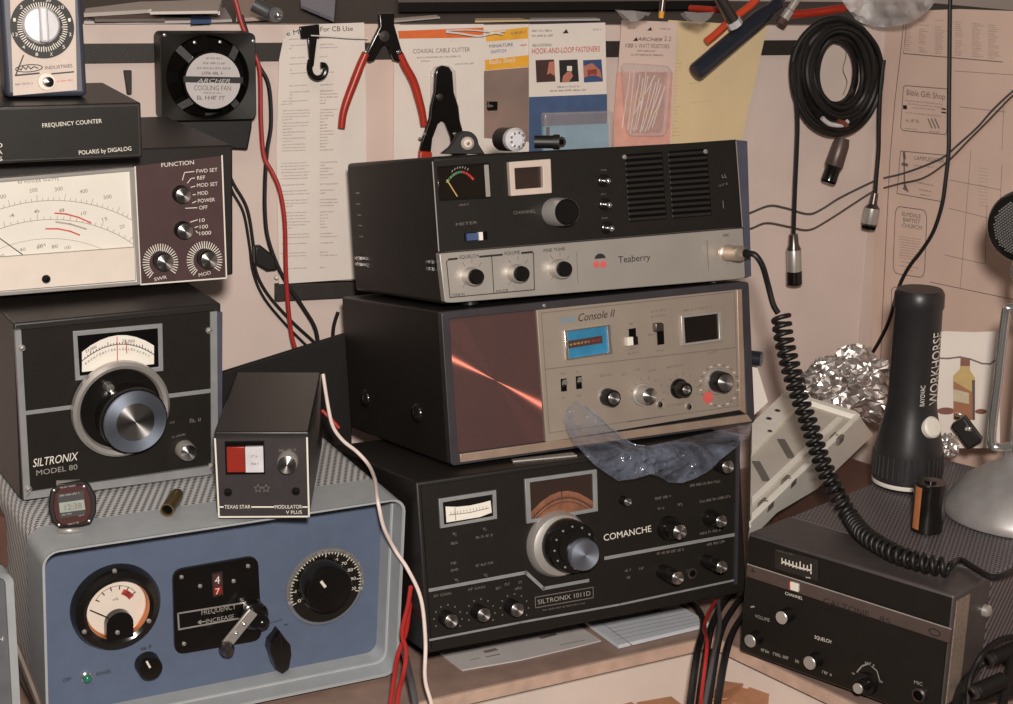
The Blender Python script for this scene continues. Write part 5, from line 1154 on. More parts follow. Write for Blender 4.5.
for j, (p, l_) in enumerate((((634, 16), 'clear plastic wrapped bit glinting on the black tray, left of the yellow tip'), ((697, 18), 'clear plastic wrapped bit glinting on the black tray, right of the yellow tip'))):
    q = onled(p, .018); mb = MB(); n0 = 14
    vs = [q + Vector((.022 * math.cos(a) * random.uniform(.6, 1), .006 * math.sin(a), .008 * math.sin(a * 2.3) * random.uniform(.5, 1))) for a in [i / n0 * 6.283 for i in range(n0)]]
    mb.add(vs + [q + Vector((0, -.004, .006))], [(i, (i + 1) % n0, n0) for i in range(n0)], 'film_scrap'); tag(mb.build('plastic_scrap', origin=q, smooth=False), l_, 'scrap')
o, A, L, r = tool('pen', 'yellow tipped pen sticking down from the ledge above the pink blister card', 'pen', (661, 18), (664, -8), 3, '', .03)
mb = MB(); mb.lathe((0, 0, 0), L, [(r * .9, 0), (r, .008)], 12, 'yellow_print'); mb.build('tip', o); mb = MB(); mb.lathe((0, 0, 0), L, [(r * 1.1, .008), (r * 1.1, L.length)], 12, 'steel'); mb.build('barrel', o)
wire('pliers', 'thin red tool handle on the ledge right of the yellow pen tip', 'tool', [onled(p, .016) for p in ((690, 8), (705, 9), (720, 10))], .004, 'red_plastic', n=10)
# plastic bag on the ledge at upper right
ol2 = [(838, -6), (845, 6), (850, 12), (856, 20), (864, 24), (874, 26.5), (885, 27), (898, 26), (910, 23), (920, 17), (930, 9), (936, 0), (937, -6)]
pts = []; nn_ = len(ol2)
for i in range(nn_):
    a, b = ol2[i], ol2[(i + 1) % nn_]
    for j in range(3): pts.append((a[0] + (b[0] - a[0]) * j / 3, a[1] + (b[1] - a[1]) * j / 3))
nb = len(pts); inn_ = [(x + random.uniform(-.8, .8), y) for x in range(842, 935, 4) for y in range(-4, 27, 4)]
inn_ = [p for p in inn_ if inside(p, ol2) and all((p[0] - q[0]) ** 2 + (p[1] - q[1]) ** 2 > 4 for q in pts)]
res = delaunay_2d_cdt([Vector(p) for p in pts + inn_], [], [list(range(nb))], 1, 1e-4)
mb = MB(); bo = WB.world(WB.p3(885, 10, .05))
mb.add([WB.world(WB.p3(v.x, v.y, .035 + max(0, v.x - 868) * .0030 + .014 * noise.noise((v.x * .06, v.y * .08, 1)) + .008 * noise.noise((v.x * .17, v.y * .2, 5)))) for v in res[0]], [tuple(f)[::-1] for f in res[2]], 'bag_white')
tag(mb.build('plastic_bag', origin=bo, ang=60), 'crumpled whitish clear plastic bag spilling over the ledge at the upper right', 'bag')

# ------------------------------------------------------------------ coiled coaxial cable hung on the wall
mb = MB()
for j in range(13):
    t = j / 12
    rx = 20 + 26 * ((j * .37) % 1) ; ry = 32 + 27 * ((j * .37) % 1)
    cxj = 838 + random.uniform(-3.5, 3.5); cyj = 74 + 7 * (((j * .37) % 1) - .5) + random.uniform(-2, 2)
    of_ = .030 + .004 * (j % 5) + .002 * random.random()
    ph = random.uniform(0, 6)
    mb.tube([WB.world(WB.p3(cxj + rx * math.cos(a + ph) * (1 + .03 * math.sin(3 * a)), cyj + ry * math.sin(a + ph), of_ + .005 * math.sin(a * 2 + j))) for a in [i * 6.2832 / 14 for i in range(15)]], .0036, 8, 'black_rubber', 4)
co = mb.build('coiled_cable', origin=WB.world(WB.p3(838, 74, .02))); tag(co, 'thick coil of black coaxial cable with three hanging plug ends on the wall', 'cable')
org = WB.world(WB.p3(838, 74, .02))
def cpart(name, mb, **k):
    mb.v = [tuple(Vector(v) - org) for v in mb.v]; return mb.build(name, co, **k)
Wp = lambda x, y, o: WB.world(WB.p3(x, y, o))
mb = MB(); mb.tube([Wp(*p, .046) for p in ((793, 62), (795.5, 90), (797.5, 120), (796.8, 150), (795, 190), (793.5, 236))], .0028, 8, 'black_rubber'); cpart('hanging_end', mb)
mb = MB(); mb.tube([Wp(*p, .046) for p in ((884, 60), (880.5, 90), (879, 125), (878.6, 150), (876.5, 175), (875, 194))], .0028, 8, 'black_rubber'); cpart('hanging_end', mb)
def plug(a, b, prof, label=None):
    A = Vector(Wp(*a, .046)); Bq = Vector(Wp(*b, .046)); L = Bq - A; s = WB.m(*a, .03); mb = MB()
    mb.lathe(A, L, [(r_ * s, t * L.length) + ((m_,) if m_ else ()) for r_, t, m_ in prof], 18, 'satin'); return cpart('plug', mb, label=label)
plug((793.5, 234), (794.5, 285), [(4.2, 0, 'steel'), (5, .2, 'steel'), (7.2, .3, 'satin'), (7.2, .72, 'black_gloss'), (7.6, .73, 'black_gloss'), (7.6, .98, 'hole'), (5, 1, 'hole')], 'silver plug hanging lowest')
plug((875, 193), (868.5, 229), [(3.4, 0, 'steel'), (4, .3, 'steel'), (7.6, .42, 'satin'), (8, .85, 'steel'), (7, .9, 'hole'), (6.6, 1, 'hole')])
plug((843, 138), (828, 183), [(6.5, 0, 'band_brown'), (8.4, .15, 'band_brown'), (9.2, .62, 'black_gloss'), (7.6, .68, 'black_gloss'), (7.8, .95, 'hole'), (6, 1, 'hole')])
mb = MB(); mb.tube([Wp(*p, .058) for p in ((822, 118), (830, 124), (842, 125), (848, 121))], .0030, 8, 'clear_ridge'); cpart('cable_tie', mb)
mb = MB(); mb.tube([Wp(*p, .061) for p in ((838, 121), (844, 123), (847, 126))], .0030, 8, 'brown_tie'); cpart('tape_flag', mb)
hang('thin_wire', 'fine dark wire dangling inside the coiled cable loop', 'wire', WB, [(845, 42), (846, 56), (843, 70), (847, 82), (843, 95)], .0005, 'brown_wire', .006, n=6)
# wires to the top radio's back, and the cord down to the torch
hang('thin_wire', 'upper of two grey wires sagging from the top radio to the right edge', 'wire', WB, [(742, 215), (751, 212.5), (769.5, 205.7), (785.5, 208), (808, 214), (822, 209), (840, 197.7), (872, 182), (884, 178)], .0013, 'grey_wire', .012)
hang('thin_wire', 'lower of two grey wires sagging from the top radio to the right edge', 'wire', WB, [(742, 231), (752.5, 228), (767, 223), (790, 227), (808, 230), (826, 221.6), (872, 192), (884, 188)], .0013, 'brown_wire', .012)
hang('thin_wire', 'upper grey wire continuing across the printed placemat on the right wall', 'wire', RW, [(884, 178), (902.6, 173.5), (924, 166), (943.6, 157), (960, 143), (977.7, 127), (993.6, 109), (1013, 91), (1030, 78)], .0013, 'grey_wire', .012)
hang('thin_wire', 'lower brown wire continuing across the printed placemat on the right wall', 'wire', RW, [(884, 188), (900, 183.6), (924, 177.7), (947.4, 161.7), (970, 139), (989, 120), (1013, 95.5), (1030, 84)], .0013, 'brown_wire', .010)
hang('power_cord', 'straight black cord dropping down the placemat to the top of the foil', 'cord', RW, [(951, -12), (950, 9), (949.6, 60), (949, 120), (948.8, 150), (946, 178), (942, 205), (933.6, 231), (922, 250), (909, 267), (899, 287), (890, 318), (880, 340), (866, 362), (850, 380)], .0026, 'black_rubber', .016)

# ------------------------------------------------------------------ placemat on the right wall
Pm = onwall('paper_placemat', 'large pinkish printed placemat with boxed local advertisements on the right wall', 'poster', (940, 200), .004, RW)
mb = MB(); sheet(Pm, mb, [(887, 30), (905, 20), (912, 11), (960, 9), (1120, 15), (1120, 520), (868, 480), (873, 300), (880, 150)], 'placemat', .0008); ps = Pm.part('sheet', mb, smooth=False)
mb = MB(); o_ = .0012; L_ = lambda P_, w_=.9, m_='faint_print', cl=False: Pm.line(mb, P_, w_, m_, o_, cl)
L_([(903.5, 22), (902, 40), (895, 100), (890, 157), (885, 260), (883, 300), (879, 400)]); L_([(903.5, 53.5), (1002.5, 62)]); L_([(930, 282), (1030, 303)], .7); L_([(906, 27), (903.5, 53.5)], .6)
for x0, x1 in ((905, 913), (919, 929), (935, 946), (955, 963), (972, 984), (988, 1000)):
    for j in range(17):
        y_ = 18 + j * 2.05 + (x0 - 905) * .09
        if random.random() < .9: Pm.words(mb, (x0, y_), (x0 + (x1 - x0) * random.uniform(.5, 1), y_ + .5), .9, 'grey_ink', o_, word=4)
L_([(905.5, 85.6), (951, 89.3)], .8); L_([(903.5, 87), (900.6, 127.5)], .8); L_([(903.5, 87), (905.5, 85.6)], .8); L_([(900.6, 127.5), (903, 130.5), (945, 134.6)], .8); L_([(951, 89.3), (946.5, 132)], .8); L_([(946.5, 132), (945, 134.6)], .8)
Pm.text(mb, 'Bible Gift Shop', (906.5, 95), (945, 99.6), 6, 'faint_print', o_)
for a, b in (((905, 101), (943, 105)), ((908, 104.3), (942, 108)), ((912, 108), (935, 110.5)), ((905, 113), (942, 117)), ((905, 129), (917, 130)), ((929, 132), (941, 133))): Pm.words(mb, a, b, 1.2, 'grey_ink', o_, word=3)
Pm.words(mb, (906, 122), (921, 123), 3, 'faint_print', o_, word=2); mb.quad(Pm.poly([(903, 105), (907, 105.4), (907, 109.5), (903, 109)], o_), -o_, 'black_print'); mb.quad(Pm.poly([(941.5, 108), (946, 108.5), (946, 110), (941.5, 109.5)], o_), -o_, 'black_print'); mb.quad(Pm.poly([(941.5, 111.5), (946, 112), (946, 113.5), (941.5, 113)], o_), -o_, 'black_print')
for x_ in (928, 931.5, 935): L_([(x_, 119), (x_ + 4, 128)], 1.4)
L_([(900.5, 151), (948, 155.5)], .8); L_([(900.5, 151), (897, 193.5)], .8); L_([(897, 193.5), (941, 201.5)], .8)
Pm.text(mb, 'LAMPLIGHTER', (914.5, 159.8), (944, 163.2), 4.4, 'faint_print', o_)
mb.quad(Pm.poly([(902.5, 189), (909, 192.5), (905.5, 184)], o_), -o_, 'faint_print'); L_([(904, 155), (904.5, 186)], 1.8); L_([(902.5, 164), (907, 165)], 3.0); L_([(904, 153), (904.5, 158)], 3.2)
for a, b in (((914, 166), (935, 168)), ((917, 183), (934, 186.5)), ((919, 190), (932, 192.5)), ((920, 195), (931, 197))): Pm.words(mb, a, b, 1.4, 'faint_print', o_, word=3)
Q3 = rquad([(895.5, 206), (927, 210.5), (924.3, 278), (892.7, 273)], .16); mb.line([Pm.fp(*p, o_) for p in Q3], .8 * Pm.m(910, 240), -o_, 'faint_print', True)
for t_, a, b in (('ELMDALE', (902, 215.6), (920.5, 218.4)), ('BAPTIST', (903, 221.3), (920, 223.8)), ('CHURCH', (902, 227), (921.5, 229.8))): Pm.text(mb, t_, a, b, 4.2, 'faint_print', o_)
for j in range(9): Pm.words(mb, (899.5 - j * .1, 237 + j * 2.6), (921 - j * .2, 240 + j * 2.6), .9, 'grey_ink', o_, word=4)
for a, b in (((900, 262), (912, 264)), ((899, 266), (919, 269)), ((903, 270), (914, 271.6))): Pm.words(mb, a, b, 1.2, 'grey_ink', o_, word=3)
L_([(891, 310), (891.5, 290), (894, 287), (910, 289.5)], .7)
for P_ in ([(950, 180), (1001, 190)], [(948, 208), (988, 218)], [(945, 255), (985, 264)], [(1002, 165), (1000, 205)], [(987, 205), (985, 264)], [(971, 150), (960, 290)], [(960, 107), (1006, 112)], [(955, 71), (1030, 76)], [(1004, 100), (1002, 150)]): L_(P_, .5, 'grey_ink')
for j in range(12): Pm.words(mb, (978, 168 + j * 3.4), (988, 169.5 + j * 3.4), .6, 'grey_ink', o_, word=4)
Pm.part('print', mb, ps)
# ------------------------------------------------------------------ right-hand radio
G = Dev('mobile_transceiver', 'black radio angled in the right corner with brown name band and perforated top', 'radio', (.2368, 1.4756, -.002), (-.7324, -.026, -.008), (.218, .38, .1235))
bench_feet(G, [(.03, .07), (G.w - .03, .07), (.03, .33), (G.w - .03, .33)])
yp = G.tp(845, 532)[1]
mb = MB(); mb.box(0, G.w, .001, yp, 0, G.h, 'radio_top'); G.part('case', mb, bevel=.0025, label='plain brown-grey front shell')
mb = MB(); mb.box(.0008, G.w - .0008, yp, G.d, .0, G.h - .0006, 'perf_radio'); G.part('perforated_cover', mb, bevel=.002)
mb = MB(); mb.box(.003, G.w - .002, -.0012, .002, .003, G.h - .003, 'black_panel'); fpn = G.part('front_panel', mb)
q = MB(); q.box(G.w - .0002, G.w + .0012, .006, .030, .004, G.h - .006, 'lit_rim_side'); G.part('side_strip', q, label='pale strip on the right side')  # lit side of the plain front rim, its brightness painted as a pale strip
mb = MB(); bd = [(747.5, 564), (951, 629), (950.5, 643), (747, 576)]; mb.prism(G.poly(bd, .0016), -.0030, -.001, 'band_brown'); G.line(mb, [(747.5, 564), (951, 629)], 1.1, 'satin', .0036); band = G.part('name_band', mb, bevel=.0004)
mb = MB(); o_ = .0034; G.text(mb, 'CALTONE', (823, 603.5), (869, 618), 6.5, 'black_print', o_); G.text(mb, '85', (879, 621.5), (890, 625), 6.5, 'black_print', o_)
el = [(934.5 + 5.5 * math.cos(a * .4), 632.5 + 3.2 * math.sin(a * .4) + .32 * 5.5 * math.cos(a * .4)) for a in range(16)]; G.line(mb, el, 1, 'black_print', o_, True); G.part('lettering', mb, band)
ch = [(775, 547.5), (818.6, 559.8), (818.6, 581), (775.5, 568.5)]
mb = MB(); mb.prism(G.poly(ch, .0016), -.0022, -.001, 'black_gloss'); dw = G.part('meter_window', mb)
mb = MB(); o_ = .0028; G.line(mb, [(782, 561.5), (798, 567.5), (811, 570.5)], 1.6, 'white_print', o_)
for j in range(9):
    t = j / 8; p = (782 + 29 * t, 561.5 + 10 * t - 2 * t * t); G.line(mb, [(p[0], p[1] - (5 if j in (8, 5) else 3)), (p[0], p[1] + (4 if j == 8 else 2))], 1.3, 'white_print', o_)
G.words(mb, (777, 551), (794, 555.5), 1.2, 'dim_print', o_); G.words(mb, (806, 578), (811, 579), 1.6, 'white_print', o_); G.part('meter_scale', mb, dw)
mb = MB(); mb.prism(G.poly([(790.5, 581.5), (798.5, 584), (798.5, 592), (790.5, 589.5)], .005), -.006, -.003, 'meter_white'); mb.prism(G.poly([(789, 581), (790.6, 581.5), (790.6, 590), (789, 589.5)], .005), -.0055, -.003, 'red_print'); G.part('indicator_lamp', mb, bevel=.0005, label='white square lamp with a red edge')
mb = MB(); o_ = .0016; G.text(mb, 'CHANNEL', (785, 594.5), (802.5, 600), 3.2, 'white_print', o_); G.text(mb, 'VOLUME', (755, 617.5), (769.5, 622), 3.6, 'grey_print', o_); G.text(mb, 'SQUELCH', (814.5, 638.5), (831, 643.5), 3.6, 'white_print', o_); G.text(mb, 'MIC', (914, 683.5), (922.5, 686), 3.6, 'grey_print', o_)
for a, b in (((761, 651), (770, 654)), ((773, 655), (790, 660.5)), ((795, 662), (800, 664)), ((822, 673), (832, 676.5))): G.words(mb, a, b, 3, 'grey_print', o_, word=3)
G.words(mb, (865, 664), (875, 667), 3, 'grey_print', o_, word=3); G.words(mb, (852, 674), (856, 675.5), 2, 'grey_print', o_); G.words(mb, (879, 682), (884, 684), 2.6, 'grey_print', o_)
G.line(mb, [(857, 672), (862, 666), (868, 664)], 1.2, 'grey_print', o_); G.line(mb, [(872, 666.5), (877, 671), (879.5, 680)], 1.0, 'grey_print', o_); G.line(mb, [(751, 607), (754, 606.5)], 1.5, 'satin', o_)  # the short satin stroke is a painted highlight of a small bracket
G.part('lettering', mb, fpn)
knob(G, (781.5, 617.8), 7.2, .014, body='black_gloss', cap='satin', capr=.95); knob(G, (750, 641), 7, .014, cap='satin', capr=.95); knob(G, (809.5, 663), 7.4, .014, cap='satin', capr=.95); knob(G, (857.8, 688.5), 6, .018, cap='satin', skirt=(1.9, .006), skirt_m='black_gloss')
c = G.fp(919, 695, .004); mm = G.m(919, 695, .004); mb = MB(); mb.lathe((c[0], 0, c[1]), (0, -1, 0), [(7 * mm, 0), (7 * mm, .005), (5 * mm, .006, 'hole'), (4.4 * mm, .002, 'hole'), (0, .002)], 20, 'steel'); G.part('microphone_socket', mb)
screw(G, (753.5, 570.5), 2, 'steel', .003)
q = G.hit(974, 616, 0, G.w); mb = MB(); mb.lathe((G.w, q.y + .02, q.z), (1, 0, 0), [(.006, -.001), (.006, .004), (.004, .006), (0, .0065)], 16, 'satin'); G.part('side_knob', mb)
GT = lambda px, up=0.: G.world((*G.tp(*px, up), G.h + up))
ZG = G.world((.1, .2, G.h)).z

# D-104 style microphone
c0 = G.tp(1016, 517); base = G.world((c0[0], c0[1], G.h + .0030))
Mc = Dev('desk_microphone', 'chrome desk microphone on a grey bell base at the right edge', 'microphone', base, (-.35, 0, 0))
sc_ = 1594.5 / (base - EYEP).dot(FWD)
R_ = 70 / sc_; mb = MB()
mb.lathe((0, 0, 0), (0, 0, 1), [(R_, 0), (R_ * 1.01, .004), (R_ * .98, .010), (R_ * .90, .020), (R_ * .74, .034), (R_ * .52, .046), (R_ * .34, .053), (R_ * .27, .058), (R_ * .25, .064), (0, .064)], 56, 'mic_base'); Mc.part('bell_base', mb, ang=50, label='satin grey bell-shaped base')
pz = lambda x, y: Mc.hit(x, y, 1, 0.)
mb = MB(); mb.tube([pz(1014, 462), pz(1016, 440), pz(1022, 370), pz(1028, 306)], 5.5 / sc_, 14, 'chrome', 4); mb.ball(pz(1028, 306), 6.5 / sc_, 'chrome', 12, 8); Mc.part('stem', mb)
mb = MB(); fw = Vector((0, -.006, 0)); mb.tube([Vector(pz(1012, 446)), Vector(pz(999, 446)) + fw, Vector(pz(992, 436)) + fw, Vector(pz(999, 375)) + fw, Vector(pz(1006, 315)) + fw, Vector(pz(1010, 307)) + fw, Vector(pz(1026, 309))], 4.6 / sc_, 12, 'chrome', 5); Mc.part('grip_bar', mb)
hc = Vector(pz(1026, 226)); R1 = 35 / sc_; ax = Vector((-.25, -1, -.05)).normalized()
mb = MB(); mb.lathe(hc, ax, [(R1 * .5, -.024), (R1 * .9, -.018), (R1, -.008), (R1, .006), (R1 * .94, .011), (R1 * .80, .012)], 44, 'black_gloss'); hd = Mc.part('microphone_head', mb)
mb = MB(); mb.lathe(hc, ax, [(R1 * .80, .011), (R1 * .5, .014), (0, .015)], 40, 'black_print')
u = ax.orthogonal().normalized(); w_ = ax.cross(u)
for i in range(-11, 12):
    for j in range(-11, 12):
        x_ = (i + (j % 2) * .5) * R1 * .075; y_ = j * R1 * .066
        if math.hypot(x_, y_) < R1 * .76: mb.lathe(hc + u * x_ + w_ * y_ + ax * (.0145 - .003 * (math.hypot(x_, y_) / R1) ** 2), ax, [(R1 * .03, -.001), (R1 * .026, .0008), (0, .001)], 6, 'chrome')
Mc.part('grille', mb, hd, label='chrome perforated grille')
mb = MB(); mb.tube([hc + Vector((0, .004, -R1 * .9)), hc + Vector((-.004, .004, -R1 * 1.3)), Vector(pz(1028, 300))], .006, 12, 'chrome'); Mc.part('neck', mb)

# torch
tb = GT((906, 484.5)); FL = Dev('torch', 'black torch standing head-down with vertical white lettering and pale oval button', 'flashlight', tb + Vector((0, 0, .0026)), (.05, .0, -.022))
sf = 1594.5 / (tb - EYEP).dot(FWD); R_ = 33.5 / sf
zz = lambda y: FL.hit(906, y, 1, 0.)[2]
prof = [(R_ * .96, 0, 'hole'), (R_, .002, 'meter_white'), (R_ * 1.0, .0065, 'torch_black'), (R_ * 1.01, .010), (R_ * .985, zz(450)), (R_ * .95, zz(442)), (R_ * .85, zz(427)), (R_ * .76, zz(414)), (R_ * .72, zz(406)), (R_ * .70, zz(400)), (R_ * .67, zz(309)), (R_ * .71, zz(306)), (R_ * .70, zz(293)), (R_ * .63, zz(289)), (0, zz(289))]
mb = MB(); mb.lathe((0, 0, 0), (0, 0, 1), prof, 48, 'torch_black'); bod = FL.part('body', mb, ang=50)
mb = MB()
for j in range(36):
    a = j * .1745; mb.cyl((R_ * math.cos(a), R_ * math.sin(a), .012), (R_ * .985 * math.cos(a), R_ * .985 * math.sin(a), zz(450)), R_ * .03, 6, 'torch_black')
FL.part('grip_ribs', mb, bod)
zb_ = zz(420); rb = R_ * .82; th = .50; nrm = Vector((math.sin(th), -math.cos(th), .45)).normalized(); mb = MB()
mb.lathe(Vector((rb * math.sin(th), -rb * math.cos(th), zb_)) - nrm * .003, nrm, [(10.5 / sf, 0), (10.5 / sf, .005), (8.5 / sf, .007), (0, .0075)], 24, 'meter_white')
FL.part('switch_button', mb, bod, label='pale oval switch button')
# lettering wrapped round the barrel
def wrap_text(mb, t, za, zb, ang, h, r, m, dr=0.):
    vs, fs = glyphs(t); out = []
    for a, b in vs:
        th = ang - b * h / r; q_ = r - dr * a; out.append((q_ * math.sin(th), -q_ * math.cos(th), za + (zb - za) * a))
    mb.add(out, fs, m)
mb = MB(); wrap_text(mb, 'WORKHORSE', zz(399), zz(328), .92, 13.5 / sf, R_ * .735, 'white_print', .03 * R_); wrap_text(mb, 'RAYOVAC', zz(399), zz(379), .20, 5 / sf, R_ * .735, 'white_print', .03 * R_); FL.part('lettering', mb, bod)

# battery
bb = GT((926, 531)); BT = Dev('battery', 'black dry cell with a copper side standing in front of the torch', 'battery', bb + Vector((0, 0, .0010)), (-.1, 0, 0))
sf2 = 1594.5 / (bb - EYEP).dot(FWD); R_ = 15.5 / sf2; Hh = 50 / sf2
mb = MB(); mb.lathe((0, 0, 0), (0, 0, 1), [(R_ * .9, 0), (R_, .001), (R_, Hh - .001), (R_ * .95, Hh), (R_ * .35, Hh), (R_ * .35, Hh + .002), (0, Hh + .002)], 32, 'black_gloss'); bod = BT.part('cell', mb)
mb = MB(); n0 = 10; a0, a1 = math.radians(-158), math.radians(-128)
vs = []
for j in range(n0 + 1):
    a = a0 + (a1 - a0) * j / n0
    for z_ in (.004, Hh - .003): vs.append((R_ * 1.01 * math.cos(a), R_ * 1.01 * math.sin(a), z_))
mb.add(vs, [(2 * j, 2 * j + 2, 2 * j + 3, 2 * j + 1) for j in range(n0)], 'copper'); BT.part('label_panel', mb, bod, label='copper coloured band of the wrapper')

# bottle card, plug and foil scraps behind the torch
pc = GT((965, 446)) + Vector((0, .012, 0)); BC = Dev('picture_card', 'white card printed with an amber bottle, between torch and microphone', 'card', pc, (-.25, -.14, 0))
mb = MB(); sheet(BC, mb, [(934, 333), (945, 331), (975, 332), (999, 331), (1000, 448), (932, 448)], 'paper', .0012); cd_ = BC.part('card', mb, smooth=False)
mb = MB(); BC.line(mb, [(934, 358), (948, 358.5), (960, 357), (970, 359), (982, 363.5), (990, 364), (999, 358)], 1.6, 'faint_print', .0018)
for cx_, cy_, rx_, ry_ in ((946, 411, 9, 3.6), (981, 411.5, 6, 2.6)): mb.quad([BC.fp(cx_ + rx_ * math.cos(a * .4), cy_ + ry_ * math.sin(a * .4), .0016) for a in range(16)], -.0016, 'brown_tie')
mb.quad(BC.poly([(960.5, 358), (970, 359), (970, 370), (975, 378), (975, 420), (953.5, 420), (953, 376), (960, 369)], .0018), -.0018, 'needle_gold')
mb.quad(BC.poly([(953.5, 381), (972, 392), (972.5, 420), (953.5, 420)], .002), -.002, 'amber'); mb.quad(BC.poly([(972, 380), (975, 380), (975, 420), (972.5, 420)], .0021), -.0021, 'photo_dark')
mb.quad(BC.poly([(953.2, 389), (969, 393), (969, 404), (953.4, 401)], .0023), -.0023, 'bottle_label'); mb.quad(BC.poly([(960.5, 358), (970, 359), (970, 366), (960.5, 366)], .0022), -.0022, 'brown_tie')
BC.part('print', mb, cd_)
pp = GT((970, 452)); PB = Dev('wall_plug', 'black plug with bright prongs in front of the bottle picture card', 'plug', pp + Vector((0, -.004, .006)), (-.4, 0, 0))
mb = MB(); a = PB.p3(958, 420); b = PB.p3(976, 444); d = (Vector(b) - Vector(a)).normalized(); e = Vector((-d.z, 0, d.x)) * .0095
mb.prism([(a[0] - e.x, a[2] - e.z), (b[0] - e.x, b[2] - e.z), (b[0] + e.x, b[2] + e.z), (a[0] + e.x, a[2] + e.z)], -.008, .008, 'black_rubber'); PB.part('plug_body', mb, bevel=.002)
for px in ((958.5, 415), (968, 429)):
    q = PB.p3(*px, .010); mb = MB(); mb.box(q[0] - .0035, q[0] + .0035, q[1] - .002, q[1] + .004, q[2] - .0022, q[2] + .0022, 'chrome'); PB.part('prong', mb, bevel=.0006)
def crumple(name, label, centre, sx, sy, sz, seed, amp=.35, n=3, m='foil', freq=2.2):
    import bmesh
    bm = bmesh.new(); bmesh.ops.create_icosphere(bm, subdivisions=n, radius=1)
    for v in bm.verts:
        c = v.co.copy(); f = 1 + amp * noise.noise(c * freq + Vector((seed, 0, 0))) - amp * .55 * abs(noise.noise(c * freq * 2 + Vector((0, seed, 0)))) + amp * .28 * noise.noise(c * 8 + Vector((0, seed, 3))) + amp * .16 * noise.noise(c * 17 + Vector((3, seed, 3)))
        j_ = .055; v.co = Vector(((c.x * f + random.uniform(-j_, j_)) * sx, (c.y * f + random.uniform(-j_, j_)) * sy, (max(c.z, -.75) * f + random.uniform(-j_, j_)) * sz))
    me = bpy.data.meshes.new(name); bm.to_mesh(me); bm.free(); me.materials.append(MATS[m]); o = bpy.data.objects.new(name, me); C.objects.link(o); o.location = centre; tag(o, label, 'foil'); return o
q = GT((948, 447), .016); crumple('foil_scrap', 'small crumpled piece of silver foil behind the torch, beside the black plug', q, .012, .010, .015, 4.2, n=4)

# plastic tray, carton and crumpled foil left of the torch
ct = [G.world((x_, y_, 0)) for x_, y_ in ((-.10, .20), (-.012, .16), (-.012, .43), (-.20, .43))]
cb = bpy.data.objects.new('carton', None); C.objects.link(cb); ct = [Vector((q.x, q.y, BZ + .0005)) for q in ct]; cb.location = ct[0]; tag(cb, 'brown carton behind the perforated radio, under the white plastic tray', 'box')
mb = MB(); mb.v = []; P = [Vector((p.x - ct[0].x, p.y - ct[0].y, 0)) for p in ct]
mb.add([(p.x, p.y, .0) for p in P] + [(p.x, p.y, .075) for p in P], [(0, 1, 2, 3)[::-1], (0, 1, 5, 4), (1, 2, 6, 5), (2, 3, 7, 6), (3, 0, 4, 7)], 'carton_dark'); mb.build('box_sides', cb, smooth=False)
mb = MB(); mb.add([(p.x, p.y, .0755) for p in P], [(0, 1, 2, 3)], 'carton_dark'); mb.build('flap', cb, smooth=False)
A = on_y(751, 522, 1.540); Bp = on_y(860, 415, 1.81)
best = None
for k in range(200):
    Y = 1.6 + k * .002; Cp = on_y(784, 391, Y); v = abs((Bp - A).normalized().dot((Cp - Bp).normalized()))
    if best is None or v < best[0]: best = (v, Cp)
Cp = best[1]; nrm = (Bp - A).cross(Cp - Bp).normalized()
ux = (Bp - A).normalized(); uy = nrm.cross(ux)
TM = Matrix((ux, uy, nrm)).transposed().to_4x4(); TM.translation = A
Tr = bpy.data.objects.new('plastic_tray', None); C.objects.link(Tr); Tr.matrix_world = TM; tag(Tr, 'white ribbed plastic tray leaning behind the coiled microphone cord', 'tray'); TI = TM.inverted()
def tl(x, y, up=0.):
    o = TI @ EYEP; d = TI.to_3x3() @ ray(x, y); t = (up - o.z) / d.z; q = o + d * t; return (q.x, q.y)
def tprism(mb, pts, z0, z1, m):
    n = len(pts); a = sum(pts[i][0] * pts[(i + 1) % n][1] - pts[(i + 1) % n][0] * pts[i][1] for i in range(n))
    if a < 0: pts = pts[::-1]
    mb.add([(p[0], p[1], z1) for p in pts] + [(p[0], p[1], z0) for p in pts], [tuple(range(n)), tuple(range(2 * n - 1, n - 1, -1))] + [(i, i + n, (i + 1) % n + n, (i + 1) % n) for i in range(n)], m)
out_ = [tl(751, 522), tl(860, 415), tl(856, 411), tl(812, 398), tl(784, 391), tl(752, 421)]
mb = MB(); fl = [tl(752, 508, -.006), tl(851, 417, -.006), tl(808, 404, -.006), tl(796, 402, -.006), tl(752.5, 442, -.006)]
tprism(mb, [tl(751, 521), tl(859, 415), tl(811, 399), tl(785, 392), tl(752, 421)], -.022, -.006, 'tray_floor'); Tr_f = mb.build('tray_floor', Tr, smooth=False)
mb = MB()
tprism(mb, [tl(751, 522), tl(860, 415), tl(856, 414), tl(751.5, 513)], -.024, 0, 'tray_white')
tprism(mb, [tl(860, 415), tl(856, 411), tl(812, 398), tl(811, 401), tl(852, 414)], -.024, 0, 'tray_white')
tprism(mb, [tl(812, 398), tl(784, 391), tl(781, 394), tl(810, 401)], -.024, 0, 'tray_white')
tprism(mb, [tl(784, 391), tl(752, 421), tl(752, 452), tl(801, 402)], -.024, -.002, 'tray_white')
mb.build('tray_rim', Tr, bevel=.0008)
def tf(x, y):
    o = TI @ EYEP; d = TI.to_3x3() @ ray(x, y); q = o + d * ((-.0006 - o.y) / d.y); return (q.x, q.z)
mb = MB(); mb.prism([tf(751, 522.5), tf(860, 417), tf(873, 435), tf(817, 489), tf(751, 528)], -.0006, .0015, 'tray_white'); mb.build('tray_side', Tr, smooth=False)
mb = MB(); tprism(mb, [tl(752, 505, -.004), tl(843, 418, -.004), tl(837, 417, -.004), tl(752, 497, -.004)], -.008, -.0035, 'tray_white'); mb.build('inner_ledge', Tr)
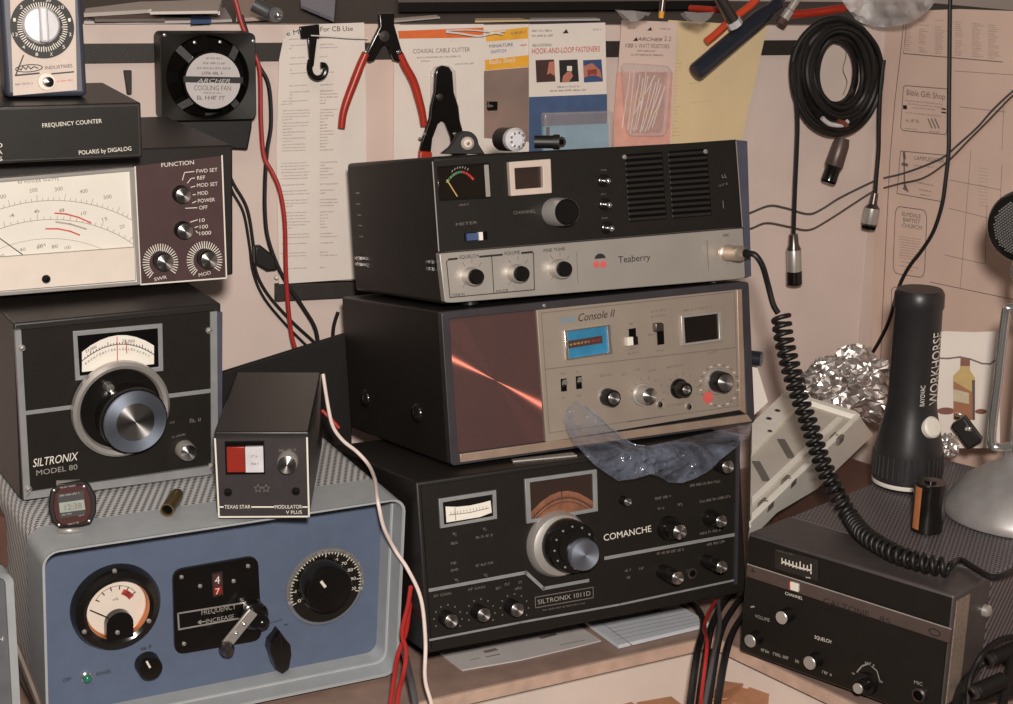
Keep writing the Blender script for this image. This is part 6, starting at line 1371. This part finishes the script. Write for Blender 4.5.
for p in ((766, 503), (789, 480), (837, 437)):
    a = tl(*p, -.002); mb = MB(); mb.box(a[0] - .008, a[0] + .008, a[1] - .006, a[1] + .006, -.008, -.0005, 'tray_rib'); mb.lathe((a[0], a[1], 0), (0, 0, 1), [(.0025, -.001), (.002, .001), (0, .0012)], 10, 'chrome'); mb.build('clip', Tr, bevel=.0005)
for a, b in (((756, 460), (767, 480)), ((781, 438), (792, 457))):
    a_ = Vector(tl(*a, -.004)); b_ = Vector(tl(*b, -.004)); d = (b_ - a_).normalized(); e = Vector((-d.y, d.x)) * .0045; mb = MB(); tprism(mb, [tuple(a_ - e), tuple(b_ - e), tuple(b_ + e), tuple(a_ + e)], -.0062, -.0052, 'tray_rib'); mb.build('slot', Tr)
for p, r_ in (((769, 418), .0035), ((777.5, 410), .0035), ((770, 430.5), .0028)):
    a = tl(*p, -.001); mb = MB(); mb.lathe((a[0], a[1], -.002), (0, 0, 1), [(r_, 0), (r_, .0006), (r_ * .6, .0007, 'hole'), (0, .0007, 'hole')], 14, 'tray_rib', cap=False); mb.build('screw_hole', Tr)
q = on_y(850, 388, 1.93); crumple('foil_ball', 'big crumpled sheet of silver foil behind the white tray', q, .058, .032, .048, 1.3, amp=.30, n=5, freq=2.2)
q = on_y(756, 359, 1.72); mb = MB(); mb.cyl(q + Vector((-.02, .01, 0)), q + Vector((.006, 0, 0)), .0085, 16, 'tool_blue'); tag(mb.build('blue_cap', origin=q), 'small blue cap poking out right of the middle radio', 'cap')
P = [on_y(x, y, 1.74) for x, y in ((750, 368), (757, 366), (768, 402), (753, 416))]; mb = MB(); mb.add([p for p in P] + [p + Vector((-.002, .006, 0)) for p in P], [(0, 1, 2, 3)[::-1], (4, 5, 6, 7), (0, 1, 5, 4), (1, 2, 6, 5), (2, 3, 7, 6), (3, 0, 4, 7)], 'paper'); tag(mb.build('card_edge', origin=P[0], smooth=False), 'white card edge between the middle radio and the plastic tray', 'card')

# coiled microphone cord from the top radio to the right-hand radio's top
mb = MB(); s0 = T.p3(728, 253, .010); MP = Dev('microphone_cord', 'thick black coiled microphone cord hanging from the top radio down to the right corner', 'cord', T.world(s0), (.4105, -.1668, -.0190))
ax = Vector((.004, -.030, 0)); mb.lathe((0, 0, 0), ax, [(.0072, 0, 'plug_brass'), (.0072, .010, 'plug_brass'), (.0078, .010), (.0078, .020), (.0062, .022), (.0045, .028, 'black_rubber'), (.004, .030, 'black_rubber'), (0, .030)], 22, 'plug_brass'); MP.part('plug', mb, label='silver screw-on plug')
I = MP.I
e0_ = T.world(Vector(s0) + ax)
Y0 = e0_.y
cw = [e0_, on_y(755, 255, Y0 - .005), on_y(762.5, 266, Y0 - .005), on_y(768, 285, Y0 + 0), on_y(773, 304, Y0), on_y(778, 313, Y0)]
coilpx = [(781, 316), (784.4, 341), (791, 368.5), (800, 399), (810, 426.5), (820.5, 458), (834, 488), (850, 517), (866, 536), (894, 553), (923, 563), (949, 568)]
rc = .0072
cpts = []
for i, p in enumerate(coilpx):
    if i < 8:
        t = i / 7.; Yb = Y0 + (GT((850, 517), rc + .0045).y - Y0) * t; cpts.append(on_y(p[0], p[1], Yb))
    else: cpts.append(GT(p, rc + .0045))
tail = [GT((949, 568), .006), GT((960, 560), .0055), GT((978, 570), .0055), GT((995, 577), .0055), GT((1020, 568), .0055)]
mb = MB(); mb.tube([I @ p for p in cw], .0030, 10, 'black_rubber'); MP.part('lead', mb)
path = spline(cpts, 14); Ls = [0]
for a, b in zip(path[:-1], path[1:]): Ls.append(Ls[-1] + (b - a).length)
tot = Ls[-1]; turns = 44; hp = []; k = 0; NS = turns * 14
prev = Vector((1, 0, 0))
for s_ in range(NS + 1):
    d = tot * s_ / NS
    while k < len(Ls) - 2 and Ls[k + 1] < d: k += 1
    f = (d - Ls[k]) / max(Ls[k + 1] - Ls[k], 1e-9); p = path[k].lerp(path[k + 1], f); tg = (path[k + 1] - path[k]).normalized()
    prev = (prev - tg * prev.dot(tg)).normalized(); w_ = tg.cross(prev); a = 2 * math.pi * turns * s_ / NS
    rr_ = rc * (1.12 if d < tot * .2 else 1)
    hp.append(I @ (p + (prev * math.cos(a) + w_ * math.sin(a)) * rr_))
mb = MB(); mb.tube(hp, .0026, 7, 'black_rubber', raw=True); MP.part('coil', mb, ang=80)
mb = MB(); mb.tube([I @ p for p in tail], .0030, 8, 'black_rubber'); MP.part('lead', mb)

# dark plugs and cords in the bottom right corner
r0 = G.world((G.w + .05, .06, 0))
def bp(x, y, up): return on_z(x, y, up)
wire('cord_loop', 'black cord looping under the right end of the angled radio at bottom right', 'cord', [bp(955, 720, .03), bp(962, 690, .03), bp(975, 668, .03), bp(992, 655, .03), bp(1008, 662, .03), bp(1020, 680, .03)], .0055, 'black_rubber')
wire('cord_loop', 'black cord along the bottom right edge below the looping cord', 'cord', [bp(940, 715, .012), bp(965, 700, .012), bp(990, 695, .012), bp(1025, 690, .012)], .006, 'black_rubber')
wire('cord_loop', 'thin black cord arching over the two plugs at bottom right', 'cord', [bp(968, 712, .02), bp(970, 680, .045), bp(982, 655, .068), bp(1000, 640, .072), bp(1022, 636, .07)], .0028, 'dull_black')
wire('cord_loop', 'black cord coming down from the microphone side to the bottom right plugs', 'cord', [bp(1030, 640, .055), bp(1014, 652, .05), bp(1008, 680, .035), bp(1000, 715, .015)], .0045, 'dull_black')
for px, l_, up in (((1000, 652), 'black plug body beside the angled radio at bottom right, upper one', .05), ((985, 684), 'black plug body at the bottom right corner, lower one', .045)):
    q = bp(*px, up); o = bpy.data.objects.new('cable_plug', None); C.objects.link(o); o.location = q; tag(o, l_, 'plug'); mb = MB(); mb.cyl((-.010, -.008, -.004), (.018, .004, .003), .0075, 18, 'dull_black'); mb.build('plug_body', o, bevel=.002); mb = MB(); mb.lathe((-.010, -.008, -.004), (-1, -.43, -.25), [(.006, -.001), (.006, .004), (.004, .005, 'hole'), (0, .005)], 16, 'steel'); mb.build('ferrule', o)

# ------------------------------------------------------------------ papers, cables and cartons at the bench front
def zpoly(name, label, cat, px, z, t, m, part, print_=None):
    P = [on_z(x, y, z) for x, y in px]; o = bpy.data.objects.new(name, None); C.objects.link(o); o.location = P[0]; tag(o, label, cat); n = len(P); mb = MB()
    mb.add([p - P[0] + Vector((0, 0, t)) for p in P] + [p - P[0] for p in P], [tuple(range(n)), tuple(range(2 * n - 1, n - 1, -1))] + [(i, i + n, (i + 1) % n + n, (i + 1) % n) for i in range(n)], m); pt = mb.build(part, o, smooth=False)
    if print_:
        mb = MB()
        for (x0, y0), (x1, y1), w_, m_ in print_:
            a = on_z(x0, y0, z + t + .0003) - P[0]; b = on_z(x1, y1, z + t + .0003) - P[0]; d = (b - a).normalized(); e = Vector((-d.y, d.x, 0)) * w_ / 2
            mb.add([a - e, b - e, b + e, a + e], [(0, 1, 2, 3)], m_)
        mb.build('print', o, pt) if False else mb.build('print', pt)
    return o
zpoly('paper_sheet', 'curled grey printed paper on the bench edge below the bottom radio', 'paper', [(439, 653), (560, 624), (577, 625.5), (601, 641.5), (575, 648), (520, 661), (462, 671)], BZ + .0004, .0012, 'paper_grey', 'sheet',
      [((484, 652), (497, 649), .006, 'grey_ink'), ((486, 657), (500, 654), .002, 'grey_ink'), ((540, 638), (556, 634), .005, 'faint_print'), ((470, 660), (480, 658), .0012, 'grey_ink'), ((560, 645), (585, 640), .0012, 'grey_ink')])
pr = []
for j in range(7):
    t = j / 7; pr.append(((600 + 22 * t * .9, 618 + 25 * t - 0), (676 + 30 * t, 604.5 + 19 * t), .0007, 'grey_ink'))
pr.append(((598, 620), (632, 645), .0008, 'grey_ink'))
zpoly('notepad', 'pale ruled notepad lying over the bench edge beside the cable bundle', 'notepad', [(583, 623), (660, 604), (678, 608), (710, 626.5), (618.5, 648.6)], BZ + .0012, .004, 'pad_paper', 'pages', pr)
bn = 0
for pts_, r_, m_, l_ in (([(680, 596), (690, 602), (700, 613), (703, 628), (697, 655), (688, 720)], .0036, 'black_rubber', 'leftmost black cable of the bundle dropping over the bench edge'),
                      ([(737, 590), (726, 600), (714, 620), (707, 648), (697, 720)], .0036, 'black_rubber', 'black cable of the bundle hanging second from left over the bench edge'),
                      ([(745, 594), (735, 606), (723, 626), (716, 653), (706, 720)], .0036, 'black_rubber', 'black cable of the bundle hanging third from left over the bench edge'),
                      ([(752, 602), (743, 616), (733, 632), (725, 658), (715, 720)], .0036, 'black_rubber', 'rightmost black cable of the bundle dropping over the bench edge'),
                      ([(718, 600), (719, 612), (719.5, 628), (712.5, 660), (702, 720)], .0022, 'grey_wire', 'thin grey cable down the middle of the bundle at the bench edge'),
                      ([(716, 600), (708, 615), (704, 628), (707, 645), (702, 690), (699, 720)], .0018, 'red_wire', 'short red wire mixed in the cable bundle at the bench edge')):
    P = []
    up = .0055 + (.025 if bn >= 4 else 0) + (.004 if bn == 5 else 0)
    for i, p in enumerate(pts_):
        if p[1] <= 632: q = on_z(p[0], p[1], BZ + up)
        elif p[1] <= 664: q = on_y(p[0], p[1], 1.446 - up)
        else: q = on_y(p[0], p[1], 1.42 - up)
        P.append(q)
    wire('cable', l_, 'cable', P, r_, m_); bn += 1
# cartons on a low shelf under the bench
sh = on_y(660, 720, 1.44); 
def carton(label, px, z, w, d, h, yaw):
    q = on_z(*px, z); o = bpy.data.objects.new('carton', None); C.objects.link(o); o.location = (q.x, q.y, z - h); o.rotation_euler = (0, 0, yaw); tag(o, label, 'box'); mb = MB(); mb.box(-w / 2, w / 2, -d / 2, d / 2, 0, h, 'carton'); mb.build('box_body', o, bevel=.001)
    for sx, t_ in ((-1, .12), (1, .10)):
        mb = MB(); mb.add([(sx * w / 2, -d / 2, h), (sx * w / 2, d / 2, h), (sx * .003, d / 2, h + t_ * .02), (sx * .003, -d / 2, h + t_ * .05)], [(0, 1, 2, 3)], 'carton'); f_ = mb.build('flap', o, smooth=False); s_ = f_.modifiers.new('thick', 'SOLIDIFY'); s_.thickness = .0015
    mb = MB(); mb.box(-.004, .004, -d / 2 - .0006, -d / 2 + .0004, h * .6, h, 'photo_dark'); mb.build('seam', o)
    return q
zc = -.036
carton('orange-brown carton under the bench, left of the black cables', (648, 716), zc, .085, .05, .12, .49)
carton('orange-brown carton under the bench, right of the black cables', (738, 697), zc, .048, .045, .12, -.5)
q1 = on_z(648, 716, zc); q2 = on_z(738, 697, zc)
mb = MB(); zs = zc - .1203; cxs = (q1.x + q2.x) / 2; cys = (q1.y + q2.y) / 2
mb.box(q1.x - .08, q2.x + .07, min(q1.y, q2.y) - .06, q2.y + .02, zs - .01, zs, 'bench_lip'); bpart('lower_shelf', mb)
# ------------------------------------------------------------------ wires on the left
hang('hookup_wire', 'red wire dropping past the cooling fan and down behind the modulator', 'wire', WB, [(228, -12), (235, 0), (241.5, 23), (251, 48), (259.5, 70), (261, 123), (264, 156), (272, 172), (279.5, 190), (284.6, 222), (286, 273), (289.7, 321), (295, 348), (307, 369), (316, 388)], .0026, 'red_wire', [.008, .040])
hang('hookup_wire', 'black wire hanging beside the red one, over the long printed sheet', 'wire', WB, [(241, 15), (250, 42), (258, 64), (268.5, 85), (271, 123), (267, 151), (265, 181), (265, 215), (269, 242.6), (283, 277), (303, 307.5), (315, 328), (319, 350)], .0024, 'black_rubber', [.008, .024])
hang('hookup_wire', 'black lead curving out from behind the white power meter, outer of a pair', 'wire', WB, [(226, 168), (234, 184.6), (247, 208.5), (253, 242.6), (255.6, 270), (267.5, 294), (291.4, 321), (313.6, 341.6), (322, 352)], .0019, 'black_rubber', .012)
hang('hookup_wire', 'black lead curving out from behind the white power meter, inner of a pair', 'wire', WB, [(226, 176), (233, 193), (243.5, 213), (249.5, 246), (253, 272), (264, 298), (287, 326), (308, 347)], .0017, 'black_rubber', .007)
hang('hookup_wire', 'short black lead at the left edge of the middle radio', 'wire', WB, [(338, 312), (334, 325), (333, 338), (336, 352)], .0022, 'black_rubber', .012)
Cl = onwall('cable_clamp', 'dark cable clamp gathering the black leads below the printed sheet', 'clamp', (262, 256), .018)
mb = MB(); sheet(Cl, mb, [(252.5, 245), (259, 244), (273, 255), (275, 268), (265, 269), (253, 262)], 'black_rubber', .012); Cl.part('clamp_body', mb, bevel=.002)
mb = MB(); c = Cl.fp(276, 277); 
mb.lathe((c[0], 0, c[1]), (0, -1, 0), [(.002, 0), (.002, .004), (0, .005)], 10, 'meter_white'); Cl.part('clamp_nail', mb)
Hb = onwall('peg_hook', 'short dark peg hanging below the batten left of the fan', 'peg', (127, 80), .006)
mb = MB(); sheet(Hb, mb, [(123, 70), (131, 70), (131, 94), (126.5, 94)], 'dark_wood', .006); Hb.part('peg', mb, bevel=.001)
# thin black board filling the dark area behind the modulator
sb = WB.world(WB.p3(228, 372, .13)); 
DB = Dev('black_board', 'black board with sloping top edge standing behind the modulator, between the stacks', 'board', (sb.x, sb.y, BZ + .0005), (WYAW - .06, 0, 0))
z0 = DB.hit(228, 371, 1, 0.).z; z1 = DB.hit(322, 341.5, 1, 0.).z; x1 = DB.hit(322, 341.5, 1, 0.).x; x2 = DB.hit(352, 341, 1, 0.).x
mb = MB(); mb.prism([(-.02, 0), (x2, 0), (x2, z1 + (z1 - z0) * (x2 - x1) / x1), (-.02, z0 - .02 * (z1 - z0) / x1)], 0, .008, 'dull_black'); DB.part('board', mb, bevel=.001)
# speaker wire over the blue cabinet
wp_ = [(323, 374), (328, 406), (333, 426.5), (343, 440.5), (358.5, 451), (368.7, 465), (375, 480), (377, 496), (379, 507), (384, 528), (395.5, 550.6), (408, 569.6), (421, 599), (425.5, 641), (425, 678), (431, 702), (436, 722)]
Yw = [1.50, 1.49, 1.48, 1.47, 1.455, 1.44, 1.43, 1.405, 1.385, 1.38, 1.375, 1.37, 1.36, 1.345, 1.325, 1.31, 1.30]
WP = [on_y(p[0], p[1], y) for p, y in zip(wp_, [y + .016 for y in Yw])]
for i in (5, 6, 7): q = B.tp(*wp_[i], .0035); WP[i] = B.world((q[0], q[1], B.h + .0035))
for i in (8, 9, 10): WP[i] = B.world(B.p3(*wp_[i], .004))
WP[4] = WP[3].lerp(WP[5], .5) * .5 + on_y(*wp_[4], WP[3].lerp(WP[5], .5).y) * .5
wire('speaker_wire', 'pinkish white wire running over the blue cabinet corner to the bench edge', 'wire', WP, .0018, 'white_wire', n=8)
wire('hookup_wire', 'short red wire end crossing under the white wire above the blue cabinet', 'wire', [on_y(*p, 1.515) for p in ((322, 410), (327, 415), (333, 421), (339, 428))], .0018, 'red_wire')
wire('hookup_wire', 'red wire twisting beside the blue cabinet, right strand', 'wire', [on_y(p[0], p[1], y + .016) for p, y in zip([(411, 586), (408, 605), (402, 632), (406, 650), (404, 672), (399, 690), (396, 715)], [1.38, 1.37, 1.36, 1.35, 1.34, 1.325, 1.31])], .0022, 'red_wire')
wire('hookup_wire', 'red wire twisting beside the blue cabinet, left strand', 'wire', [on_y(p[0], p[1], y + .016) for p, y in zip([(412, 590), (409, 612), (406, 632), (398, 655), (395, 672), (392, 694), (389, 715)], [1.40, 1.385, 1.37, 1.355, 1.34, 1.325, 1.31])], .0022, 'red_wire')
wire('cable', 'grey cable crossing the bench edge beside the red twisted wires', 'cable', [on_y(p[0], p[1], y + .016) for p, y in zip([(404, 650), (408, 668), (412, 685), (417, 715)], [1.37, 1.345, 1.32, 1.30])], .0032, 'grey_wire')
# neighbour cabinet at the bottom left edge, and a cable between
nb_ = B.world((-.030, -.035, -.0)); NB = Dev('test_cabinet', 'dark faced cabinet with pale rounded rim, cut by the bottom left edge', 'test instrument', (nb_.x, nb_.y, BZ + .0005), (.5223, .0, .0))
p_tr = NB.fp(13, 571); p_br = NB.fp(17, 704); wN = .16
NB.M = NB.M @ Matrix.Translation((p_tr[0] - wN, 0, 0)); NB.I = NB.M.inverted(); NB.o.matrix_world = NB.M; hN = NB.fp(13, 571)[1]
o = rr(0, wN, 0.0, hN, .010); i = rr(.006, wN - .0055, .006, hN - .0055, .006)
mb = MB(); mb.frame(o, i, 0, .02, 'grey_paint', yi=.004); mb.prism(rr(.0008, wN - .0008, .0008, hN - .0008, .009), .019, .14, 'grey_side'); NB.part('case', mb)
mb = MB(); mb.prism(i, .010, .013, 'grey_side'); fpn = NB.part('front_panel', mb); mb = MB(); NB.text(mb, 'H', (-1.5, 641.5), (3, 641), 4.5, 'white_print', -.0095); NB.part('lettering', mb, fpn)
wire('cable', 'brown-grey cable between the bottom left cabinet and the blue one', 'cable', [on_y(p[0], p[1], y + .016) for p, y in zip([(14, 640), (20, 655), (30, 680), (39, 704), (44, 722)], [1.23, 1.225, 1.215, 1.205, 1.195])], .0034, 'brown_wire')
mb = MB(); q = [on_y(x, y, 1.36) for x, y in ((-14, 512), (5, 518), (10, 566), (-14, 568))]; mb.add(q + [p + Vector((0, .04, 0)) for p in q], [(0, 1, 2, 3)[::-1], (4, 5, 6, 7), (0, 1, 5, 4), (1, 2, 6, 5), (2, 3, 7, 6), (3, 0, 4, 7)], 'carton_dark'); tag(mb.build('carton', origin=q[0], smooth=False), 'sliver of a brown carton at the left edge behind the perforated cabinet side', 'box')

# ------------------------------------------------------------------ light: flash gun beside the lens, dim room
def area(name, loc, target, size, power, col):
    l = bpy.data.lights.new(name, 'AREA'); l.shape = 'DISK'; l.size = size; l.energy = power; l.color = col; o = bpy.data.objects.new(name, l); C.objects.link(o); o.location = loc
    o.rotation_euler = (Vector(target) - Vector(loc)).to_track_quat('-Z', 'Y').to_euler(); return o
area('camera_flash', EYEP + Vector((.035, -.02, .12)), (0, 1.6, .3), .075, 26, (1, .93, .86))
area('overhead_fill', (-.3, .4, 1.7), (0, 1.7, .2), .8, 3.0, (1, .88, .76))  # assumed second soft light from above, no such lamp in view
w = bpy.data.worlds.new('room'); sc.world = w; w.use_nodes = True; bg = w.node_tree.nodes['Background']; bg.inputs[0].default_value = (.9, .82, .76, 1); bg.inputs[1].default_value = .07
sc.view_settings.view_transform = 'Standard'; sc.view_settings.look = 'None'; sc.view_settings.exposure = 0; sc.view_settings.gamma = 1; sc.view_settings.use_curve_mapping = False
